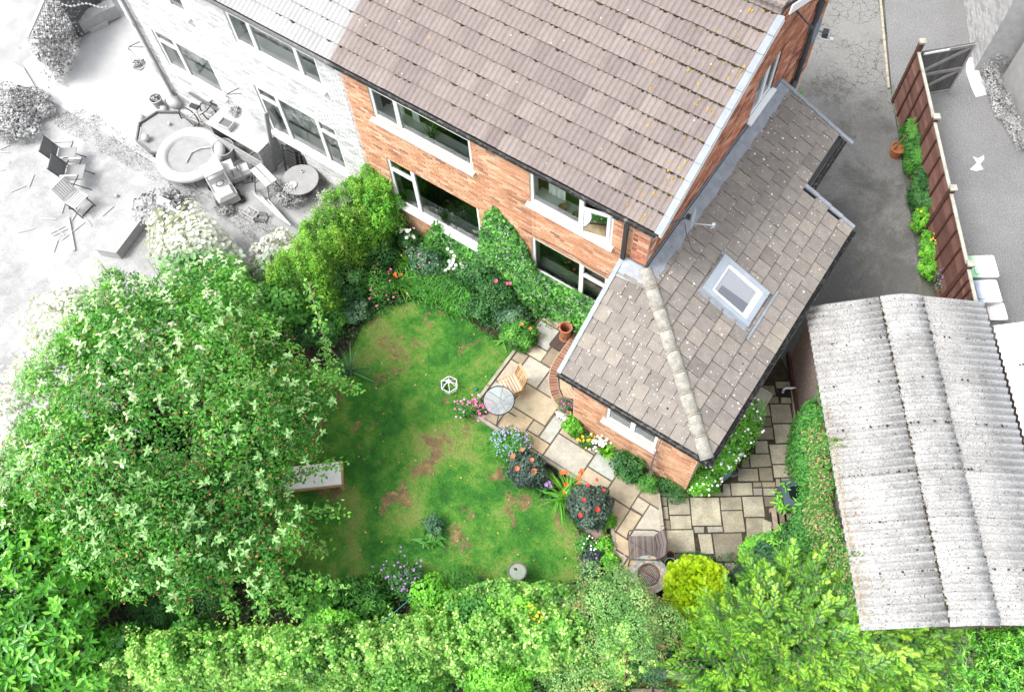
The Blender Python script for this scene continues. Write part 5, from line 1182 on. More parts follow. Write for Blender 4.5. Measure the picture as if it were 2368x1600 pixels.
# ---------------------------------------------------------------- long ivy hedge along the bottom
def band(n, path, ztop, half, zlo=.1, sp='v', lump=.35):
    """points on a lumpy hedge following a path of photo points at hedge-top height"""
    pts = [np.array(at(x, y, ztop, sp)) for x, y in path]; seg = [np.linalg.norm(pts[i+1]-pts[i]) for i in range(len(pts)-1)]; pr = np.array(seg)/sum(seg)
    k = rng.choice(len(seg), n, p=pr); u = rng.random(n); A_ = np.array(pts); a = A_[k]; b = A_[k+1]; c = a+(b-a)*u[:, None]; d = unit(b-a); s = np.stack([-d[:, 1], d[:, 0], 0*d[:, 0]], 1)
    th = rng.uniform(-.15, math.pi+.15, n); ph = (c[:, 0]*1.7+c[:, 1]*1.3); wob = 1+lump*(np.sin(ph*2.1)*.3+np.sin(ph*5.3+1)*.25+np.sin(c[:, 0]*7+th*3)*.2+rng.normal(0, .1, n))*.6
    ex = rng.uniform(-1, 1, n); ez = np.sqrt(np.clip(1-np.abs(ex)**3.2, 0, 1)); edge = rng.random(n) < .35; ez = np.where(edge, ez*rng.random(n), ez)
    H_ = ztop-zlo; P_ = c+s*(ex*half*wob)[:, None]; qx, qy = P_[:, 0], P_[:, 1]; hv = 1+.13*np.sin(qx*1.9+2)*np.sin(qy*2.3)+.13*np.sin(qx*4.7+np.sin(qy*3)*2)*np.sin(qy*5.3+1)+.10*np.sin(qx*11+qy*3)*np.sin(qy*12+1)+.05*rng.normal(0, 1, n); P_[:, 2] = zlo+H_*ez*hv
    nn = unit(s*(ex*.9)[:, None]+np.array([0, 0, 1.])*np.clip(ez, .2, 1)[:, None]); lt = .5+.5*np.sin(P_[:, 0]*3.1+np.sin(P_[:, 1]*2.2)*2)*np.sin(P_[:, 1]*3.7+1)+(hv-1)*1.6; return P_, nn, lt
hedge = empty('ivy_hedge', at(800, 1480, 0), 0, 'broad ivy-covered hedge with cream flecks running along the bottom edge', 'hedge'); HL = np.array(hedge.location)
P_, nn, lt = band(52000, [(250, 1500), (520, 1485), (820, 1470), (1100, 1440), (1300, 1440), (1425, 1465)], 1.75, .62, .2)
Q_, qn, ql = band(9000, [(1010, 1375), (1120, 1350), (1230, 1352), (1330, 1380)], 1.5, .42, .2); P_, nn, lt = np.concatenate([P_, Q_]), np.concatenate([nn, qn]), np.concatenate([lt, ql])
cr = np.clip((P_[:, 0]*.63-P_[:, 1]*.78+1.6)*.0, 0, 1)
tt = lt*.42+rng.random(len(P_))*.50; tt = np.where(rng.random(len(tt)) < .07, rng.uniform(.92, 1, len(tt)), np.clip(tt, 0, .93))
leaves('foliage', hedge, P_-HL, nn, .062, .056, M['ivy'], LOBE, .45, .35, tt)
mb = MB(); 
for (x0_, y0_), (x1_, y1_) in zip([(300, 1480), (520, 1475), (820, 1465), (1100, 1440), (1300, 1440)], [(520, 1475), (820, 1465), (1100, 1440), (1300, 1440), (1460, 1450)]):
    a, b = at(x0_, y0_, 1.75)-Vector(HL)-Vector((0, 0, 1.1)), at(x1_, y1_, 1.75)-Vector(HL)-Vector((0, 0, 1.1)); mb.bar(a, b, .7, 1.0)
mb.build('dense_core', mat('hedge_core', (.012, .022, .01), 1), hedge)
# ---------------------------------------------------------------- clipped hedge between the gardens
hd2 = empty('boundary_hedge', at(750, 520, 0), 0, 'yellow-green boundary hedge running from the house wall down between the two gardens', 'hedge'); H2L = np.array(hd2.location)
P_, nn, lt = band(42000, [(855, 400), (800, 440), (740, 510), (690, 570), (655, 640)], 1.75, .78, .2, lump=.5)
leaves('foliage', hd2, P_-H2L, nn, .045, .026, M['privet'], KITE, .5, .4, lt*.5+rng.random(len(P_))*.5)
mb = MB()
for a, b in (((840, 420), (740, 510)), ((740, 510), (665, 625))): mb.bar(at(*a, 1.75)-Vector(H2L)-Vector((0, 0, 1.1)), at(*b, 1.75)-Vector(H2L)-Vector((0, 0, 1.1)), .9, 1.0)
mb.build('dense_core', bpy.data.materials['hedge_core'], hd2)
mb = MB()
for _ in range(26):
    i = rng.integers(0, len(P_)); p = Vector(P_[i]-H2L)+Vector((0, 0, .05)); q = p+Vector((random.uniform(-.5, .5), random.uniform(-.5, .5), .12)); mb.tube([p, (p+q)/2+Vector((0, 0, .12)), q], .006, 4, cap=False)
mb.build('bare_stems', M['bark'], hd2)
def sprigs(name, par, P_, nn, org, n, L_, ll, lw, m_, stemm):
    idx = rng.choice(np.where(nn[:, 2] > .3)[0], n); LP, LN, LD, mb = [], [], [], MB()
    for i in idx:
        b = Vector(P_[i]-org); d = (Vector(nn[i])*.8+Vector((random.gauss(0, .45), random.gauss(0, .45), .5))).normalized(); l = L_*random.uniform(.4, 1.3); x = d.cross(Vector((.3, 1, .1))).normalized(); y = d.cross(x); mb.tube([b-d*.05, b+d*l], [.004, .002], 3, cap=False)
        for k in range(9): a = k*2.4; LP.append(tuple(b+d*l*(.2+.8*k/8))); LD.append(tuple((x*math.cos(a)+y*math.sin(a)+d*.5))); LN.append(tuple(d))
    mb.build(name+'_stems', stemm, par, kind='stuff'); leaves(name, par, np.array(LP), np.array(LN), ll, lw, m_, KITE, .25, .1, rng.uniform(.45, 1, len(LP)), dirs=np.array(LD)*3)
sprigs('loose_shoots', hd2, P_, nn, H2L, 420, .26, .05, .028, M['privet'], M['bark'])
_hp, _hn, _ = band(3000, [(250, 1500), (520, 1485), (820, 1470), (1100, 1440), (1300, 1440), (1480, 1450)], 1.85, .62, .2)
sprigs('loose_shoots', hedge, _hp, _hn, HL, 620, .24, .06, .05, M['ivy'], M['bark'])
# round-leaved vine / hazel behind the tree
vine, _, _ = bush('hazel_bush', 'round-leaved bush behind the crab apple, its top bleached white', 'shrub', 470, 615, 2.1, 2.1, .95, M['vine'], 5200, .12, .11, ROUND, 34, .3, rz=R(-20), single=260, sm=M['vine_o'])
vb, _, _ = bush('hazel_bush', 'bleached leafy bush left of the crab apple overhanging the neighbour lawn', 'shrub', 185, 720, 1.4, 1.4, .8, M['vine'], 2600, .10, .09, ROUND, 20, .3, rz=R(35))
bush('hydrangea_bush', 'fresh green round-leaved climber spilling between hedge and tree', 'shrub', 640, 600, 1.5, .75, .7, M['vine'], 2200, .10, .095, ROUND, 20, .3)
# spring green climber at hedge end against wall
bush('forsythia_bush', 'fresh lime-green shrub at the wall end of the boundary hedge', 'shrub', 870, 470, 1.9, .55, .75, M['lime'], 5000, .075, .045, KITE, 22, .32, rz=R(30))

# ---------------------------------------------------------------- lawn grass
lp_ = np.array(lawnp); n = 150000
Q = np.stack([rng.uniform(lp_[:, 0].min(), lp_[:, 0].max(), n), rng.uniform(lp_[:, 1].min(), lp_[:, 1].max(), n)], 1); Q = Q[inpoly(Q, lawnp)]; n = len(Q)
a = rng.uniform(0, 6.28, n); h = rng.uniform(.012, .04, n); wv = .006; lean = rng.uniform(.2, 1.2, n)
B0 = np.stack([Q[:, 0], Q[:, 1], np.full(n, .003)], 1); dx = np.stack([np.cos(a), np.sin(a), 0*a], 1); px_ = np.stack([-np.sin(a), np.cos(a), 0*a], 1)
V = np.stack([B0-px_*wv, B0+px_*wv, B0+dx*(h*lean)[:, None]+np.array([0, 0, 1.])*h[:, None]], 1).reshape(-1, 3); F = np.arange(n*3).reshape(-1, 3)
o = link('grass', npmesh('grass', V, F, rng.random(n), M['blade'])); o['kind'] = 'stuff'; tag(o, 'short patchy grass growing over the lawn', 'grass')
# worn edge of lawn: straggling blades and fallen leaves
P_ = []; 
for i in range(len(lawnp)):
    a_, b_ = Vector(lawnp[i]), Vector(lawnp[(i+1) % len(lawnp)]); k = int((b_-a_).length*420)
    for _ in range(k): P_.append((*(a_.lerp(b_, random.random())+Vector((random.gauss(0, .05), random.gauss(0, .05)))), .01))
P_ = np.array(P_); P_ = P_[[not (p[0] > -5.75 and p[1] > 5.5) and not(p[0] > -6.0 and p[1] > 5.2 and p[1] < 7.6 and False) for p in P_]]
o = leaves('grass_fringe', None, P_, np.tile([0, 0, 1.], (len(P_), 1)), .055, .012, M['midgreen'], NEED, .9, 0); tag(o, 'uneven fringe of grass along the edge of the lawn', 'grass')
LP2 = [xy(at(random.uniform(760, 1290), random.uniform(720, 1310))) for _ in range(260)]; arr = np.array([(x, y, .03) for x, y in LP2]); arr = arr[inpoly(arr[:, :2], lawnp)]
o = leaves('fallen_leaves', None, arr[:90], np.tile([0, 0, 1.], (min(90, len(arr)), 1)), .055, .035, mat('fallen_leaf', [(0, (.30, .12, .03)), (.5, (.42, .26, .07)), (1, (.45, .38, .22))], .8, 'tint'), OVAL, .3, .4); tag(o, 'scattered yellow and tan leaves lying on the lawn', 'leaves')
# low ground cover in the beds
def cover(name, label, poly, n, m_, L_=.05, W_=.035, zmax=.12, shape=KITE, sp='v', tlo=0., thi=1.):
    pl_ = [xy(at(x, y, 0, sp)) for x, y in poly]; A_ = np.array(pl_); Q = np.stack([rng.uniform(A_[:, 0].min(), A_[:, 0].max(), n*3), rng.uniform(A_[:, 1].min(), A_[:, 1].max(), n*3)], 1); Q = Q[inpoly(Q, pl_)]
    f = np.sin(Q[:, 0]*5.1+np.sin(Q[:, 1]*4)*2)*np.sin(Q[:, 1]*6.3+Q[:, 0]*2); Q = Q[(f+rng.normal(0, .5, len(Q))) > -.35][:n]
    z = rng.random(len(Q))**1.5*zmax+.01; P3 = np.column_stack([Q, z]); o = leaves(name, None, P3, np.tile([0, 0, 1.], (len(P3), 1)), L_, W_, m_, shape, .6, .2, rng.uniform(tlo, thi, len(P3))); return tag(o, label, 'ground cover')
cover('ground_cover', 'low mixed leaves covering the bed under the house windows', [(690, 740), (700, 560), (880, 520), (1000, 540), (1200, 660), (1330, 700), (1200, 790), (1040, 712), (940, 680), (830, 735), (780, 800)], 9000, M['dkgreen'], .06, .035, .22)
cover('ground_cover', 'bright low leaves filling gaps in the border north of the lawn', [(690, 760), (700, 600), (880, 540), (1000, 560), (1200, 670), (1300, 700), (1200, 780), (1060, 712), (940, 682), (830, 735)], 5000, M['midgreen'], .05, .03, .25)
cover('ground_cover', 'dark low leaves in the shade below the crab apple', [(0, 1400), (200, 1050), (560, 950), (760, 820), (700, 1000), (620, 1250), (760, 1335), (700, 1400), (250, 1480)], 9000, M['dkgreen'], .07, .045, .35)
cover('ground_cover', 'mixed low plants in the border between lawn and ivy hedge', [(700, 1325), (900, 1300), (1000, 1330), (1180, 1330), (1420, 1320), (1520, 1400), (1500, 1570), (700, 1570)], 12000, M['midgreen'], .06, .04, .35)
cover('ground_cover', 'weedy low plants under the spruce and around the garage end', [(1500, 1300), (1740, 1240), (1850, 1250), (1950, 1380), (2150, 1450), (2324, 1450), (2324, 1600), (1500, 1600)], 15000, M['dkgreen'], .07, .045, .4)
cover('bark_mulch', 'dark wood chips scattered on the bed by the patio kerb', [(1185, 1030), (1290, 1080), (1380, 1130), (1300, 1160), (1220, 1110)], 1800, mat('wood_chip', [(0, (.01, .008, .007)), (.6, (.03, .025, .022)), (1, (.10, .08, .07))], 1, 'tint'), .09, .03, .04, NEED)

# ---------------------------------------------------------------- wall climber
wc = empty('climbing_hydrangea', (-6, 8.5, 0), 0, 'climbing hydrangea with small white flower heads spreading up the brick wall between the windows', 'climber')
wp = [(985, 505), (1010, 530), (1060, 560), (1085, 575), (1098, 490), (1118, 475), (1140, 500), (1165, 530), (1185, 555), (1200, 585), (1215, 620), (1250, 640), (1300, 665), (1345, 690), (1350, 720), (1330, 745), (1240, 770), (1100, 770), (1000, 770), (960, 600)]
wpp = [(aty(x, y, 8.45).x, aty(x, y, 8.45).z) for x, y in wp]; A_ = np.array(wpp); n = 24000
Q = np.stack([rng.uniform(A_[:, 0].min(), A_[:, 0].max(), n), rng.uniform(max(-.1, A_[:, 1].min()), A_[:, 1].max(), n)], 1); Q = Q[inpoly(Q, wpp)]; Q = Q[Q[:, 1] > .02]
dep = .05+.28*np.clip(1-Q[:, 1]/2.6, 0, 1)*(.6+.4*np.sin(Q[:, 0]*4+np.sin(Q[:, 1]*3)*2))
y_ = 8.53-dep*rng.uniform(.15, 1, len(Q)); P3 = np.column_stack([Q[:, 0], y_, Q[:, 1]])-np.array([-6, 8.5, 0]); lt = .5+.5*np.sin(Q[:, 0]*6+np.sin(Q[:, 1]*5)*2)
leaves('foliage', wc, P3, np.tile([0, -.75, .65], (len(P3), 1)), .078, .072, M['climb'], ROUND, .4, .25, lt*.4+rng.random(len(P3))*.6, single=300, single_mat=M['climb_o'])
mb = MB()
for _ in range(230):
    i = rng.integers(0, len(P3)); p = Vector(P3[i])+Vector((0, -.06, .05))
    for _k in range(3):
        q = p+Vector((random.gauss(0, .03), 0, random.gauss(0, .03))); mb.add([q+Vector((math.cos(a)*.014, -.01, math.sin(a)*.014)) for a in (0, 1.57, 3.14, 4.7)], [(0, 1, 2, 3)])
mb.build('blossom', M['white_f'], wc, kind='stuff')
mb = MB()
for _ in range(26):
    i = rng.integers(0, len(P3)); p = Vector(P3[i]); mb.tube([(p.x, .03, 0), (p.x*.9, .02, p.z*.5), (p.x, .02, p.z)], .008, 4, cap=False)
mb.build('vine_stem', M['bark'], wc)
mb = MB(); mb.bar(at(1143, 497, 2.0)-Vector((-6, 8.5, 0)), at(1120, 522, 1.9)-Vector((-6, 8.5, 0)), .05, .03); mb.build('support_stake', mat('old_stake', (.25, .10, .06), .9), wc)

# ---------------------------------------------------------------- border shrubs north of the lawn
B_ = bush
B_('fuchsia_bush', 'low fuchsia with small magenta flowers at the lawn corner', 'shrub', 860, 650, .7, .42, .42, M['midgreen'], 2600, .045, .03, KITE, 14); 
flowers(bpy.data.objects['fuchsia_bush'], flower_mesh('flower', M['pink_f'], .03, 5), [Vector(p) for p in [(random.gauss(0, .25), random.gauss(0, .25), random.uniform(.35, .7)) for _ in range(28)]])
B_('shade_shrub', 'dark small-leaved shrub below the boundary hedge', 'shrub', 775, 640, 1.2, .75, .6, M['dkgreen'], 6000, .045, .03, KITE, 20, .3)
B_('geranium_clump', 'blue-green geranium mound at the top left corner of the lawn', 'perennial', 800, 700, .5, .42, .36, M['blueg'], 1800, .055, .05, LOBE, 10)
B_('geranium_clump', 'loose green cranesbill under the drooping apple branch', 'perennial', 745, 720, .6, .5, .45, M['midgreen'], 2200, .06, .05, LOBE, 12)
B_('shade_shrub', 'dusky small shrub between hedge and daisies', 'shrub', 850, 570, .8, .5, .5, M['dkgreen'], 3600, .045, .028, KITE, 16)
B_('marguerite_clump', 'feathery green clump below the large ground-floor window', 'perennial', 990, 555, .65, .45, .4, M['midgreen'], 2800, .05, .014, NEED, 14)
r1, P1_, _ = B_('daisy_clump', 'white daisies close against the house wall left of the window', 'daisies', 930, 545, .6, .34, .26, M['dkgreen'], 2000, .05, .02, KITE, 10)
dm = flower_mesh('flower', M['white_f'], .047, 12, M['yellow_f'])
flowers(r1, dm, [(random.gauss(0, .17), random.gauss(0, .13), random.uniform(.55, .72)) for _ in range(17)])
r2, _, _ = B_('daisy_clump', 'white daisies in the middle of the border, some heads browning', 'daisies', 1045, 610, .65, .42, .36, M['dkgreen'], 3000, .055, .02, KITE, 12)
flowers(r2, dm, [(random.gauss(0, .22), random.gauss(0, .2), random.uniform(.58, .74)) for _ in range(30)])
r3, _, _ = B_('geranium_clump', 'cranesbill with tiny pink flowers between the two daisy groups', 'perennial', 965, 590, .5, .5, .35, M['blueg'], 2200, .05, .045, LOBE, 12)
flowers(r3, flower_mesh('flower', mat('pale_pink', (.60, .30, .50), .6), .022, 5), [(random.gauss(0, .3), random.gauss(0, .25), random.uniform(.4, .6)) for _ in range(24)])
def strap_clump(name, label, x, y, nlv, L_, W_, m_, r0, arch=.7, z0=0., sp='v', cat='perennial'):
    p = at(x, y, z0+L_*.4, sp); e = empty(name, (p.x, p.y, z0), 0, label, cat); strapleaves(e, nlv, L_, W_, m_, r0, arch, 'leaves'); return e
for i, (x, y, s) in enumerate(((935, 630, 1), (975, 640, 1), (1010, 650, 1.), (1040, 665, .9), (990, 665, 1), (950, 655, .9), (1025, 690, .85), (1055, 692, .8))):
    strap_clump('agapanthus_clump', ['strappy green clump beside the orange flowers', 'strappy clump in the middle of the border', 'strappy clump left of the daisies', 'strappy clump below the daisies', 'strappy clump on the lawn edge, centre', 'strappy clump nearest the fuchsia', 'strappy clump at the right end of the drift', 'small strappy clump touching the dark shrub'][i], x, y, 150, .42*s, .026, M['strap'], .26, .75)
cr1 = strap_clump('crocosmia_clump', 'arching crocosmia leaves with two orange flower heads in the border', 905, 640, 60, .5, .02, M['lime'], .12, .8)
om = flower_mesh('flower', M['orange_f'], .055, 6, cup=.6)
flowers(cr1, om, [(0, -.05, .55), (.12, .04, .56), (.05, -.06, .53), (-.04, 0, .5)])
strap_clump('sedge_clump', 'yellowing grassy clump below the white wall daisies', 925, 590, 90, .5, .012, M['lime'], .15, .9)
B_('rose_bush', 'dark leafy rose with three pink blooms in the border', 'shrub', 1130, 665, .9, .5, .42, M['dkgreen'], 3400, .065, .045, OVAL, 16)
flowers(bpy.data.objects['rose_bush'], flower_mesh('flower', M['pink_f'], .055, 9, cup=.9), [(-.02, .0, .98), (.28, .12, .95), (.2, .08, .92)])
B_('shade_shrub', 'dark green shrub right of the daisies', 'shrub', 1090, 620, .9, .5, .45, M['dkgreen'], 4200, .06, .045, LOBE, 16)
B_('hellebore_clump', 'grey-green leafy clump in front of the wall climber', 'perennial', 1160, 715, .5, .42, .38, M['blueg'], 2400, .07, .035, OVAL, 12)
B_('foxglove_clump', 'dark broad-leaved clump on the lawn edge', 'perennial', 1090, 700, .5, .36, .32, M['dkgreen'], 1500, .08, .05, OVAL, 10)
strap_clump('foxglove_clump', 'broad pale leaves beside the patio corner', 1140, 770, 16, .26, .09, M['midgreen'], .06, .95)
rb, _, _ = B_('cherry_laurel_bush', 'small round bright green bush at the patio corner', 'shrub', 1180, 762, .6, .42, .36, M['climb'], 3400, .055, .045, ROUND, 16, .34)
flowers(rb, flower_mesh('flower', M['salmon_f'], .04, 6, cup=.8), [(.0, .1, .68), (.2, .15, .6), (.32, .0, .3)])
strap_clump('iris_clump', 'long blue-green strap leaves under the drooping apple branch', 785, 835, 34, .75, .03, M['blueg'], .12, .8)
# gravelly scraps
# ---------------------------------------------------------------- island bed right of lawn
bl, _, _ = B_('lobelia_mound', 'mound of small leaves starred with lilac-blue flowers on the patio corner', 'flowers', 1158, 1012, .65, .46, .42, M['midgreen'], 4200, .04, .025, KITE, 18, .34)
mb = MB()
for _ in range(150):
    a = random.uniform(0, 6.28); q = random.uniform(.2, 1); p = Vector((math.cos(a)*.46*q, math.sin(a)*.42*q, .33+.34*math.sqrt(1-q*q*.9)+.02)); mb.add([p+Vector((math.cos(k*1.57)*.017, math.sin(k*1.57)*.017, 0)) for k in range(4)], [(0, 1, 2, 3)])
mb.build('blossom', M['blue_f'], bl, kind='stuff')
rm = flower_mesh('flower', M['red_f'], .055, 9, cup=.5); sm_ = flower_mesh('flower', M['salmon_f'], .065, 8, cup=.7)
d1, _, _ = B_('dahlia', 'dark-leaved dahlia with coral blooms, nearer the patio table', 'dahlia', 1196, 1068, .8, .42, .36, M['dahlia'], 3800, .07, .045, OVAL, 18, .34, single=0)
flowers(d1, sm_, [(-.25, .22, .82), (-.35, .02, .7), (.05, .12, .85), (-.12, -.18, .8), (.18, -.02, .72)])
d2, _, _ = B_('dahlia', 'taller dark-leaved dahlia with red blooms at the path corner', 'dahlia', 1338, 1150, 1.1, .46, .44, M['dahlia'], 5200, .075, .05, OVAL, 20, .34)
flowers(d2, rm, [(-.1, .4, 1.12), (.12, .3, 1.05), (.22, -.1, 1.08), (-.1, -.1, 1.1), (0, -.35, .95), (-.3, .1, .8), (-.2, .25, 1.0), (.05, -.2, 1.0)])
cn = strap_clump('canna', 'broad-leaved canna with a purple flower between the dahlias', 1235, 1112, 22, .42, .10, M['dkgreen'], .08, .7)
flowers(cn, flower_mesh('flower', M['purple_f'], .05, 5, cup=.4), [(.05, .1, .5), (.12, .06, .48), (.02, .05, .46)])
co = strap_clump('crocosmia_clump', 'arching crocosmia with many orange flowers between the dahlias', 1283, 1118, 150, .62, .024, M['lime'], .16, .85)
flowers(co, om, [(-.18, .22, .75), (-.2, .18, .72), (.1, .38, .78), (.16, .3, .76), (.2, .2, .7), (-.05, .02, .62), (-.02, .06, .64), (.05, -.1, .6), (.24, .1, .7), (.12, .42, .8), (-.14, .25, .74)])
def rock(name, label, x, y, r, m_, sp='v', sz=.5, z=0.):
    p = at(x, y, z+r*sz*.5, sp); e = MB(); vs = []; 
    for i in range(5):
        ph = math.pi*i/4
        for k in range(9): a = 2*math.pi*k/9; q = r*(.85+.3*random.random()); vs.append((math.cos(a)*math.sin(ph)*q, math.sin(a)*math.sin(ph)*q*.7, math.cos(ph)*r*sz+r*sz*.6))
    e.add(vs, [(i*9+k, i*9+(k+1) % 9, (i+1)*9+(k+1) % 9, (i+1)*9+k) for i in range(4) for k in range(9)][::1]); o = e.build(name, m_, None, smooth=True); o.location = (p.x, p.y, z); return tag(o, label, 'stone')
M['stone'] = mat('rock', (.27, .23, .18), .95, n1=(10, .3), bump=(15, .6, .02))
rock('garden_stone', 'smooth pale stone below the nearer dark dahlia', 1248, 1097, .11, M['stone'])
o = rock('garden_stone', 'flat brown stone slab below the taller dahlia', 1352, 1205, .26, mat('brown_rock', (.22, .17, .14), .95, n1=(8, .3)), sz=.25)
for i, (x, y, m_, lab) in enumerate(((1330, 1235, 'midgreen', 'bedding plants with white flowers in the narrow bed by the path'), (1372, 1240, 'lime', 'bright broad leaves in the narrow bed against the path'), (1345, 1262, 'dahlia', 'dark bedding plants with mauve flowers in the narrow bed'), (1385, 1275, 'lime', 'glossy spinach-like leaves beside the timber edging'), (1340, 1290, 'blueg', 'greyish bedding at the end of the narrow bed'), (1378, 1180, 'lime', 'small bright plant squeezed between dahlia and path'))):
    e, _, _ = B_('bedding_plant', lab, 'flowers', x, y, .3, .22, .2, M[m_], 700, .06, .045, OVAL, 8, stem=False)
    flowers(e, flower_mesh('flower', M[('white_f', 'pink_f', 'purple_f', 'pink_f', 'red_f', 'yellow_f')[i]], .022, 5), [(random.gauss(0, .12), random.gauss(0, .12), random.uniform(.26, .36)) for _ in range((12, 4, 8, 3, 4, 0)[i])])
mb = MB()
for a, b in (((1312, 1210), (1316, 1262)), ((1316, 1264), (1320, 1318))): mb.bar(at(*a, .04), at(*b, .04), .04, .1)
mb.build('bed_edging', mat('edging_wood', (.15, .10, .07), .9, n1=(10, .3)), kind='structure')
hs_ = strap_clump('hosta', 'glossy broad-leaved hosta growing alone in the lawn', 975, 1218, 46, .30, .11, M['midgreen'], .14, .8)
B_('hosta_companion', 'small dark leafy tuft behind the lone hosta in the lawn', 'perennial', 985, 1192, .35, .24, .2, M['blueg'], 700, .06, .04, OVAL, 8, stem=False)
e, _, _ = B_('phlox_clump', 'lilac-flowered phlox at the bottom edge of the lawn', 'perennial', 930, 1318, .75, .5, .36, M['dkgreen'], 2600, .06, .03, KITE, 14)
flowers(e, flower_mesh('flower', M['purple_f'], .026, 5), [(random.gauss(0, .25), random.gauss(0, .22), random.uniform(.6, .85)) for _ in range(46)])
B_('cotinus_bush', 'yellow-green lobed shrub next to the lilac phlox', 'shrub', 985, 1365, 1.0, .5, .42, M['lime'], 2600, .07, .06, LOBE, 16)
B_('juniper_tuft', 'feathery green tuft on the lower lawn edge', 'shrub', 1050, 1318, .6, .42, .34, M['midgreen'], 4200, .06, .010, NEED, 16)
B_('hydrangea_bush', 'pale round-leaved shrub below the drooping fruit branches', 'shrub', 730, 1390, .8, .6, .45, M['climb'], 2300, .10, .10, ROUND, 18, .3)
B_('rhododendron_bush', 'whorled dark green shrub in the lower border', 'shrub', 830, 1370, .7, .55, .4, M['midgreen'], 1900, .12, .045, OVAL, 16)
B_('bamboo_tuft', 'feathery bamboo-like tuft between laurel and hedge', 'shrub', 350, 1385, .9, .75, .38, M['dkgreen'], 3600, .12, .016, NEED, 18, .3)
B_('shade_shrub', 'very dark shrub in the shade at the foot of the tree', 'shrub', 470, 1340, .6, .6, .4, M['dkgreen'], 3000, .05, .035, KITE, 16)
gn_ = strap_clump('gunnera', 'three big blue-green leaves behind the bird bath', 1092, 1345, 9, .5, .3, M['blueg'], .12, .7)
B_('potentilla_bush', 'lush shrub with yellow-orange flowers in the ivy hedge', 'shrub', 1180, 1395, 1.9, .85, .45, M['lime'], 4200, .07, .05, OVAL, 22, .3)
flowers(bpy.data.objects['potentilla_bush'], flower_mesh('flower', M['yellow_f'], .03, 5), [(random.gauss(.35, .12), random.gauss(.0, .1), random.uniform(1.85, 2.05)) for _ in range(22)])
B_('broom_bush', 'dark whippy broom standing in the ivy hedge', 'shrub', 1225, 1455, 2.1, .7, .6, M['strap'], 6000, .12, .010, NEED, 26, .3)
e, P_, nn = B_('cotoneaster_bush', 'large airy willowy shrub with small leaves at the path end', 'shrub', 1408, 1412, 2.35, 1.2, .95, M['rose'], 26000, .055, .028, KITE, 60, .24, fill=.5)
mb = MB()
for _ in range(60):
    a = random.uniform(0, 6.28); q = random.uniform(.5, 1.); v_ = Vector((math.cos(a)*q, math.sin(a)*.75*q, 1.75)); w_ = Vector((random.gauss(0, .3), random.gauss(0, .3), .25)); mb.tube([v_, v_+w_*.5+Vector((0, 0, .08)), v_+w_], [.005, .004, .002], 4, cap=False)
mb.build('twig', mat('red_twig', (.28, .12, .08), .9), e)

# ---------------------------------------------------------------- conifers
def sprays(name, par, P_, nn, L_, W_, m_, fingers=7, tcol=None, droop=.0, tip=.55):
    LP, LN, LD, LL_, TT = [], [], [], [], []
    n = unit(nn+rng.normal(0, .35, nn.shape)+np.array([0, 0, .45])); N = len(P_)
    ref = rng.normal(0, 1, n.shape); d = unit(unit(nn)*1.0+ref*.45+np.array([0, 0, .25])); s = unit(np.cross(d, np.array([0, 0, 1.])+rng.normal(0, .15, d.shape))); nm = np.cross(s, d)
    base = rng.random(N) if tcol is None else tcol; sc_ = rng.uniform(.7, 1.3, N)
    for k in range(fingers):
        if k == 0: off = 0; sd = 0; ln = 1.
        else: off = .15+.75*((k-1)//2)/((fingers-1)/2); sd = 1 if k % 2 else -1; ln = .62*(1-off*.55)
        dd = unit(d*(.75 if sd else 1)+s*sd*.75) if sd else d
        LP.append(P_+d*(off*L_*sc_)[:, None]); LD.append(dd); LN.append(nm); LL_.append(ln*L_*sc_); TT.append(np.clip(base*.6+(.38 if sd == 0 else .2+off*.25)*tip/.55+rng.normal(0, .06, N), 0, 1))
    P2, D2, N2, L2, T2 = map(np.concatenate, (LP, LD, LN, LL_, TT)); x = unit(np.cross(D2, N2)); V, F = leaf_arrays(P2, x, D2, np.cross(x, D2), L2, np.full(len(P2), W_), NEED)
    o = link(name, npmesh(name, V, F, np.repeat(T2, 2), m_), par); o['kind'] = 'stuff'; return o
spc = at(1822, 1450, 1.3); spruce = empty('spruce_tree', (spc.x, spc.y, 0), 0, 'broad bright green spruce with yellow-green shoot tips at the bottom right', 'tree')
BP, BN, BT = [], [], []; bm2 = MB(); Hs = 1.9
SC = [((1800, 1440), 1.45, (1.55, 1.15, .9)), ((1650, 1500), 1.2, (.7, .75, .8)), ((1960, 1450), 1.3, (.8, .85, .85)), ((1790, 1375), 1.1, (1.0, .5, .7)), ((1925, 1370), 1.1, (.7, .5, .65)), ((1850, 1570), 1.35, (1.5, .8, .9)), ((2045, 1395), 1.0, (.5, .5, .6)), ((2070, 1450), .9, (.45, .5, .5)), ((1990, 1530), 1.1, (.7, .6, .7))]
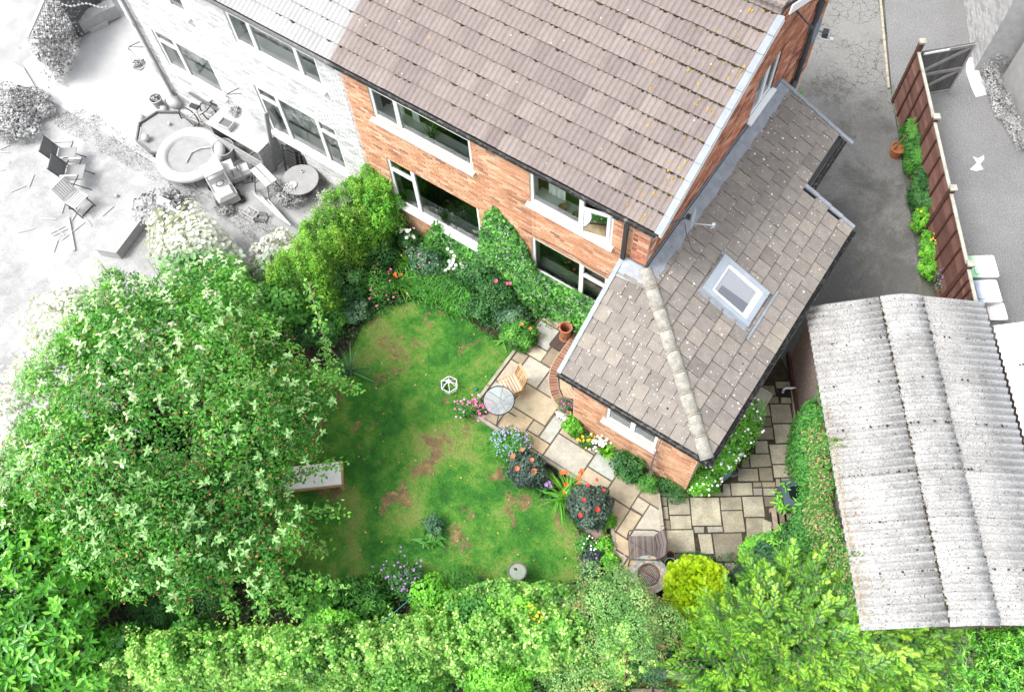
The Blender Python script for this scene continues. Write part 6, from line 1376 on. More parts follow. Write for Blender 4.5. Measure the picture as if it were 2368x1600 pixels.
for (px, py), z, r in SC:
    c_ = at(px, py, z)-Vector((spc.x, spc.y, 0))
    for k in range(int(210*r[0]*r[1])+30):
        u_ = Vector((random.gauss(0, 1), random.gauss(0, 1), abs(random.gauss(0, .9)))).normalized(); rr_ = random.uniform(.35, .95); ca_, sa_ = math.cos(R(39)), math.sin(R(39)); l_ = Vector((u_.x*r[0], u_.y*r[1], u_.z*r[2]))*rr_; st_ = c_+Vector((l_.x*ca_-l_.y*sa_, l_.x*sa_+l_.y*ca_, l_.z))
        h_ = Vector((u_.x*ca_-u_.y*sa_, u_.x*sa_+u_.y*ca_, 0))*.9+Vector((random.gauss(0, .65), random.gauss(0, .65), random.uniform(.0, .35))); h_.normalize(); Lb = random.uniform(.35, .75); sd_ = h_.cross(Vector((0, 0, 1))).normalized(); nb_ = int(5+Lb*14); dep_ = rr_*.55+.3*max(0, u_.z)
        bm2.tube([st_, st_+h_*Lb*.5+Vector((0, 0, .03)), st_+h_*Lb], [.010, .007, .003], 3, cap=False)
        for j in range(nb_):
            t_ = (j+.5)/nb_; w_ = (1 if j % 2 else -1)*(1-t_*.55); dd_ = (h_*.75+sd_*w_*.8+Vector((0, 0, random.uniform(.0, .25)))).normalized()
            if j >= nb_-1: dd_ = (h_+Vector((0, 0, .15))).normalized()
            BP.append(tuple(st_+h_*Lb*t_)); BN.append(tuple(dd_)); BT.append(min(1, max(0, dep_*.62+.34*t_-.12+random.gauss(0, .08))))
BP, BN, BT = np.array(BP), np.array(BN), np.array(BT)
def spray2(name, par, P_, D_, L_, W_, m_, fingers, base):
    N = len(P_); s = unit(np.cross(D_, np.array([0, 0, 1.])+rng.normal(0, .35, D_.shape))); nm = np.cross(s, D_); sc_ = rng.uniform(.6, 1.3, N); LP, LD, LN, LL_, TT = [], [], [], [], []
    for k in range(fingers):
        if k == 0: off, sd, ln = 0, 0, 1.
        else: off = .1+.8*((k-1)//2)/((fingers-1)/2); sd = 1 if k % 2 else -1; ln = .5*(1.05-off*.6)
        dd = unit(D_*.8+s*sd*.7+nm*.1) if sd else D_
        LP.append(P_+D_*(off*L_*sc_)[:, None]); LD.append(dd); LN.append(nm); LL_.append(ln*L_*sc_); TT.append(np.clip(base+(.22 if sd == 0 else off*.3-.1)+rng.normal(0, .06, N), 0, 1))
    P2, D2, N2, L2, T2 = map(np.concatenate, (LP, LD, LN, LL_, TT)); x = unit(np.cross(D2, N2)); V, F = leaf_arrays(P2, x, D2, np.cross(x, D2), L2, np.full(len(P2), W_), NEED)
    o = link(name, npmesh(name, V, F, np.repeat(T2, 2), m_), par); o['kind'] = 'stuff'; return o
spray2('crown', spruce, BP, BN, .155, .018, M['spruce'], 9, BT)
bm2.build('branch', M['bark'], spruce)
mb = MB(); mb.tube([(0, 0, -.1), (0, 0, Hs)], [.11, .02], 8); mb.build('trunk', M['bark'], spruce)
gc = at(1580, 1330, .8); gold = empty('golden_conifer', (gc.x, gc.y, 0), 0, 'round golden-yellow dwarf conifer next to the fire table', 'shrub')
a, b, l = blob(5200, (0, 0, .75), (.62, .58, .75), 46, .24, .3); sprays('foliage', gold, a, b, .10, .024, M['gold'], 7, np.clip(.45*l+.55*rng.random(len(l)), 0, 1))
stems(gold, (0, 0, 0), [tuple(a[i]*.8) for i in rng.integers(0, len(a), 10)], M['bark'], .02, .005, 'stem')
# silver shrub, right laurel
B_('silver_shrub', 'silvery grey-leaved shrub with pale twigs behind the garage', 'shrub', 2150, 1470, 1.3, .8, .75, M['silver'], 7000, .055, .014, NEED, 30, .28, fill=.5)
e, _, _ = B_('silver_shrub', 'pale twiggy silver shrub on the bottom edge right of the spruce', 'shrub', 2180, 1535, 1.0, .85, .5, M['silver'], 5200, .05, .014, NEED, 30, .28, fill=.6)
B_('rosemary_bush', 'fine green shrub by the rear corner of the garage', 'shrub', 2135, 1400, 1.6, .45, .5, M['rose'], 3600, .05, .02, KITE, 18, .3)
lr = empty('laurel_bush', at(2270, 1520, 0), 0, 'glossy green laurel in the bottom right corner', 'shrub'); L0 = lr.location.copy(); P_, nn = [], []
for (px, py), z, r in (((2260, 1530), .9, (1.0, .75, .75)), ((2330, 1480), 1.0, (.8, .8, .8)), ((2190, 1540), .6, (.5, .5, .5))):
    a, b, _ = blob(int(900*r[0]*r[1]), Vector(at(px, py, z))-L0, r, 26, .28, .2); P_.append(a); nn.append(b)
P_, nn = np.concatenate(P_), np.concatenate(nn); lp, ln, ld = whorls(P_, nn, 7, 0, 0); leaves('foliage', lr, lp, ln, .085, .035, M['laurel'], OVAL, .12, 0, dirs=ld*3)
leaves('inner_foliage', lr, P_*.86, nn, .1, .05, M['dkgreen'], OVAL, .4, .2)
# ---------------------------------------------------------------- climber hedge against the garage
gh = empty('garage_climber', gp(3.2, -.3, 0), 0, 'mixed evergreen and pink-tinted ivy climbing the side of the garage', 'climber'); G_ = np.array(gh.location)
n = 22000; aa = rng.uniform(1.75, 6.3, n); ht = rng.random(n)
wid = .12+.45*np.clip((aa-1.6)/1.6, 0, 1)*(.75+.25*np.sin(aa*3.3)); prof_ = np.sin(ht*math.pi*.5); top_ = 2.05+.22*np.sin(aa*2.7)+.1*np.sin(aa*9); z = .1+(top_-.1)*ht**.6; b_ = .05-wid*np.sqrt(np.clip(1-(ht**2)*.75, 0, 1))*rng.uniform(.55, 1.1, n)+ht**4*.35*rng.random(n)
z = np.where(b_ > 0, np.maximum(z, 2.12+b_*.13), z)
P_ = np.array([O.x, O.y, 0])+aa[:, None]*np.array(ga)+b_[:, None]*np.array(gb); P_[:, 2] = z
pink = (aa > 2.4) & (ht > .5) & (rng.random(n) < .7); nrm_ = np.array(-gb)[None]*(1-ht)[:, None]+np.array([0, 0, 1.])*(.35+ht)[:, None]
leaves('evergreen_leaves', gh, (P_-G_)[~pink], nrm_[~pink], .085, .038, M['midgreen'], OVAL, .45, .2, rng.random((~pink).sum())*.75)
leaves('ivy_leaves', gh, (P_-G_)[pink], nrm_[pink], .045, .036, M['autumn'], LOBE, .5, .3)
mb = MB()
for _ in range(30):
    a = random.uniform(2.0, 6); b = random.uniform(.0, .35); p = Vector(gp(a, b, 2.3))-gh.location; pts = [p]
    for k in range(4): pts.append(pts[-1]+gb*random.uniform(.02, .1)+ga*random.uniform(-.07, .07)+Vector((0, 0, .03 if k < 2 else 0)))
    mb.tube(pts, .004, 3, cap=False)
mb.build('runner', mat('runner', (.22, .09, .07), .9), gh)
n = 420; aa = 2.2+4*rng.random(n); b_ = rng.random(n)**3.5*.5*(.3+.7*(np.sin(aa*5)>.2)); P_ = np.array([O.x, O.y, 0])+aa[:, None]*np.array(ga)+b_[:, None]*np.array(gb); P_[:, 2] = 2.32+b_*.2; leaves('trailing_leaves', gh, P_-G_, np.tile([0, 0, 1.], (n, 1)), .03, .024, M['autumn'], LOBE, .3, .3, rng.uniform(.6, 1, n))
B_('shade_shrub', 'dark blue-green shrub under the garage climber', 'shrub', 1810, 1230, .7, .4, .5, M['dkgreen'], 3200, .08, .05, OVAL, 16)
B_('hosta', 'blue-grey hosta patch in front of the spruce', 'perennial', 1760, 1280, .35, .55, .26, M['blueg'], 1200, .10, .06, OVAL, 12, stem=False)
# white-flowered choisyas by the extension corner
def choisya(label, x, y, h, rx, ry, rz=0., z0=0.):
    e, P_, nn = B_('choisya_bush', label, 'shrub', x, y, h, rx, ry, M['lime'], 5200, .06, .026, KITE, 26, .3, rz=rz, z0=z0, group='white-flowered evergreen shrubs')
    mb = MB()
    for _ in range(int(110)):
        i = rng.integers(0, len(P_)); 
        if nn[i][2] < .1: continue
        p = Vector(P_[i])+Vector(nn[i])*.05; q = random.uniform(.018, .032); mb.add([p+Vector((math.cos(k*1.2566+i)*q, math.sin(k*1.2566+i)*q, random.uniform(-.005, .005))) for k in range(5)], [(0, 1, 2, 3, 4)])
    mb.build('blossom', M['white_f'], e, kind='stuff'); return e
choisya('tall white-flowered evergreen growing along the extension side wall', 1672, 985, 1.9, .42, .85, 0)
choisya('white-flowered evergreen bush at the foot of the extension corner', 1598, 1085, .9, .36, .4, R(20))
choisya('part of the white-flowered evergreen rising out of the teal barrel', 1640, 1035, 1.0, .36, .34, 0, .4)
for nm in [o for o in bpy.data.objects if o.name.startswith('choisya_bush')]: pass
# barrel planter
M['teal'] = mat('teal_glaze', (.07, .30, .28), .3, n1=(6, .12))
p = at(1640, 1052, .5); bar_ = empty('barrel_planter', (p.x, p.y, 0), 0, 'glazed teal half-barrel planter at the corner of the extension', 'planter')
mb = MB(); mb.lathe([(.001, 0), (.20, 0), (.235, .1), (.25, .25), (.245, .4), (.225, .5), (.19, .5), (.18, .46)], n=26); mb.build('tub', M['teal'], bar_, smooth=True)
mb = MB()
for z, r in ((.12, .243), (.38, .252), (.49, .232)): mb.lathe([(r, z-.014), (r+.008, z), (r, z+.014)], n=26)
mb.build('hoop', mat('pale_hoop', (.32, .42, .40), .4), bar_, smooth=True)
mb = MB(); mb.lathe([(.001, .46), (.2, .455)], n=16); mb.build('potting_soil', mat('grey_soil', (.05, .05, .055), .9, n1=(30, .3)), bar_)
pot('galvanised_bucket', 'small grey bucket tucked behind the teal planter', 1666, 1068, .11, .24, M['metal_g'], cat='bucket', soil=True)
# ---------------------------------------------------------------- potted plants along the extension wall
M['terra'] = mat('terracotta', (.33, .13, .07), .85, n1=(12, .15)); M['bluepot'] = mat('blue_glaze', (.03, .05, .12), .25); M['dkpot'] = mat('dark_pot', (.05, .045, .04), .6); M['palepot'] = mat('pale_pot', (.30, .25, .2), .8)
e = pot('plant_pot', 'round pot with leafy geranium and pink-white blooms beside the step', 1300, 975, .13, .2, M['dkpot']); a, b, l = blob(900, (0, 0, .42), (.24, .2, .22), 8, .4); leaves('foliage', e, a, b, .08, .045, M['lime'], OVAL, .4, .2)
flowers(e, flower_mesh('flower', M['white_f'], .04, 6, cup=.6), [(-.34+random.gauss(0, .05), .04+random.gauss(0, .05), .5) for _ in range(9)]); flowers(e, flower_mesh('flower', mat('soft_pink', (.62, .3, .33), .6), .04, 6, cup=.6), [(-.25+random.gauss(0, .05), .2+random.gauss(0, .04), .5) for _ in range(6)])
e = pot('plant_pot', 'pot of pink-purple heather standing on the brick step', 1284, 925, .10, .14, M['dkpot'], z0=.25); a, b, l = blob(900, (0, 0, .28), (.16, .16, .24), 8, .4); leaves('foliage', e, a, b, .07, .012, M['dkgreen'], NEED, .4, .5); flowers(e, flower_mesh('flower', mat('magenta', (.50, .10, .35), .6), .018, 4), [(random.gauss(0, .11), random.gauss(0, .1), random.uniform(.3, .52)) for _ in range(70)])
e = pot('plant_pot', 'pot of bright yellow chrysanthemums by the extension wall', 1333, 1003, .12, .16, M['dkpot']); a, b, l = blob(900, (0, 0, .24), (.2, .18, .16), 8, .4); leaves('foliage', e, a, b, .04, .03, M['dkgreen'], LOBE, .4, .4); flowers(e, flower_mesh('flower', M['yellow_f'], .032, 9, cup=.5), [(random.gauss(0, .1), random.gauss(-.02, .08), random.uniform(.34, .40)) for _ in range(34)])
e = pot('plant_pot', 'blue glazed pot with white agapanthus heads under the window', 1374, 1024, .12, .2, M['bluepot']); strapleaves(e, 50, .34, .028, M['lime'], .06, .7, 'leaves', c=(.03, 0, .18)); flowers(e, flower_mesh('flower', M['white_f'], .032, 6, cup=.6), [(-.16+random.gauss(0, .09), .03+random.gauss(0, .09), .5+random.gauss(0, .03)) for _ in range(42)])
mb = MB(); mb.lathe([(.125, .185), (.135, .2), (.125, .21)], n=22); mb.build('rim', M['terra'], e)
B_('camellia_bush', 'dark round-leaved shrub against the extension wall below the window', 'shrub', 1426, 1058, .65, .36, .32, M['dkgreen'], 1700, .075, .05, OVAL, 14)
e, _, _ = B_('clematis', 'pale green plant with bare stems climbing past the window corner', 'climber', 1470, 1092, .4, .28, .24, M['midgreen'], 1500, .05, .02, KITE, 10)
mb = MB(); s_ = Vector((e.location.x, e.location.y, 0))
for k in range(6):
    q = at(1495+random.uniform(-8, 8), 1010+random.uniform(-25, 0), 2.2)-s_; q.y = min(q.y, 6.40-s_.y); mb.tube([(random.uniform(-.06, .06), .05, .1), (q.x*.5+random.uniform(-.05, .05), q.y*.6, 1.1), tuple(q)], [.009, .008, .004], 4, cap=False)
mb.build('bare_stem', M['bark_p'], e)
B_('hebe_bush', 'low dark shrub at the extension corner beside the path edging', 'shrub', 1525, 1108, .4, .36, .24, M['dkgreen'], 2600, .035, .022, KITE, 14, rz=R(-10))
B_('hebe_bush', 'thin wispy plant at the foot of the wall by the edging', 'shrub', 1470, 1100, .3, .14, .14, M['rose'], 500, .04, .015, KITE, 6)
# chimney pot, saucer pot, boot mat
p = at(1284, 742, .62); e = empty('chimney_pot', (p.x, p.y, .09), 0, 'tall pierced terracotta chimney pot against the house wall', 'chimney pot'); mb = MB(); mb.lathe([(.15, 0), (.15, .06), (.13, .1), (.125, .42), (.15, .46), (.155, .52), (.125, .52), (.11, .44), (.10, .05), (.001, .05)], n=26); mb.build('shaft', M['terra'], e, smooth=False)
mb = MB()
for k in range(9):
    a = k*.7; x, y = math.cos(a)*.128, math.sin(a)*.128; mb.lathe([(.001, 0), (.024, 0)], (0, 0, 0), 10); 
    N0 = len(mb.v); base = N0-20
    for i in range(base, N0): v = mb.v[i]; mb.v[i] = (x*1.012-math.sin(a)*v[0], y*1.012+math.cos(a)*v[0], .2+v[1])
mb.build('vent_hole', M['black'], e)
pot('plant_pot', 'low terracotta pot at the top of the curved step', 1316, 765, .10, .12, M['terra'], z0=.25)
p = at(1272, 776, .11); e = empty('boot_mat', (p.x, p.y, .1), R(-2), 'dark brown ribbed rubber mat at the foot of the steps', 'mat'); M['rub'] = mat('brown_rubber', (.045, .03, .022), .7, n1=(15, .3))
mb = MB(); rbox(mb, .36, .44, .001, .02, .04); mb.build('backing', M['rub'], e)
mb = MB()
for k in range(9):
    for s_ in (-1, 1): x0_ = s_*.085; mb.bar((x0_-.07, -.18+k*.04, .024), (x0_+.07, -.18+k*.04+s_*.05, .024), .012, .012)
mb.build('rib', mat('rib_brown', (.09, .065, .05), .7), e)

# ---------------------------------------------------------------- furniture and objects in the garden
M['teak'] = mat('teak', [(0, (.34, .19, .09)), (1, (.48, .31, .17))], .7, 'obj', n1=(10, .12), n2=(60, .12))
M['teakp'] = mat('pale_teak', [(0, (.46, .32, .22)), (1, (.56, .42, .31))], .7, 'obj', n1=(10, .1))
def slatchair(name, label, x, y, z, rz, m1, m2, m3, cat='chair', s=1., h_=.45, sp='v', group=None):
    p = at(x, y, z+h_, sp); e = empty(name, (p.x, p.y, z), rz, label, cat, group); e.scale = (s, s, s)
    for k in range(6): mb = MB(); mb.box((0, -.19+k*.075, h_), (.44, .055, .02)); mb.build('seat_slat', m1, e)
    for k in range(6): mb = MB(); X = -.16+k*.064; mb.bar((X, .22, h_+.06), (X, .36, h_+.42), .04, .014, upv=(0, 1, 0)); mb.build('back_slat', m2, e)
    mb = MB()
    for s_ in (-1, 1):
        mb.bar((s_*.22, .18, h_-.08), (s_*.22, .38, h_+.46), .025, .045); mb.bar((s_*.235, -.24, h_), (s_*.235, .22, h_), .025, .04)
    mb.bar((-.22, .37, h_+.45), (.22, .37, h_+.45), .06, .025); mb.bar((-.22, .23, h_+.06), (.22, .23, h_+.06), .04, .025); mb.build('frame', m2, e)
    for s_ in (-1, 1):
        mb = MB(); mb.bar((s_*.20, -.22, h_-.02), (s_*.20, .34, .0), .025, .04); mb.build('leg', m3, e)
        mb = MB(); mb.bar((s_*.235, .20, h_-.02), (s_*.235, -.22, .0), .025, .04); mb.build('leg', m3, e)
    mb = MB(); mb.bar((-.2, .30, .06), (.2, .30, .06), .03); mb.bar((-.2, -.2, .05), (.2, -.2, .05), .03); mb.build('stretcher', m3, e)
    return e
slatchair('folding_chair', 'slatted folding teak chair facing the round glass table on the patio', 1158, 872, .1, R(-30), M['teakp'], M['teak'], M['teak'], s=.9)
p = at(1132, 908, .82); e = empty('glass_table', (p.x, p.y, .1), 0, 'round glass-topped patio table with dark metal rim and legs', 'table')
mb = MB(); mb.lathe([(.001, .70), (.33, .70), (.33, .706), (.001, .706)], n=40); mb.build('glass_top', M['glass_t'], e)
mb = MB(); mb.tube([(math.cos(a*math.pi/20)*.335, math.sin(a*math.pi/20)*.335, .703) for a in range(41)], .012, 6, cap=False); mb.build('rim', M['metal_d'], e, smooth=True)
for k in range(4):
    a = R(20)+k*math.pi/2; mb = MB(); c_, s_ = math.cos(a), math.sin(a); mb.tube([(c_*.33, s_*.33, .69), (c_*.15, s_*.15, .60), (c_*.07, s_*.07, .42), (c_*.14, s_*.14, .2), (c_*.32, s_*.32, .03), (c_*.36, s_*.36, .01)], .013, 7); mb.build('leg', mat('table_leg', (.05, .06, .07), .5) if k == 0 else bpy.data.materials['table_leg'], e)
mb = MB(); mb.tube([(math.cos(a*math.pi/8)*.07, math.sin(a*math.pi/8)*.07, .42) for a in range(17)], .01, 5, cap=False); mb.build('centre_ring', bpy.data.materials['table_leg'], e)
# white lantern frame on lawn
p = at(1020, 874, .15); e = empty('terrarium_lantern', (p.x, p.y, 0), R(10), 'white hexagonal lantern frame standing on the lawn', 'lantern'); mb = MB()
for k in range(6):
    a, b = k*math.pi/3, (k+1)*math.pi/3; A_ = Vector((math.cos(a), math.sin(a), 0)); B2 = Vector((math.cos(b), math.sin(b), 0)); z1, z2, z3 = Vector((0, 0, .01)), Vector((0, 0, .2)), Vector((0, 0, .36))
    mb.bar(A_*.16+z1, B2*.16+z1, .014); mb.bar(A_*.2+z2, B2*.2+z2, .014); mb.bar(A_*.16+z1, A_*.2+z2, .014); mb.bar(A_*.2+z2, A_*.05+z3, .014); mb.bar(A_*.05+z3, B2*.05+z3, .012)
mb.build('frame', M['upvc'], e)
mb = MB(); mb.lathe([(.045, .36), (.05, .37), (.02, .40), (.001, .41)], n=8); mb.build('cap', M['upvc'], e)
for k in range(6):
    a, b = k*math.pi/3, (k+1)*math.pi/3; mb = MB(); mb.add([(math.cos(t)*r, math.sin(t)*r, z) for t, r, z in ((a, .16, .01), (b, .16, .01), (b, .2, .2), (a, .2, .2))], [(0, 1, 2, 3)]); mb.build('glass_pane', M['glass'], e)
p = at(1081, 884, .03); mb = MB(); mb.lathe([(.001, 0), (.025, .008), (.036, .036), (.025, .064), (.001, .072)], n=14); o = mb.build('ball', mat('teal_ball', (.01, .20, .32), .3), None, smooth=True); o.location = (p.x, p.y, 0); tag(o, 'small blue ball on the grass by the patio kerb', 'ball')
# trough of pink flowers
p = at(1078, 932, .12); e = empty('planter_trough', (p.x, p.y, 0), R(35), 'dark trough overflowing with pink flowers at the patio corner', 'planter'); mb = MB(); mb.box((0, 0, .1), (.5, .2, .2)); mb.build('trough', mat('dark_wood_trough', (.06, .035, .03), .8), e)
a, b, l = blob(1500, (-.08, .02, .26), (.38, .2, .16), 12, .36, rz=.2); leaves('foliage', e, a, b, .045, .03, M['midgreen'], LOBE, .5, .3)
flowers(e, flower_mesh('flower', M['pink_f'], .035, 6, cup=.5), [(random.gauss(0, .19), random.gauss(0, .1), random.uniform(.3, .42)) for _ in range(42)]); flowers(e, flower_mesh('flower', mat('lilac_pink', (.6, .35, .55), .6), .03, 5), [(random.gauss(-.1, .18), random.gauss(0, .12), random.uniform(.28, .4)) for _ in range(30)])
# sun lounger under the tree
p = at(722, 1080, .3); q = at(768, 1075, .3); dirl = (Vector((q.x, q.y, 0))-Vector((p.x, p.y, 0))).normalized(); e = empty('sun_lounger', (p.x, p.y, 0), math.atan2(dirl.y, dirl.x), 'white-cushioned wooden sun lounger half hidden under the crab apple', 'lounger')
mb = MB(); mb.box((-.35, 0, .32), (1.7, .50, .07)); mb.build('cushion', mat('cushion', (.80, .78, .75), .9, n1=(6, .05)), e)
mb = MB(); mb.box((-.35, .27, .27), (1.75, .035, .06)); mb.box((-.35, -.27, .27), (1.75, .035, .06)); mb.box((.52, 0, .27), (.035, .56, .06)); mb.build('frame', M['teak'], e)
for X in (.48, -1.1):
    for s_ in (-1, 1): mb = MB(); mb.box((X, s_*.26, .12), (.05, .05, .25)); mb.build('leg', M['teak'], e)
# bird bath
p = at(1174, 1297, .5); e = empty('bird_bath', (p.x, p.y, 0), 0, 'round stone bird bath with greenish water at the bottom of the lawn', 'bird bath'); mb = MB(); mb.lathe([(.14, 0), (.13, .04), (.07, .08), (.055, .3), (.08, .42), (.17, .46), (.195, .50), (.195, .53), (.17, .53), (.15, .49), (.001, .475)], n=30); mb.build('basin', mat('bath_stone', (.12, .095, .085), .7, n1=(15, .25)), e, smooth=True)
mb = MB(); mb.lathe([(.001, .508), (.163, .508)], n=30); mb.build('water', mat('bath_water', (.20, .24, .19), .08, n1=(9, .15)), e)
o = rock('bath_stone', 'small brown stone lying in the bird bath', 1170, 1291, .04, mat('bath_pebble', (.08, .045, .03), .9), z=.5)
# wicker chair
M['wick'] = mat('brown_wicker', [(0, (.05, .038, .038)), (.5, (.09, .07, .068)), (1, (.15, .12, .115))], .6, 'tint'); M['wframe'] = mat('wicker_frame', (.045, .035, .035), .5)
p = at(555, 870, .5, 'z7'); q = at(770, 870, .5, 'z7'); dv = (q-p).normalized(); e = empty('wicker_chair', (p.x, p.y, .1), math.atan2(dv.y, dv.x), 'brown woven garden chair beside the mosaic fire table', 'chair')
mb = MB()
for k in range(22):
    X = -.26+k*.024; mb.bar((X, -.24, .40), (X, .24, .40), .018, .012)
mb.build('seat', M['wick'], e)
mb = MB()
for k in range(18): z = .42+k*.024; X = .28+k*.007; c_ = .05; mb.tube([(X-.02, -.26, z), (X+.03, 0, z), (X-.02, .26, z)], .010, 4, cap=False)
mb.build('backrest', M['wick'], e)
mb = MB()
for s_ in (-1, 1):
    mb.tube([(-.27, s_*.27, .0), (-.28, s_*.28, .38), (-.27, s_*.29, .62), (-.15, s_*.30, .66), (.22, s_*.30, .64), (.33, s_*.27, .60)], .013, 6); mb.tube([(.30, s_*.25, 0), (.27, s_*.26, .38), (.40, s_*.25, .88)], .013, 6)
mb.tube([(.40, -.25, .88), (.43, 0, .90), (.40, .25, .88)], .014, 6); mb.tube([(-.27, -.27, .39), (-.27, .27, .39)], .014, 6); mb.tube([(.28, -.27, .39), (.28, .27, .39)], .014, 6)
mb.build('frame', M['wframe'], e)
# mosaic fire table
p = at(625, 1195, .5, 'z7'); e = empty('fire_table', (p.x, p.y, .09), 0, 'round mosaic fire table with a barred grill in the middle', 'fire table'); mb = MB(); mb.lathe([(.30, 0), (.32, .05), (.28, .35), (.375, .40), (.385, .42), (.225, .42), (.22, .30), (.001, .28)], n=36); mb.build('bowl', mat('mosaic_grout', (.30, .27, .23), .9), e)
mos = mat('mosaic_tile', [(0, (.13, .17, .16)), (.3, (.25, .27, .25)), (.5, (.36, .31, .23)), (.75, (.42, .37, .30)), (1, (.30, .16, .10))], .5, 'obj')
for ri, (ra, rb2, n_) in enumerate(((.235, .27, 24), (.274, .325, 28), (.329, .38, 32))):
    for k in range(n_):
        a, b = 2*math.pi*(k+.06+.5*ri)/n_, 2*math.pi*(k+.94+.5*ri)/n_; mb = MB(); mb.prism([(math.cos(t)*r, math.sin(t)*r) for t, r in ((a, ra), (a, rb2), (b, rb2), (b, ra))], .415, .424+random.uniform(0, .002)); mb.build('mosaic_tile', mos, e)
mb = MB()
for k in range(13): X = -.19+k*.0317; y_ = math.sqrt(max(.0, .215**2-X*X)); mb.tube([(X, -y_, .43), (X, y_, .43)], .006, 5)
mb.tube([(-.215, 0, .44), (.215, 0, .44)], .010, 6); mb.tube([(0, .03, .44), (0, .0, .47), (0, -.03, .44)], .008, 5); mb.tube([(math.cos(k*.314)*.218, math.sin(k*.314)*.218, .43) for k in range(21)], .010, 5, cap=False); mb.build('grill', mat('rusty_grill', (.13, .075, .055), .7, n1=(20, .3)), e)
mb = MB(); mb.lathe([(.001, .31), (.215, .31)], n=20); mb.build('ash_bed', mat('ash', (.35, .33, .31), 1, n1=(30, .4)), e)
for i, (x, y, r, mm, lab) in enumerate(((895, 955, .085, 'terra', 'small terracotta pot of bare soil behind the fire table'), (890, 1062, .115, 'bluepot', 'blue-rimmed pot with seedlings beside the fire table'), (812, 1195, .12, 'dkpot', 'dark pot of mossy compost overlapping the fire table edge'))):
    e = pot('plant_pot', lab, x, y, r, .28 if i else .2, M[mm], sp='z7', z0=.09 if i == 2 else .01)
    if i: a, b, l = blob(160 if i == 1 else 420, (0, 0, .26), (r*.8, r*.8, .04), 4, .5); leaves('foliage', e, a, b, .035 if i == 1 else .018, .02, M['midgreen'], KITE, .5, .4)
    if i == 1: mb = MB(); mb.tube([(math.cos(k*.314)*r*1.02, math.sin(k*.314)*r*1.02, .28) for k in range(21)], .008, 5, cap=False); mb.build('rim', mat('pot_rim', (.40, .46, .52), .4), e)
B_('thyme_mat', 'grey-green low plant between flagstones and golden conifer', 'perennial', 1120, 990, .22, .42, .14, M['blueg'], 1500, .03, .012, KITE, 12, sp='z7', rz=R(36), stem=False)
# watering can
p = at(1705, 1165, .25, 'z7'); e = empty('watering_can', (p.x, p.y, 0), R(20), 'galvanised watering can on the flagstones by the spruce', 'watering can'); mb = MB(); mb.lathe([(.001, 0), (.11, 0), (.12, .2), (.09, .26), (.085, .26), (.10, .18), (.001, .17)], n=22); mb.build('body', M['metal_g'], e, smooth=True); mb = MB(); mb.tube([(-.1, 0, .08), (-.2, 0, .2), (-.26, 0, .27)], [.02, .015, .012], 8); mb.lathe([(.012, .26), (.04, .29), (.001, .295)], (-.27, 0, 0), 10); mb.build('spout', M['metal_g'], e); mb = MB(); mb.tube([(.09, 0, .25), (.13, 0, .3), (.16, 0, .2), (.12, 0, .08)], .01, 6); mb.build('handle', M['metal_g'], e)
# compost bin lid, pallet, weeds and ferns by the garage
p = at(1795, 1365-12, .7, 'z6'); e = empty('compost_bin', (p.x, p.y, 0), R(36), 'dark blue-grey plastic compost bin under the climber', 'bin'); mb = MB(); rbox(mb, .50, .50, 0, .62, .06, 1.1); mb.build('body', mat('slate_plastic', (.05, .075, .09), .4), e); mb = MB(); rbox(mb, .56, .56, .62, .66, .06); mb.build('lid', bpy.data.materials['slate_plastic'], e); mb = MB(); rbox(mb, .3, .3, .66, .665, .1); mb.build('wet_patch', mat('wet_black', (.006, .01, .012), .15), e)
p = at(425, 1010, .15, 'r'); e = empty('wooden_pallet', (p.x, p.y, 0), R(34), 'weathered wooden pallet lying among weeds by the garage', 'pallet'); M['pal'] = mat('weathered_wood', [(0, (.12, .08, .06)), (1, (.27, .21, .17))], .9, 'obj', n1=(9, .2), n2=(50, .2))
for k in range(5): mb = MB(); mb.box((-.3+k*.15, 0, .13), (.10, .8, .02)); mb.build('slat', M['pal'], e)
for k in range(3): mb = MB(); mb.box((0, -.36+k*.36, .07), (.75, .08, .1)); mb.build('bearer', M['pal'], e)
for (x, y, lab, s) in ((400, 760, 'tall green-white buddleia-like weed beside the compost bin', 1.), (360, 1080, 'leafy green weed growing through the pallet', .8)):
    p = at(x, y, .6, 'r'); e = empty('tall_weed', (p.x, p.y, 0), 0, lab, 'plant'); LP, LN, LD = [], [], []; mb = MB()
    for k in range(9):
        a = k*2.4; tip = Vector((math.cos(a)*.28*s, math.sin(a)*.28*s, (.55+.3*random.random())*s)); mb.tube([(0, 0, 0), tip*.5+Vector((0, 0, .1)), tip], .006, 4, cap=False)
        for j in range(13): t_ = .25+.75*j/13; b2 = j*2.4; LP.append(tuple(tip*t_+Vector((0, 0, .06*math.sin(t_*3))))); LD.append((math.cos(b2), math.sin(b2), .15)); LN.append((0, 0, 1))
    mb.build('stem', M['midgreen'], e); leaves('foliage', e, np.array(LP), np.array(LN), .15*s, .05*s, M['lime'], OVAL, .2, 0, dirs=np.array(LD)*3, tint=rng.uniform(.3, 1, len(LP)))
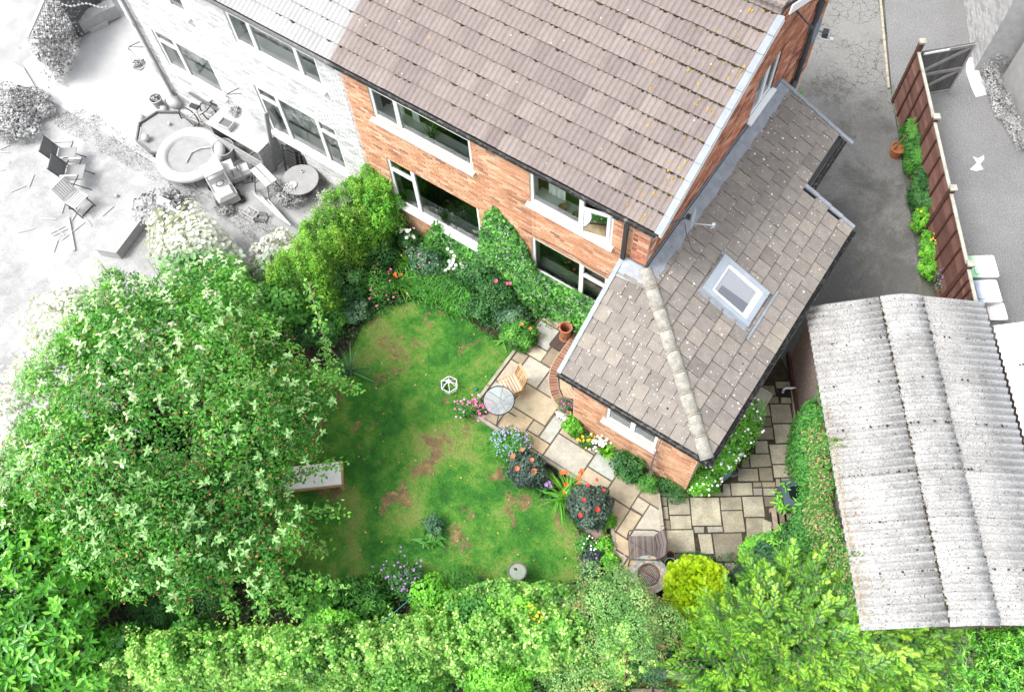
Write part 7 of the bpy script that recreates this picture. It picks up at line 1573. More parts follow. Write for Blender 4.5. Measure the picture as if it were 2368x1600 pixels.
def fern(label, x, y, s, m_, sp='r'):
    p = at(x, y, .2, sp); e = empty('fern', (p.x, p.y, 0), 0, label, 'fern')
    for k in range(13):
        a = k*2.4+.3; L_ = s*random.uniform(.75, 1.1); mb = MB()
        for j in range(16):
            t_ = (j+1)/16; c_ = Vector((math.cos(a)*L_*t_*.9, math.sin(a)*L_*t_*.9, L_*(.75*t_-.6*t_*t_)+.03)); w_ = .11*s/.4*math.sin(math.pi*min(1, t_*.93+.07))**.7
            sd = Vector((-math.sin(a), math.cos(a), 0)); fw = Vector((math.cos(a), math.sin(a), 0))
            for s_ in (-1, 1): mb.add([c_, c_+sd*s_*w_*.5+fw*.018, c_+sd*s_*w_+fw*.01-Vector((0, 0, .01)), c_+sd*s_*w_*.5-fw*.012], [(0, 1, 2, 3)], random.uniform(.3, 1))
        mb.build('frond', m_, e)
fern('bright green fern in front of the spruce', 110, 1200, .38, M['lime']); fern('fern tucked at the yard edge beside the bright fern', 215, 1140, .3, M['midgreen'])
# ---------------------------------------------------------------- drive-side plants
for i, (x, y, h, rx, ry, m_, n_, ls, lab) in enumerate(((2082, 330, 1.2, .32, .85, 'midgreen', 11000, .05, 'dark feathery conifer standing against the fence'), (2100, 440, 1.0, .32, .75, 'dkgreen', 9000, .05, 'second dark conifer in the row against the fence'), (2088, 500, .7, .2, .3, 'lime', 1500, .05, 'rose-like plant with yellow-pink blooms in the fence border'), (2112, 560, .7, .24, .42, 'lime', 2600, .055, 'lime-green perennial against the fence with a yellow flower'), (2105, 610, .55, .22, .3, 'lime', 1800, .05, 'low lime-green clump near the lavender'), (2118, 590, .5, .2, .3, 'lime', 1500, .05, 'yellow-green clump midway along the fence foot'))):
    e, P_, nn = B_('conifer_shrub' if i < 2 else 'border_plant', lab, 'shrub', x, y, h, rx, ry, M[m_], n_, .10 if i < 2 else ls, .034 if i < 2 else .04, NEED if i < 2 else LOBE, 16, .32, rz=math.atan2(fd.y, fd.x)-math.pi/2)
    if i in (2, 3, 5): flowers(e, flower_mesh('flower', M['yellow_f'], .03, 6), [(random.gauss(0, .1), random.gauss(0, .14), h*1.02) for _ in range(4)])
e, _, _ = B_('lavender_clump', 'wispy lavender at the end of the fence border by the garage roof', 'shrub', 2138, 645, .7, .22, .26, M['blueg'], 1400, .07, .008, NEED, 10)
flowers(e, flower_mesh('flower', M['purple_f'], .018, 4), [(random.gauss(0, .14), random.gauss(0, .16), random.uniform(.6, .8)) for _ in range(46)])
p = at(1165, 1350, .25, 'z8'); e = empty('large_terracotta_pot', (p.x, p.y, 0), 0, 'terracotta pot with a leaning green cane at the fence foot', 'plant pot'); mb = MB(); mb.lathe([(.001, 0), (.13, 0), (.17, .24), (.185, .25), (.185, .30), (.165, .30), (.15, .24), (.001, .22)], n=24); mb.build('pot_body', mat('orange_terracotta', (.42, .15, .06), .8), e); mb = MB(); mb.tube([(-.08, -.06, .2), (.05, .02, .9), (.02, .2, 1.25)], [.028, .024, .02], 7); mb.build('cane', mat('mossy_cane', (.17, .15, .07), .9), e)
B_('wall_tuft', 'small yellow-green tuft growing at the foot of the gable wall', 'plant', 1813, 222, .3, .1, .2, M['lime'], 260, .07, .012, NEED, 5, stem=False)
B_('drive_edge_weeds', 'thin line of weeds and grit along the foot of the fence', 'plants', 2040, 260, .12, .1, 1.0, M['rose'], 500, .04, .015, KITE, 8, rz=math.atan2(fd.y, fd.x)-math.pi/2, stem=False)
# ---------------------------------------------------------------- dishes, camera light
M['dishg'] = mat('dish_grey', (.14, .17, .20), .5, n1=(10, .08)); M['dishl'] = mat('dish_light', (.33, .37, .40), .5)
def dish(label, c, r, nrm, m_, mast_to, arm=.35, closed=False):
    e = empty('satellite_dish', c, 0, label, 'satellite dish'); n_ = Vector(nrm).normalized(); q = n_.to_track_quat('Z', 'Y').to_matrix().to_4x4(); mb = MB(); mb.lathe([(.001, -.0), (r*.5, r*.06), (r, r*.24), (r*1.02, r*.24), (r*.5, r*.04), (.001, -.02)], n=26, sy_=1.12)
    mb.v = [tuple(q @ Vector(v)) for v in mb.v]; mb.build('reflector', m_, e, smooth=True)
    mb = MB(); a = q @ Vector((0, -r*.9, r*.1)); b = q @ Vector((0, -r*.55, arm)); mb.tube([a, b], .012, 6); mb.lathe([(.001, -.05), (.03, -.05), (.035, .05), (.001, .06)], b, 10); mb.build('feed_arm', M['dishl'], e)
    mb = MB(); mb.tube([q @ Vector((0, 0, -.03)), Vector(mast_to)-Vector(c)+Vector((.0, 0, .05)), Vector(mast_to)-Vector(c)], .018, 7); mb.box(q @ Vector((0, 0, -.05)), (.08, .08, .08)); mb.build('bracket', M['pipe_g'], e); return e
c = atx(1848, 68, -3.05); vr = ray(1848, 68); nh = vr.cross(Vector((.05, 0, 1))).normalized(); nh = nh if nh.x > 0 else -nh
dish('grey satellite dish mounted high on the gable above the soil pipe', c, .22, tuple(nh-vr.normalized()*.16), M['dishg'], (XC, c.y+.15, c.z+.05))
c = at(1838, 705, 4.85, 'z4'); vr2 = ray(1838, 705, 'z4'); nh2 = vr2.cross(Vector((0, 0, 1))).normalized(); nh2 = nh2 if nh2.x > 0 else -nh2
dish('small pale satellite dish seen edge-on at the roof corner', c, .20, tuple(nh2-vr2.normalized()*.12), M['dishl'], (-3.3, 8.75, 5.35), arm=.42)
cab = MB(); cc_ = at(1770, 760, 4.75, 'z4'); cab.tube([cc_, at(1790, 900, 4.3, 'z4'), at(1850, 1050, 3.95, 'z4'), at(1930, 1105, 3.75, 'z4'), at(2030, 1110, 3.62, 'z4'), at(2150, 1100, 3.55, 'z4')], .006, 5); tag(cab.build('aerial_cable', M['black']), 'thin black cable drooping from the pale dish across the tiles', 'cable')
p = atx(505, 305, -3.25, 'z8'); e = empty('floodlight', p, 0, 'small floodlight on the far corner of the gable', 'light'); mb = MB(); mb.box((0, 0, 0), (.12, .16, .12), rz=.3); mb.build('housing', M['pipe_g'], e); mb = MB(); mb.bar((-.25, 0, 0), (-.04, 0, 0), .03); mb.build('bracket', M['dishl'], e)
cab = MB(); 
pts = [aty(x, y, 8.53, 'z4') for x, y in ((0, 810), (140, 890), (250, 945), (430, 1030), (600, 1130), (720, 1210), (840, 1270), (990, 1330))]; cab.tube(pts, .006, 4, cap=False); tag(cab.build('wall_cable', M['black']), 'thin black cable looping along the rear brick wall', 'cable')
# things on the inner sills
def sillpot(label, x, y, Y, sp, z, r, m_, leafm, shape, n, L_, W_, kind):
    d_ = aty(x, y, Y, sp); e = empty('potted_plant', (d_.x, Y, z), 0, label, 'potted plant'); mb = MB(); mb.lathe([(.001, 0), (r*.8, 0), (r, r*1.5), (r*.85, r*1.5), (.001, r*1.3)], n=16); mb.build('pot_body', m_, e)
    if kind == 'strap': strapleaves(e, n, L_, W_, leafm, .03, .35, 'leaves', c=(0, 0, r*1.3))
    else: a, b, l = blob(n, (0, 0, r*1.5+.06), (r*1.6, r*1.2, .12), 6, .45); leaves('foliage', e, a, b, L_, W_, leafm, shape, .5, .3)
    return e
sillpot('grassy plant in a small blue pot inside the first-floor window', 900, 640, 8.75, 'z3', 4.12, .07, M['bluepot'], M['lime'], KITE, 30, .34, .02, 'strap')
e = sillpot('vase of white and lilac flowers inside the large ground-floor window', 1030, 1480, 8.75, 'z3', 1.16, .06, M['palepot'], M['dkgreen'], KITE, 260, .06, .035, 'b')
flowers(e, flower_mesh('flower', M['white_f'], .045, 9, cup=.6), [(random.gauss(0, .12), random.gauss(-.02, .04), random.uniform(.22, .42)) for _ in range(9)]); flowers(e, flower_mesh('flower', M['purple_f'], .03, 5), [(random.gauss(0, .14), random.gauss(-.02, .04), random.uniform(.25, .45)) for _ in range(8)])
for x, y, r, lab in ((468, 540, .10, 'round woven bowl inside the first-floor window'), (610, 610, .08, 'small mossy ornament beside the woven bowl in the window')):
    d_ = aty(x, y, 8.74, 'z4'); mb = MB(); mb.lathe([(.001, 0), (r*.6, .0), (r, r*.6), (r*.92, r*.6), (.001, r*.35)], n=20); o = mb.build('woven_bowl', mat('wicker_bowl' if r > .09 else 'moss_bowl', (.30, .17, .09) if r > .09 else (.22, .18, .06), .9, n1=(25, .5)), None); o.location = (d_.x, 8.75, 4.10); tag(o, lab, 'bowl')
# ---------------------------------------------------------------- bottom strip: neighbour's fence and paving
p0, p1 = at(1478, 1512, 1.1), at(1640, 1545, 1.1); f3 = empty('fence_panel', (0, 0, 0), 0, 'pale weathered fence panel and dark post at the bottom edge left of the spruce', 'fence'); dv = Vector((p1.x-p0.x, p1.y-p0.y, 0)).normalized()
for k in range(6): mb = MB(); a = Vector((p0.x, p0.y, .15+k*.16)); mb.bar(a, a+dv*2.0, .02, .15); mb.build('board', mat('weathered_panel', [(0, (.22, .18, .17)), (1, (.34, .29, .27))], .9, 'obj', n1=(5, .15)) if k == 0 else bpy.data.materials['weathered_panel'], f3)
pp_ = at(1557, 1500, 1.15); mb = MB(); mb.box((pp_.x, pp_.y, .58), (.09, .09, 1.16), rz=math.atan2(dv.y, dv.x)); mb.build('post', M['fpost'], f3)
sheet('lower_terrace_soil', [xy(at(x, y, 0)) for x, y in ((1440, 1530), (1700, 1530), (1700, 1640), (1420, 1640))], -.004, mat('leaf_litter_soil', [(0, (.06, .025, .012)), (.5, (.16, .07, .03)), (1, (.28, .14, .06))], 1, 'noise', n1=(30, .4), n2=(80, .4)))
tr = MB(); tr.prism([xy(at(x, y, 0)) for x, y in ((1425, 1556), (1680, 1562), (1680, 1680), (1400, 1680))], -.05, .012); tr = tr.build('lower_terrace', M['yardj'], kind='structure')
for k in range(6):
    a, b = 1432+k*52, 1480+k*52; slab(tr, [xy(at(x, y, 0)) for x, y in ((a, 1561), (b, 1561), (b+2, 1600), (a+2, 1600))], .03, .03, M['flag'], 'flagstone')
mb = MB(); mb.tube([at(868, 1412, 1.75), at(920, 1368, 1.2), at(938, 1350, .9)], .009, 5); tag(mb.build('garden_cane', mat('teal_cane', (.08, .30, .30), .5)), 'thin teal garden cane leaning out of the ivy hedge', 'cane')
mb = MB()
a_ = at(230, 1345, .5); 
for k in range(5): mb.bar(at(275+k*2, 1320+k*12, .6), at(318+k*2, 1312+k*12, .6), .05, .02)
tag(mb.build('slatted_bench', mat('dark_timber', (.02, .014, .012), .9)), 'dark slatted timber just visible under the crab apple by the laurel', 'bench')

# ---------------------------------------------------------------- neighbour's garden: everything bleached
NW = mat('bleached_white', (.40, .40, .40), .7, n1=(5, .05)); NL = mat('bleached_light', (.34, .34, .34), .8, n1=(5, .12)); NG = mat('bleached_mid', (.26, .26, .26), .8, n1=(5, .12)); ND = mat('bleached_dark', (.13, .13, .13), .8, n1=(5, .12)); NB = mat('bleached_black', (.035, .035, .035), .6)
def nobj(name, label, cat, loc=(0, 0, 0), rz=0, group=None): return empty(name, loc, rz, label, cat, group)
# rear downpipe and hanging brackets
mb = MB(); mb.tube([(-17.8, 8.47, 5.3), (-17.8, 8.47, .1)], .04, 8); mb.tube([(-17.8, 8.46, 2.75), (-17.8, 8.46, 2.65)], .052, 8); mb.build('downpipe', NG, nhouse)
mb = MB(); 
for b in brick_list(-18.12, -17.86, 0, ZE, []): brick_geo(mb, *b, lambda u, z, d: (u, YW-.04-d, z))
mb.build('corner_pier', M['brick'], nhouse, kind='stuff')
mb = MB(); mb.bar((-16.95, 8.51, .72), (-15.0, 8.51, .62), .05, .07); mb.build('wall_pipe', ND, nhouse)
for x, z, lab in ((-14.62, 2.3, 'hanging basket of pale flowers on a scrolled bracket by the neighbour window'), (-18.15, 1.9, 'hanging basket on a scrolled bracket at the corner of the bleached house')):
    e = nobj('hanging_basket', lab, 'hanging basket', (x, 8.2, z-.55), 0, 'hanging baskets on scrolled brackets'); mb = MB(); mb.lathe([(.001, -.14), (.1, -.12), (.17, -.02), (.18, 0), (.16, 0), (.001, -.03)], n=18); mb.build('basket', NL, e)
    mb = MB(); mb.tube([(.05, .33, .55), (0, .02, .62), (-.02, -.04, .56), (0, 0, .52)], .010, 5); mb.tube([(.05, .33, .35), (.02, .15, .5), (0, .02, .6)], .008, 5)
    for k in range(3): a = k*2.09; mb.tube([(math.cos(a)*.17, math.sin(a)*.17, 0), (0, 0, .52)], .003, 3)
    mb.build('bracket', NB, e); a, b, l = blob(260, (0, 0, .03), (.14, .14, .08), 5, .45); leaves('foliage', e, a, b, .05, .035, M['ngreen'], KITE, .5, .3)
def npot(label, x, y, r, h, sp='n2'):
    p = at(x, y, h, sp); e = nobj('plant_pot', label, 'plant pot', (p.x, p.y, 0)); mb = MB(); mb.lathe([(.001, 0), (r*.75, 0), (r, h), (r*1.06, h), (r*1.06, h*.94), (r*.9, h*.94)], n=22); mb.build('pot_body', NG, e); mb = MB(); mb.tube([(math.cos(k*.314)*r*1.04, math.sin(k*.314)*r*1.04, h) for k in range(21)], .014, 5, cap=False); mb.build('rim', NW, e)
    a, b, l = blob(240, (0, 0, h*.95), (r*.8, r*.8, .07), 5, .45); leaves('foliage', e, a, b, .05, .03, M['ngreen'], KITE, .5, .3)
npot('bleached ribbed pot with small plants on the white patio', 1880, 1190, .16, .3)
# ring tub
p = at(592, 655, .15, 'n2'); e = nobj('round_trough', 'bleached dark-rimmed round tub by the trellis', 'tub', (p.x, p.y, 0)); mb = MB(); mb.lathe([(.001, .02), (.22, .02), (.3, .16), (.33, .18), (.34, .14), (.26, 0)], n=26); mb.build('tub', ND, e); mb = MB(); mb.bar((-.28, 0, .17), (.28, 0, .17), .03); mb.bar((0, -.28, .17), (0, .28, .17), .03); mb.lathe([(.001, .05), (.2, .05)], n=20); mb.build('cross_bar', NL, e)
# play tables / trampolines
p = at(400, 510, .25, 'n1'); e = nobj('octagonal_trampoline', 'bleached octagonal tray with a small ball, left of the padded trampoline', 'trampoline', (p.x, p.y, 0), R(12)); pts = [(math.cos(k*math.pi/4)*.82, math.sin(k*math.pi/4)*.72) for k in range(8)]
mb = MB(); mb.prism([(x*.93, y*.93) for x, y in pts], .16, .18); mb.build('mat', NG, e); mb = MB()
for k in range(8): a, b = pts[k], pts[(k+1) % 8]; mb.bar((*a, .2), (*b, .2), .04, .09)
mb.build('rim', ND, e)
for k in range(4): a = pts[2*k]; mb = MB(); mb.box((a[0]*.95, a[1]*.95, .08), (.05, .05, .16)); mb.build('leg', ND, e)
for (dx, dy, r, lab) in ((-.1, .25, .05, 'tiny pale ball on the octagonal tray'), (-.25, -.45, .11, 'larger pale ball at the near edge of the octagonal tray')):
    mb = MB(); mb.lathe([(r*math.sin(k*math.pi/6), -r*math.cos(k*math.pi/6)) for k in range(7)], n=12); o = mb.build('ball', NW, None, smooth=True); o.location = (p.x+dx, p.y+dy, .19+r); tag(o, lab, 'ball')
p = at(680, 760, .4, 'n1'); e = nobj('padded_trampoline', 'round trampoline with thick bleached white padding on the neighbour patio', 'trampoline', (p.x, p.y, 0)); mb = MB(); mb.lathe([(.58, .34), (.62, .42), (.72, .45), (.84, .42), (.90, .34), (.84, .28), (.62, .28)], n=40); mb.build('padding', NW, e, smooth=True); mb = MB(); mb.lathe([(.001, .345), (.62, .35)], n=36); mb.build('mat', NG, e)
for k in range(6): a = k*math.pi/3+.3; mb = MB(); mb.tube([(math.cos(a)*.78, math.sin(a)*.78, 0), (math.cos(a)*.78, math.sin(a)*.78, .3)], .02, 6); mb.build('leg', ND, e)
mb = MB(); mb.tube([(.1, -.25, .37), (.0, .05, .38), (.12, .3, .38), (.35, .45, .42)], .022, 6); mb.build('grab_strap', NW, e)
# bucket
p = at(1055, 690, .45, 'n1'); e = nobj('large_bucket', 'tall bleached bucket with odds and ends behind the padded trampoline', 'bucket', (p.x, p.y, 0)); mb = MB(); mb.lathe([(.001, .02), (.19, 0), (.27, .46), (.29, .46), (.26, .44), (.18, .06)], n=24); mb.build('tub', NL, e)
# bicycles
def bike(label, a, b, lean=.12):
    a, b = Vector(a), Vector(b); d = (b-a).normalized(); e = nobj('bicycle', label, 'bicycle', tuple(a), math.atan2(d.y, d.x), 'bicycles against the neighbour house'); L_ = (b-a).length; wr = .31; 
    for X in (0, L_):
        mb = MB(); mb.tube([(X+math.cos(k*.262)*wr, lean*(.5+.5*math.sin(k*.262)), wr+math.sin(k*.262)*wr) for k in range(25)], .018, 6, cap=False)
        w_ = mb.build('wheel', NB, e); mb = MB()
        for k in range(12): mb.tube([(X, lean*.5, wr), (X+math.cos(k*.5236)*wr, lean*(.5+.5*math.sin(k*.5236)), wr+math.sin(k*.5236)*wr)], .003, 3, cap=False)
        mb.build('spokes', NL, w_)
    mb = MB(); f = lambda x, z: (x*L_, lean*z/.31*.5, z)
    for p_, q_ in ((f(0, .31), f(.42, .28)), (f(.42, .28), f(.32, .75)), (f(0, .31), f(.34, .66)), (f(.42, .28), f(.85, .62)), (f(.33, .68), f(.83, .72)), (f(1, .31), f(.82, .85))): mb.tube([p_, q_], .018, 6)
    mb.build('frame', NL, e); mb = MB(); mb.box(f(.31, .80), (.24, .12, .06)); mb.build('saddle', NB, e); mb = MB(); hz = f(.80, .92); mb.tube([(hz[0]-.1, hz[1]-.27, hz[2]), (hz[0], hz[1]-.1, hz[2]+.03), (hz[0], hz[1]+.1, hz[2]+.03), (hz[0]-.1, hz[1]+.27, hz[2])], .014, 6); mb.build('handlebar', NB, e)
    mb = MB(); mb.lathe([(.09, -.01), (.09, .01)], n=12); mb.v = [(v[0]+.42*L_, v[2]+lean*.4, v[1]+.28) for v in mb.v]; mb.build('chainring', NB, e)
w0, w1 = at(660, 380, .3, 'n1'), at(1020, 520, .3, 'n1')
bike('bleached bicycle leaning by the house wall, nearer the patio edge', (w0.x, w0.y, 0), (w1.x, w1.y, 0)); bike('second bleached bicycle tight against the house wall', (w0.x+.35, w0.y+.42, 0), (w1.x+.35, w1.y+.34, 0), .1)
# log store / bench
p = at(1290, 470, .95, 'n1'); e = nobj('log_store', 'bleached wooden log store with slatted end and a planter on top', 'store', (p.x, p.y-.05, 0), 0)
for k in range(5): mb = MB(); mb.box((0, -.30+k*.15, .98-.02*k*0), (1.75, .145, .03)); mb.build('roof_board', NW, e)
for k in range(9): mb = MB(); mb.box((.86, 0, .08+k*.1), (.02, .7, .085)); mb.build('end_slat', NL, e)
for k in range(3): mb = MB(); mb.box((0, -.36, .12+k*.2), (1.7, .02, .16)); mb.build('front_board', NL, e)
mb = MB(); mb.box((0, .30, .5), (1.7, .03, .95)); mb.box((-.85, 0, .5), (.03, .65, .95)); mb.build('back_panel', NG, e)
p2 = at(1095, 420, 1.12, 'n1'); e2 = nobj('small_planter', 'small square planter on top of the log store', 'planter', (p2.x, p2.y, 1.0), .1); mb = MB()
for s_ in (-1, 1): mb.box((s_*.17, 0, .08), (.02, .26, .15)); mb.box((0, s_*.12, .08), (.34, .02, .15))
mb.build('box', NW, e2); mb = MB(); mb.box((0, 0, .06), (.32, .22, .1)); mb.build('potting_soil', ND, e2)
a, b = at(1545, 300, 1.9, 'n1'), at(1655, 950, 0, 'n1'); mb = MB(); mb.bar(a, b, .12, .04); tag(mb.build('leaning_plank', NG), 'long grey plank leaning against the neighbour wall by the log store', 'plank')
# folded chairs
for k in range(3):
    p = at(1880+k*14, 790+k*10, .45, 'n1'); e = nobj('folded_chair', ['folded black garden chair leaning under the window, outermost', 'folded black garden chair, middle of the leaning stack', 'folded black garden chair, closest to the wall'][k], 'chair', (p.x+.05*k, 8.28+.06*k, 0), 0, 'folded chairs under the neighbour window'); Mx = Matrix.Rotation(R(-12), 4, 'X')
    mb = MB()
    for s_ in (-1, 1): mb.box((s_*.21, 0, .45), (.03, .03, .9), M=Mx)
    mb.box((0, 0, .88), (.44, .03, .04), M=Mx); mb.build('frame', NB, e); mb = MB()
    for j in range(5): mb.box((0, 0, .3+j*.11), (.4, .02, .07), M=Mx)
    mb.build('slats', NB, e)
# round table (cable drum)
p = at(1935, 1060, .5, 'n1'); e = nobj('round_table', 'grey round patio table at the end of the green hedge', 'table', (p.x, p.y, 0)); mb = MB(); mb.lathe([(.001, .48), (.46, .48), (.46, .51), (.001, .51)], n=36); mb.build('tabletop', NG, e); mb = MB(); mb.lathe([(.2, 0), (.06, .05), (.06, .48)], n=14); mb.build('pedestal', ND, e)
p = at(1845, 1115, .55, 'n1'); mb = MB(); mb.lathe([(.001, .0), (.07, .0), (.11, .03), (.10, .03), (.001, .02)], n=18); o = mb.build('saucer_dish', NW); o.location = (p.x, p.y, .515); tag(o, 'small white dish standing on the grey round table', 'dish')
p = at(1955, 965, .53, 'n1'); mb = MB(); mb.lathe([(.02, 0), (.045, .02), (.02, .04)], n=14); o = mb.build('tape_ring', NW); o.location = (p.x, p.y, .515); tag(o, 'tiny white ring lying on the grey round table', 'ring')
# toy cars
def toy(label, x, y, rz, s=1.):
    p = at(x, y, .3, 'n1'); e = nobj('ride_on_car', label, 'toy car', (p.x, p.y, 0), rz, 'ride-on toy cars on the neighbour patio'); e.scale = (s, s, s); mb = MB()
    for (x0_, x1_, w0_, w1_, z0_, z1_) in ((-.45, .45, .46, .46, .1, .3), (-.42, -.1, .42, .36, .3, .42), (.12, .46, .42, .30, .3, .40)): mb.add([(x0_, -w0_/2, z0_), (x1_, -w0_/2, z0_), (x1_, w0_/2, z0_), (x0_, w0_/2, z0_), (x0_+.05, -w1_/2, z1_), (x1_-.05, -w1_/2, z1_), (x1_-.05, w1_/2, z1_), (x0_+.05, w1_/2, z1_)], [(3, 2, 1, 0), (4, 5, 6, 7), (0, 1, 5, 4), (1, 2, 6, 5), (2, 3, 7, 6), (3, 0, 4, 7)])
    mb.build('body', NW, e)
    for X in (-.3, .3):
        for s_ in (-1, 1): mb = MB(); mb.tube([(X, s_*.21, .1), (X, s_*.28, .1)], .1, 14); mb.tube([(X, s_*.28, .1), (X, s_*.285, .1)], .05, 10); mb.build('wheel', NB, e)
    mb = MB()
    for s_ in (-1, 1): mb.tube([(.15, s_*.2, .35), (0, s_*.2, .72), (-.3, s_*.2, .72), (-.4, s_*.2, .35)], .022, 6)
    mb.box((-.15, 0, .73), (.35, .42, .03)); mb.build('canopy', NW, e); mb = MB(); mb.tube([(.08, math.cos(k*.5236)*.09, .45+math.sin(k*.5236)*.09) for k in range(13)], .012, 5, cap=False); mb.build('steering_wheel', ND, e); return e
toy('larger white ride-on toy car with canopy at the patio edge', 1040, 1130, R(-25), 1.15); toy('smaller grey-white toy car behind the larger one', 1200, 960, R(60), .8)
# trestle bench
p = at(1520, 1010, .75, 'n1'); e = nobj('work_bench', 'white-topped folding workbench with perforated jaws', 'workbench', (p.x, p.y, 0), R(-14))
for s_ in (-1, 1): mb = MB(); mb.box((0, s_*.09, .76), (.70, .15, .03)); mb.build('jaw', NW, e)
mb = MB()
for s_ in (-1, 1): mb.tube([(s_*.3, -.1, .74), (s_*.33, -.28, 0)], .018, 6); mb.tube([(s_*.3, .1, .74), (s_*.33, .28, 0)], .018, 6); mb.tube([(s_*.32, -.2, .3), (s_*.32, .2, .3)], .014, 5)
mb.tube([(-.32, -.24, .12), (.32, -.24, .12)], .014, 5); mb.build('legs', ND, e)
# poles, crates, small stuff
for k in range(9):
    a = at(1390+k*22, 1210+k*12+random.uniform(-20, 10), .1+.02*k, 'n1'); b = at(1700+k*16, 1500+k*10, .12+.02*k, 'n1'); mb = MB(); mb.bar(a, b, .035, .03); tag(mb.build('timber_pole', NW if k % 3 else NL), 'one of the pale timber lengths in the heap by the hedge', 'timber', 'pale timber lengths heaped by the hedge')
for i, (x, y, s) in enumerate(((1380, 1440, .28), (1480, 1470, .24), (1320, 1030, .2))):
    p = at(x, y, .15, 'n1'); e = nobj('metal_crate', ['open wire crate on the patio edge by the timber heap', 'second wire crate nearer the green hedge', 'small crate of tools behind the toy cars'][i], 'crate', (p.x, p.y, 0), .4*i); mb = MB()
    for z in (.02, s*.7):
        for q_ in (((-1, -1), (1, -1)), ((1, -1), (1, 1)), ((1, 1), (-1, 1)), ((-1, 1), (-1, -1))): mb.bar((q_[0][0]*s*.6, q_[0][1]*s*.4, z), (q_[1][0]*s*.6, q_[1][1]*s*.4, z), .02)
    for sx in (-1, 1):
        for s_ in (-1, 1): mb.bar((sx*s*.6, s_*s*.4, 0), (sx*s*.6, s_*s*.4, s*.7), .02)
    mb.build('frame', NW if i == 0 else ND, e); mb = MB(); mb.box((0, 0, .03), (s*1.1, s*.7, .02)); mb.build('base', NG, e)
p = at(1300, 955, .3, 'n1'); 
for i, (x, y) in enumerate(((1165, 940), (1270, 1010), (1260, 1270), (1200, 1200))):
    p = at(x, y, .1, 'n1'); mb = MB(); mb.tube([(0, 0, 0), (0, 0, .07)], .10, 16); mb.tube([(0, 0, .07), (0, 0, .075)], .05, 12, t=1); o = mb.build('toy_wheel', NB); o.location = (p.x, p.y, .02); tag(o, ['loose black wheel behind the toy cars', 'loose black wheel near the workbench', 'loose black wheel at the patio edge', 'black wheel beside the larger toy car'][i], 'wheel')
for i, (x, y, r, lab) in enumerate(((385, 255, .13, 'crumpled white bag on the bleached patio'), (130, 350, .11, 'white scrunched cloth on the bleached patio'), (500, 190, .24, 'white box against the house by the bicycles'))):
    rock('bag', lab, x, y, r, NW, 'n1', .8)
    bpy.data.objects[[o.name for o in bpy.data.objects if o.name.startswith('bag')][-1]]['category'] = 'bag'
rock('water_butt_lid', 'white domed cover against the wall at the corner downpipe', 2130, 1070, .30, NW, 'n2', 1.2)['category'] = 'cover'
# garden chairs on bleached lawn
def metalchair(label, x, y, z0=0, white=False):
    p = at(x, y, .42, 'n3'); e = nobj('garden_chair', label, 'chair', (p.x, p.y, 0), R(126), 'chairs on the bleached lawn'); mb = MB(); mb.box((0, 0, .42), (.48, .46, .02)); mb.build('seat', NG if not white else NW, e); Mx = Matrix.Translation((0, .25, .42)) @ Matrix.Rotation(R(-18), 4, 'X')
    mb = MB(); mb.box((0, 0, .28), (.48, .02, .5), M=Mx); mb.build('backrest', ND, e)
    mb = MB()
    for s_ in (-1, 1): mb.tube([(s_*.25, .25, .4), (s_*.25, -.28, .0)], .013, 5); mb.tube([(s_*.25, -.22, .62), (s_*.25, .26, 0)], .013, 5); mb.tube([(s_*.25, .22, .42), (s_*.25, .42, .95)], .013, 5)
    mb.build('frame', NB, e)
    for s_ in (-1, 1): mb = MB(); mb.box((s_*.27, .02, .64), (.06, .46, .025)); mb.build('armrest', NL, e)
metalchair('dark sling chair on the bleached lawn, farther of the pair', 620, 440); metalchair('dark sling chair on the bleached lawn, nearer of the pair', 700, 600)
slatchair('slatted_chair', 'small white slatted folding chair tipped on the bleached lawn', 700, 840, 0, R(92), NW, NW, NB, 'chair', .95, sp='n3')
# sticks
k = 0
for x0_, y0_, x1_, y1_ in ((430, 275, 380, 385), (315, 620, 268, 738), (240, 722, 100, 782), (610, 865, 572, 980), (665, 952, 780, 1005), (738, 932, 666, 1048), (758, 948, 860, 1018), (382, 1028, 525, 1033), (1060, 912, 952, 1005), (780, 1010, 850, 1100), (490, 1112, 600, 1182), (605, 1098, 468, 1168), (675, 1098, 490, 1190), (790, 1062, 578, 1225), (318, 1118, 165, 1160), (538, 1228, 497, 1345), (213, 295, 72, 328), (460, 192, 325, 215), (88, 345, 0, 385), (95, 503, 0, 480), (0, 410, 88, 412), (0, 585, 45, 572)):
    mb = MB(); mb.bar(at(x0_, y0_, .015, 'n3'), at(x1_, y1_, .02, 'n3'), .022, .015); tag(mb.build('stick', NW), 'thin white stick scattered on the bleached lawn', 'stick', 'white sticks strewn over the bleached lawn')
mb = MB(); mb.bar(at(633, 1015, .04, 'n3'), at(690, 1325, .04, 'n3'), .06, .03); tag(mb.build('white_batten', NW), 'thick white batten lying across the scattered sticks', 'batten')
for i, (x, y) in enumerate(((200, 122), (245, 112), (180, 255), (243, 247), (268, 207), (310, 213), (530, 543))):
    b = at(x, y, .35, 'n3'); mb = MB(); mb.lathe([(.001, -.02), (.055, -.02), (.06, .02), (.001, .05)], (0, 0, .35), 12); o = empty('solar_light', (b.x, b.y, 0), 0, ['upper left white stake light of the cluster by the border plants', 'upper right white stake light of the cluster by the border plants', 'lowest left white stake light of the cluster', 'lowest right stake light of the cluster, below the upright pair', 'stake light in the middle of the cluster on the lawn', 'stake light beside the long white stick at the cluster edge', 'lone white stake light beside the dark sling chairs'][i], 'solar light', 'solar stake lights on the bleached lawn'); mb.build('lamp_head', NW, o); mb = MB(); mb.tube([(0, 0, .34), (0, 0, 0)], .012, 5); mb.build('stake', NW, o)
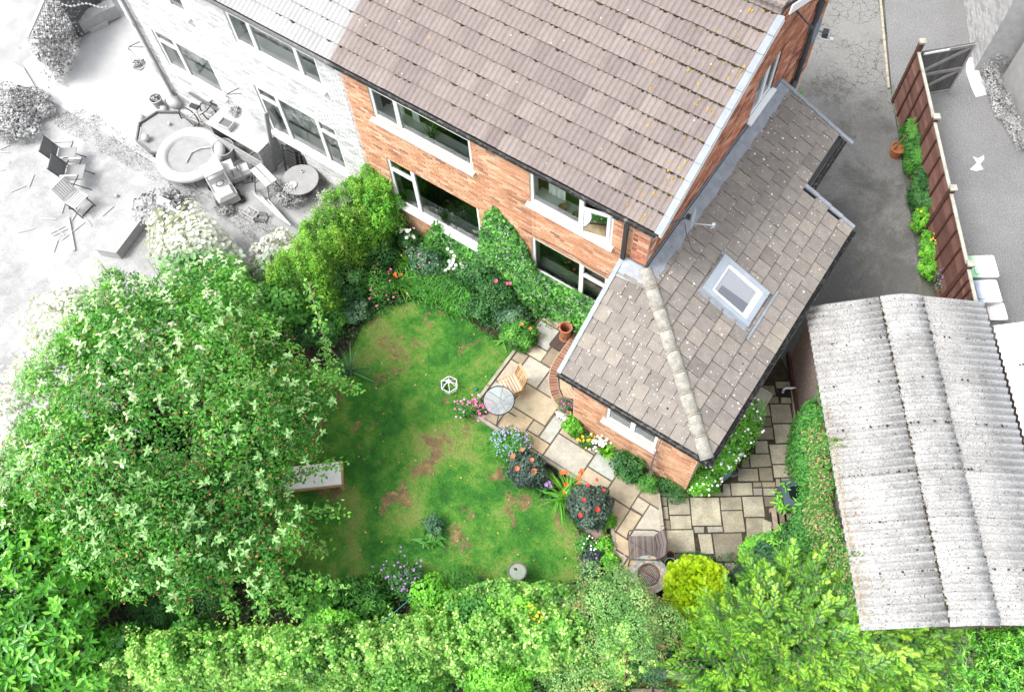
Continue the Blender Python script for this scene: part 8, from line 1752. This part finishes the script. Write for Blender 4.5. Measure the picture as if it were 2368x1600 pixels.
for i, (x, y, lab) in enumerate(((1085, 817, 'lone small white ball on the bleached lawn'), (1335, 880, 'white pale leafy scrap near the white ladder frame'))): rock('ball' if i == 0 else 'cloth', lab, x, y, .06 if i == 0 else .1, NW, 'n3', 1.)
# cold frame
c0 = [at(x, y, .32, 'n3') for x, y in ((1170, 1000), (1330, 1020), (1080, 1350), (880, 1315))]; e = nobj('cold_frame', 'bleached timber lid and box of a long cold frame beside the tree', 'cold frame', (0, 0, 0)); mb = MB(); 
for k in range(7):
    t0, t1 = k/7+.006, (k+1)/7-.006; a, b = c0[0].lerp(c0[1], t0), c0[0].lerp(c0[1], t1); c_, d_ = c0[3].lerp(c0[2], t0), c0[3].lerp(c0[2], t1); dz = Vector((0, 0, .025)); mb = MB(); mb.add([a, b, d_, c_, a-dz, b-dz, d_-dz, c_-dz], [(0, 3, 2, 1), (4, 5, 6, 7), (0, 1, 5, 4), (1, 2, 6, 5), (2, 3, 7, 6), (3, 0, 4, 7)]); mb.build('lid_board', NL, e)
cen = sum(c0, Vector())/4; mb = MB(); q = [cen+(v-cen)*.96 for v in c0]; mb.prism([xy(v) for v in q], 0, .29); mb.build('box', NL, e)
# white ladder frame
e = nobj('ladder_frame', 'white timber ladder-like frame leaning beside the bleached bush', 'frame'); mb = MB(); A0, A1 = at(440, 1375, .8, 'n1'), at(880, 1590, .5, 'n1'); B0_, B1_ = at(330, 1480, .3, 'n1'), at(700, 1720, .2, 'n1'); mb.bar(A0, A1, .07, .04); mb.bar(B0_, B1_, .07, .04); mb.build('rail', NW, e)
for t_ in (.1, .4, .7): mb = MB(); mb.bar(A0.lerp(A1, t_), B0_.lerp(B1_, t_), .05, .04); mb.build('rung', NW, e)
p = at(300, 1350, .8, 'n1'); mb = MB(); mb.box((0, 0, .35), (.35, .62, .7)); o = mb.build('white_box', NW); o.location = (p.x, p.y, 0); o.rotation_euler = (0, 0, R(8)); tag(o, 'white box standing in bleached foliage above the cold frame', 'box')
for i, (x, y, h, rx, ry, lab) in enumerate(((340, 1420, .9, .7, .5, 'bleached climbing plant around the white box'), (500, 1270, .5, .2, .2, 'small bleached sprig above the white box'), (1080, 1380, .2, .3, .2, 'bleached weed patch on the patio edge'), (1780, 1230, .5, .6, .35, 'bleached small-leaved plants below the round table'))):
    B_('bleached_plant', lab, 'plant', x, y, h, rx, ry, M['ngreen'], 900 if i != 3 else 1600, .08 if i < 2 else .04, .06 if i < 2 else .03, ROUND, 10, .35, sp='n1')
for i, (x, y, h, rx, ry, lab) in enumerate(((40, 1300, .6, 1.3, .7, 'bleached border plants at the left edge above the lawn'), (390, 1220, .4, .8, .35, 'bleached grassy plants at the patio corner'), (120, 1480, .6, .9, .6, 'bleached leafy clump lower at the left edge'))):
    B_('bleached_shrub', lab, 'shrub', x, y, h, rx, ry, M['ngreen'], 3200, .06, .045, KITE, 20, .3, sp='n2')
cover('ground_cover', 'bleached weeds along the neighbour patio edge', [(110, 260), (200, 245), (430, 420), (640, 520), (600, 560), (380, 430), (130, 290)], 2600, M['ngreen'], .05, .02, .08)
# top left outbuilding, gate, trellis
e = nobj('raised_terrace', 'bleached white raised terrace in the top left corner', 'terrace'); q = [at(x, y, .4, 'n2') for x, y in ((60, 30), (680, 0), (880, 320), (400, 505))]; nn_ = [xy(v) for v in q]; nn_ = [nn_[3], nn_[2], (nn_[2][0]-1.2, nn_[2][1]+3.2), (nn_[3][0]-2.0, nn_[3][1]+3.4)]
mb = MB(); mb.prism(nn_, 0, .32); mb.build('riser', ND, e); mb = MB(); cen = (sum(p_[0] for p_ in nn_)/4, sum(p_[1] for p_ in nn_)/4); mb.prism([(cen[0]+(x-cen[0])*1.04, cen[1]+(y-cen[1])*1.04) for x, y in nn_], .32, .4); mb.build('top_slab', NW, e)
e = nobj('side_gate', 'bleached timber gate standing open beside the outbuilding', 'gate'); g0, g1 = at(700, 0, 1.8, 'n2'), at(985, 460, 0, 'n2'); ga0 = Vector((g1.x-.3, g1.y+1.2, 0)); mb = MB()
for k in range(7): a = Vector((g1.x, g1.y, 0)).lerp(ga0, k/7); b = Vector((g1.x, g1.y, 0)).lerp(ga0, (k+.9)/7); mb = MB(); mb.bar((a+b)/2, (a+b)/2+Vector((0, 0, 1.8)), (b-a).length, .03, upv=(1, 0, 0)); mb.build('board', ND, e)
q = [at(x, y, .3, 'n2') for x, y in ((960, 290), (1220, 120), (1380, 60), (1390, 100))]; mb = MB(); mb.bar(at(960, 300, .25, 'n2'), at(1400, 95, .25, 'n2'), .35, .4); tag(mb.build('low_sleeper_wall', NL), 'low bleached wall between outbuilding and house', 'wall')
p = at(1165, 270, .12, 'n2'); mb = MB(); rbox(mb, .6, .42, .0, .13, .08); o = mb.build('storage_box_lid', NW); o.location = (p.x, p.y, 0); o.rotation_euler = (0, 0, R(68)); tag(o, 'white plastic lid lying on the bleached patio', 'lid')
mb = MB(); 
for k in range(12):
    c = at(760+k*48, 55+20*math.sin(k*.8)+k*2, 1.6, 'n2'); mb.lathe([(.03*math.sin(j*math.pi/4), -.04*math.cos(j*math.pi/4)) for j in range(5)], c, 6)
mb.tube([at(760+k*48, 55+20*math.sin(k*.8)+k*2, 1.64, 'n2') for k in range(12)], .006, 4, cap=False); tag(mb.build('string_lights', NW), 'string of white bulbs hanging by the outbuilding gate', 'string lights')
e = nobj('trellis', 'diagonal lattice trellis with bleached climbers at the left edge', 'trellis'); t0, t1, t2, t3 = at(40, 60, 1.7, 'n2'), at(420, 560, 1.5, 'n2'), at(420, 640, .0, 'n2'), at(-60, 640, .2, 'n2')
base0, base1 = Vector((t1.x-.1, t1.y, 0)), Vector((t1.x-1.7, t1.y+2.9, 0)); dv = (base1-base0).normalized(); Lt = (base1-base0).length; mb = MB()
for k in range(-6, 22):
    for s_ in (1, -1):
        u0 = k*.16; pts = []
        for z in (0, 1.6):
            u = u0+(z if s_ > 0 else 1.6-z); pts.append((u, z))
        (ua, za), (ub, zb) = pts
        def cl(u, z, u2, z2):
            # clip to 0..Lt
            if u < 0: t_ = -u/(u2-u); return 0, z+(z2-z)*t_
            if u > Lt: t_ = (Lt-u)/(u2-u); return Lt, z+(z2-z)*t_
            return u, z
        if max(ua, ub) < 0 or min(ua, ub) > Lt: continue
        a_, b_ = cl(ua, za, ub, zb), cl(ub, zb, ua, za); mb.bar(base0+dv*a_[0]+Vector((0, 0, a_[1]+.1)), base0+dv*b_[0]+Vector((0, 0, b_[1]+.1)), .025, .012)
mb.build('lattice', NL, e); n = 3200; P_ = np.array(base0)+rng.uniform(0, Lt, n)[:, None]*np.array(dv)+rng.normal(0, .12, (n, 3)); P_[:, 2] = rng.uniform(.1, 1.6, n); leaves('foliage', e, P_, np.tile([0, -.4, 1.], (n, 1)), .08, .06, M['ngreen'], KITE, .6, .2)
mb = MB(); mb.bar(base0+Vector((0, 0, 1.75)), base1+Vector((0, 0, 1.75)), .09, .05); mb.build('top_rail', NW, e)
# right-hand neighbour: building, shed, hedge strip
e = nobj('brick_building', 'bleached pale brick house corner in the top right of the picture', 'building'); k0 = at(2000, 310, 2.0, 'z8'); b0 = Vector((k0.x+.1, k0.y+.9, 0)); dvv = Vector((-.48, .88, 0)); per = Vector((.88, .48, 0))
pl2 = lambda u, z, d: tuple(b0+dvv*u+Vector((0, 0, z))-per*d); mb = MB(); 
q = [b0, b0+dvv*9, b0+dvv*9+per*6, b0+per*6]; mb.prism([xy(v) for v in q], 0, 3.5); bw_ = mb.build('wall', NL, e); mb = MB()
for b in brick_list(0, 5, 0, 3.5, []): brick_geo(mb, *b, lambda u, z, d: pl2(u, z, d+.012))
mb.build('brickwork', mat('bleached_brick', [(0, (.22, .22, .22)), (.5, (.30, .30, .30)), (1, (.36, .36, .36))], .9, 'tint'), bw_, kind='stuff')
e = nobj('garden_shed', 'dark bleached corrugated shed at the right edge above the tarmac', 'shed'); s0 = at(2110, 700, 0, 'z8'); s1 = at(2290, 1080, 0, 'z8'); top0 = at(2200, 560, 2.0, 'z8'); dvs = Vector((s1.x-s0.x, s1.y-s0.y, 0)).normalized(); pr_ = Vector((-dvs.y, dvs.x, 0))
if pr_.x < 0: pr_ = -pr_
mb = MB(); S0 = Vector((s0.x, s0.y, 0)); S1 = S0+dvs*3.2; mb.prism([xy(S0), xy(S1), xy(S1+pr_*3), xy(S0+pr_*3)], 0, 2.1); mb.build('wall', NG, e); mb = MB(); nsh = 60; vs = []; fs = []
for k in range(nsh+1): a = S0-dvs*.1+dvs*(3.4*k/nsh)-pr_*.15; h = 2.15+.02*(k % 2); vs += [tuple(a+Vector((0, 0, h))), tuple(a+pr_*3.3+Vector((0, 0, h+.3)))]
fs = [(2*k, 2*k+2, 2*k+3, 2*k+1) for k in range(nsh)]; mb.add(vs, fs); mb.build('roof', mat('bleached_shed_roof', (.16, .16, .16), .8), e); mb = MB(); mb.bar(S0-pr_*.16+Vector((0, 0, 2.1)), S1-pr_*.16+Vector((0, 0, 2.1)), .08, .1); mb.build('gutter', ND, e)
for i, (x, y, h, rx, ry, lab) in enumerate(((2060, 400, .8, .5, .9, 'bleached spiky shrub between the gate and the pale brick house'), (2000, 120, .6, .3, 1.6, 'bleached low hedge along the top of the tarmac'), (2030, 780, .3, .22, 1.4, 'bleached ground hedge along the shed wall'), (2190, 1060, .25, .2, 1.1, 'bleached low strip of plants below the shed'))):
    B_('bleached_hedge', lab, 'hedge', x, y, h, rx, ry, M['ngreen'], 3000, .07 if i == 0 else .045, .02 if i == 0 else .03, NEED if i == 0 else KITE, 22, .28, sp='z8', rz=R(36) if i else R(30))
e = nobj('planter_board', 'small pale pink board leaning on the outer side of the fence', 'board'); bq = F0+fd*dist_on(at(1530, 1280, .9, 'z8')); mb = MB(); mb.bar(bq-fn*.12-fd*.35+Vector((0, 0, .55)), bq-fn*.12+fd*.35+Vector((0, 0, .55)), .22, .03); mb.build('panel', mat('pinkish_board', (.34, .24, .21), .8), e)

# ---------------------------------------------------------------- growth that breaks up the hedge line
for (x, y, h, rx, ry, mm, L_, W_, shp, lab) in ((300, 1480, 1.7, .7, .55, 'climb', .085, .07, LOBE, 'dark ivy mound where the long hedge meets the laurel'), (455, 1445, 1.5, .6, .4, 'midgreen', .07, .055, LOBE, 'mid-green ivy growth swelling out of the left part of the hedge'), (620, 1530, 1.9, .9, .4, 'ivy', .07, .055, LOBE, 'pale ivy growth bulging on the near side of the hedge'), (760, 1425, 1.6, .6, .35, 'lime', .06, .045, KITE, 'bright shrub pushing through the hedge top left of its middle'), (930, 1540, 1.8, .9, .4, 'ivy', .06, .05, LOBE, 'cream-flecked ivy bulge on the near edge below the teal cane'), (1080, 1400, 1.9, .6, .4, 'midgreen', .08, .05, OVAL, 'leafy shrub in the hedge behind the big blue-green leaves'), (1290, 1385, 1.7, .7, .45, 'rose', .05, .03, KITE, 'soft grey-green shrub between bird bath and airy bush'), (1330, 1530, 1.6, .9, .5, 'rose', .05, .03, KITE, 'loose fine-leaved growth at the bottom edge right of centre'), (1470, 1480, 1.3, .5, .6, 'blueg', .05, .03, KITE, 'grey-green tangle left of the pale fence panel'), (1130, 1545, 1.7, .8, .4, 'lime', .06, .045, LOBE, 'lime ivy growth on the bottom edge, centre')):
    B_('hedge_growth', lab, 'shrub', x, y, h, rx, ry, M[mm], int(5200*rx*ry/.3), L_, W_, shp, 26, .3, fill=.4, rz=R(39))

B_('hazel_bush', 'round-leaved green bush filling the gap between the crab apple and the boundary hedge', 'shrub', 655, 680, 1.3, .8, .8, M['vine'], 4200, .09, .085, ROUND, 24, .3)
B_('privet_bush', 'small-leaved yellow-green growth at the lower end of the boundary hedge', 'shrub', 715, 665, 1.3, .7, .6, M['privet'], 7000, .045, .03, KITE, 26, .3)
B_('shade_shrub', 'dark mixed growth under the round-leaved bush near the lawn', 'shrub', 705, 745, .7, .7, .5, M['dkgreen'], 4000, .06, .04, KITE, 18, .3)
B_('euphorbia_bush', 'rounded shrub in the shade right of the slatted bench', 'shrub', 640, 1330, .6, .6, .4, M['midgreen'], 2600, .07, .045, OVAL, 16, .3)

# lichen and extra moss on the older tiles by the verge
for nm, mt_, cnt in (('lichen', mat('orange_lichen', [(0, (.30, .16, .01)), (1, (.42, .27, .02))], 1, 'tint'), 80), ('verge_moss', M['moss'], 420)):
    mb = MB()
    for _ in range(cnt):
        x = -3.42-abs(random.gauss(0, .55 if nm == 'lichen' else .9)); r_ = random.randint(0, NR-1); s2 = (r_*GA+random.gauss(.16, .09)) if nm == 'lichen' else r_*GA-.015
        c = Vector(slope_pt(x, max(0, s2), .047 if nm == 'lichen' else .035)); q = random.uniform(.006, .022) if nm == 'lichen' else random.uniform(.012, .028); a0 = random.random()*6; n_ = 6
        pts = [Vector(slope_pt(x+math.cos(a0+k*1.047)*q*random.uniform(.6, 1.2), max(0, s2)+math.sin(a0+k*1.047)*q*1.6, .050 if nm == 'lichen' else .040)) for k in range(n_)]
        mb.add(pts+[c+Vector((0, 0, .012))], [(k, (k+1) % n_, n_) for k in range(n_)])
    mb.build(nm, mt_, rf1, kind='stuff')
mb = MB()
for b in brick_list(6.45, 12.3, 0, 2.62, []): brick_geo(mb, *b, lambda u, z, d: (-.922+d, u, z))
for b in brick_list(6.45, 8.5, 0, 2.62, []): brick_geo(mb, *b, lambda u, z, d: (-3.728-d, u, z))
mb.build('side_brickwork', M['brick'], house, kind='stuff')
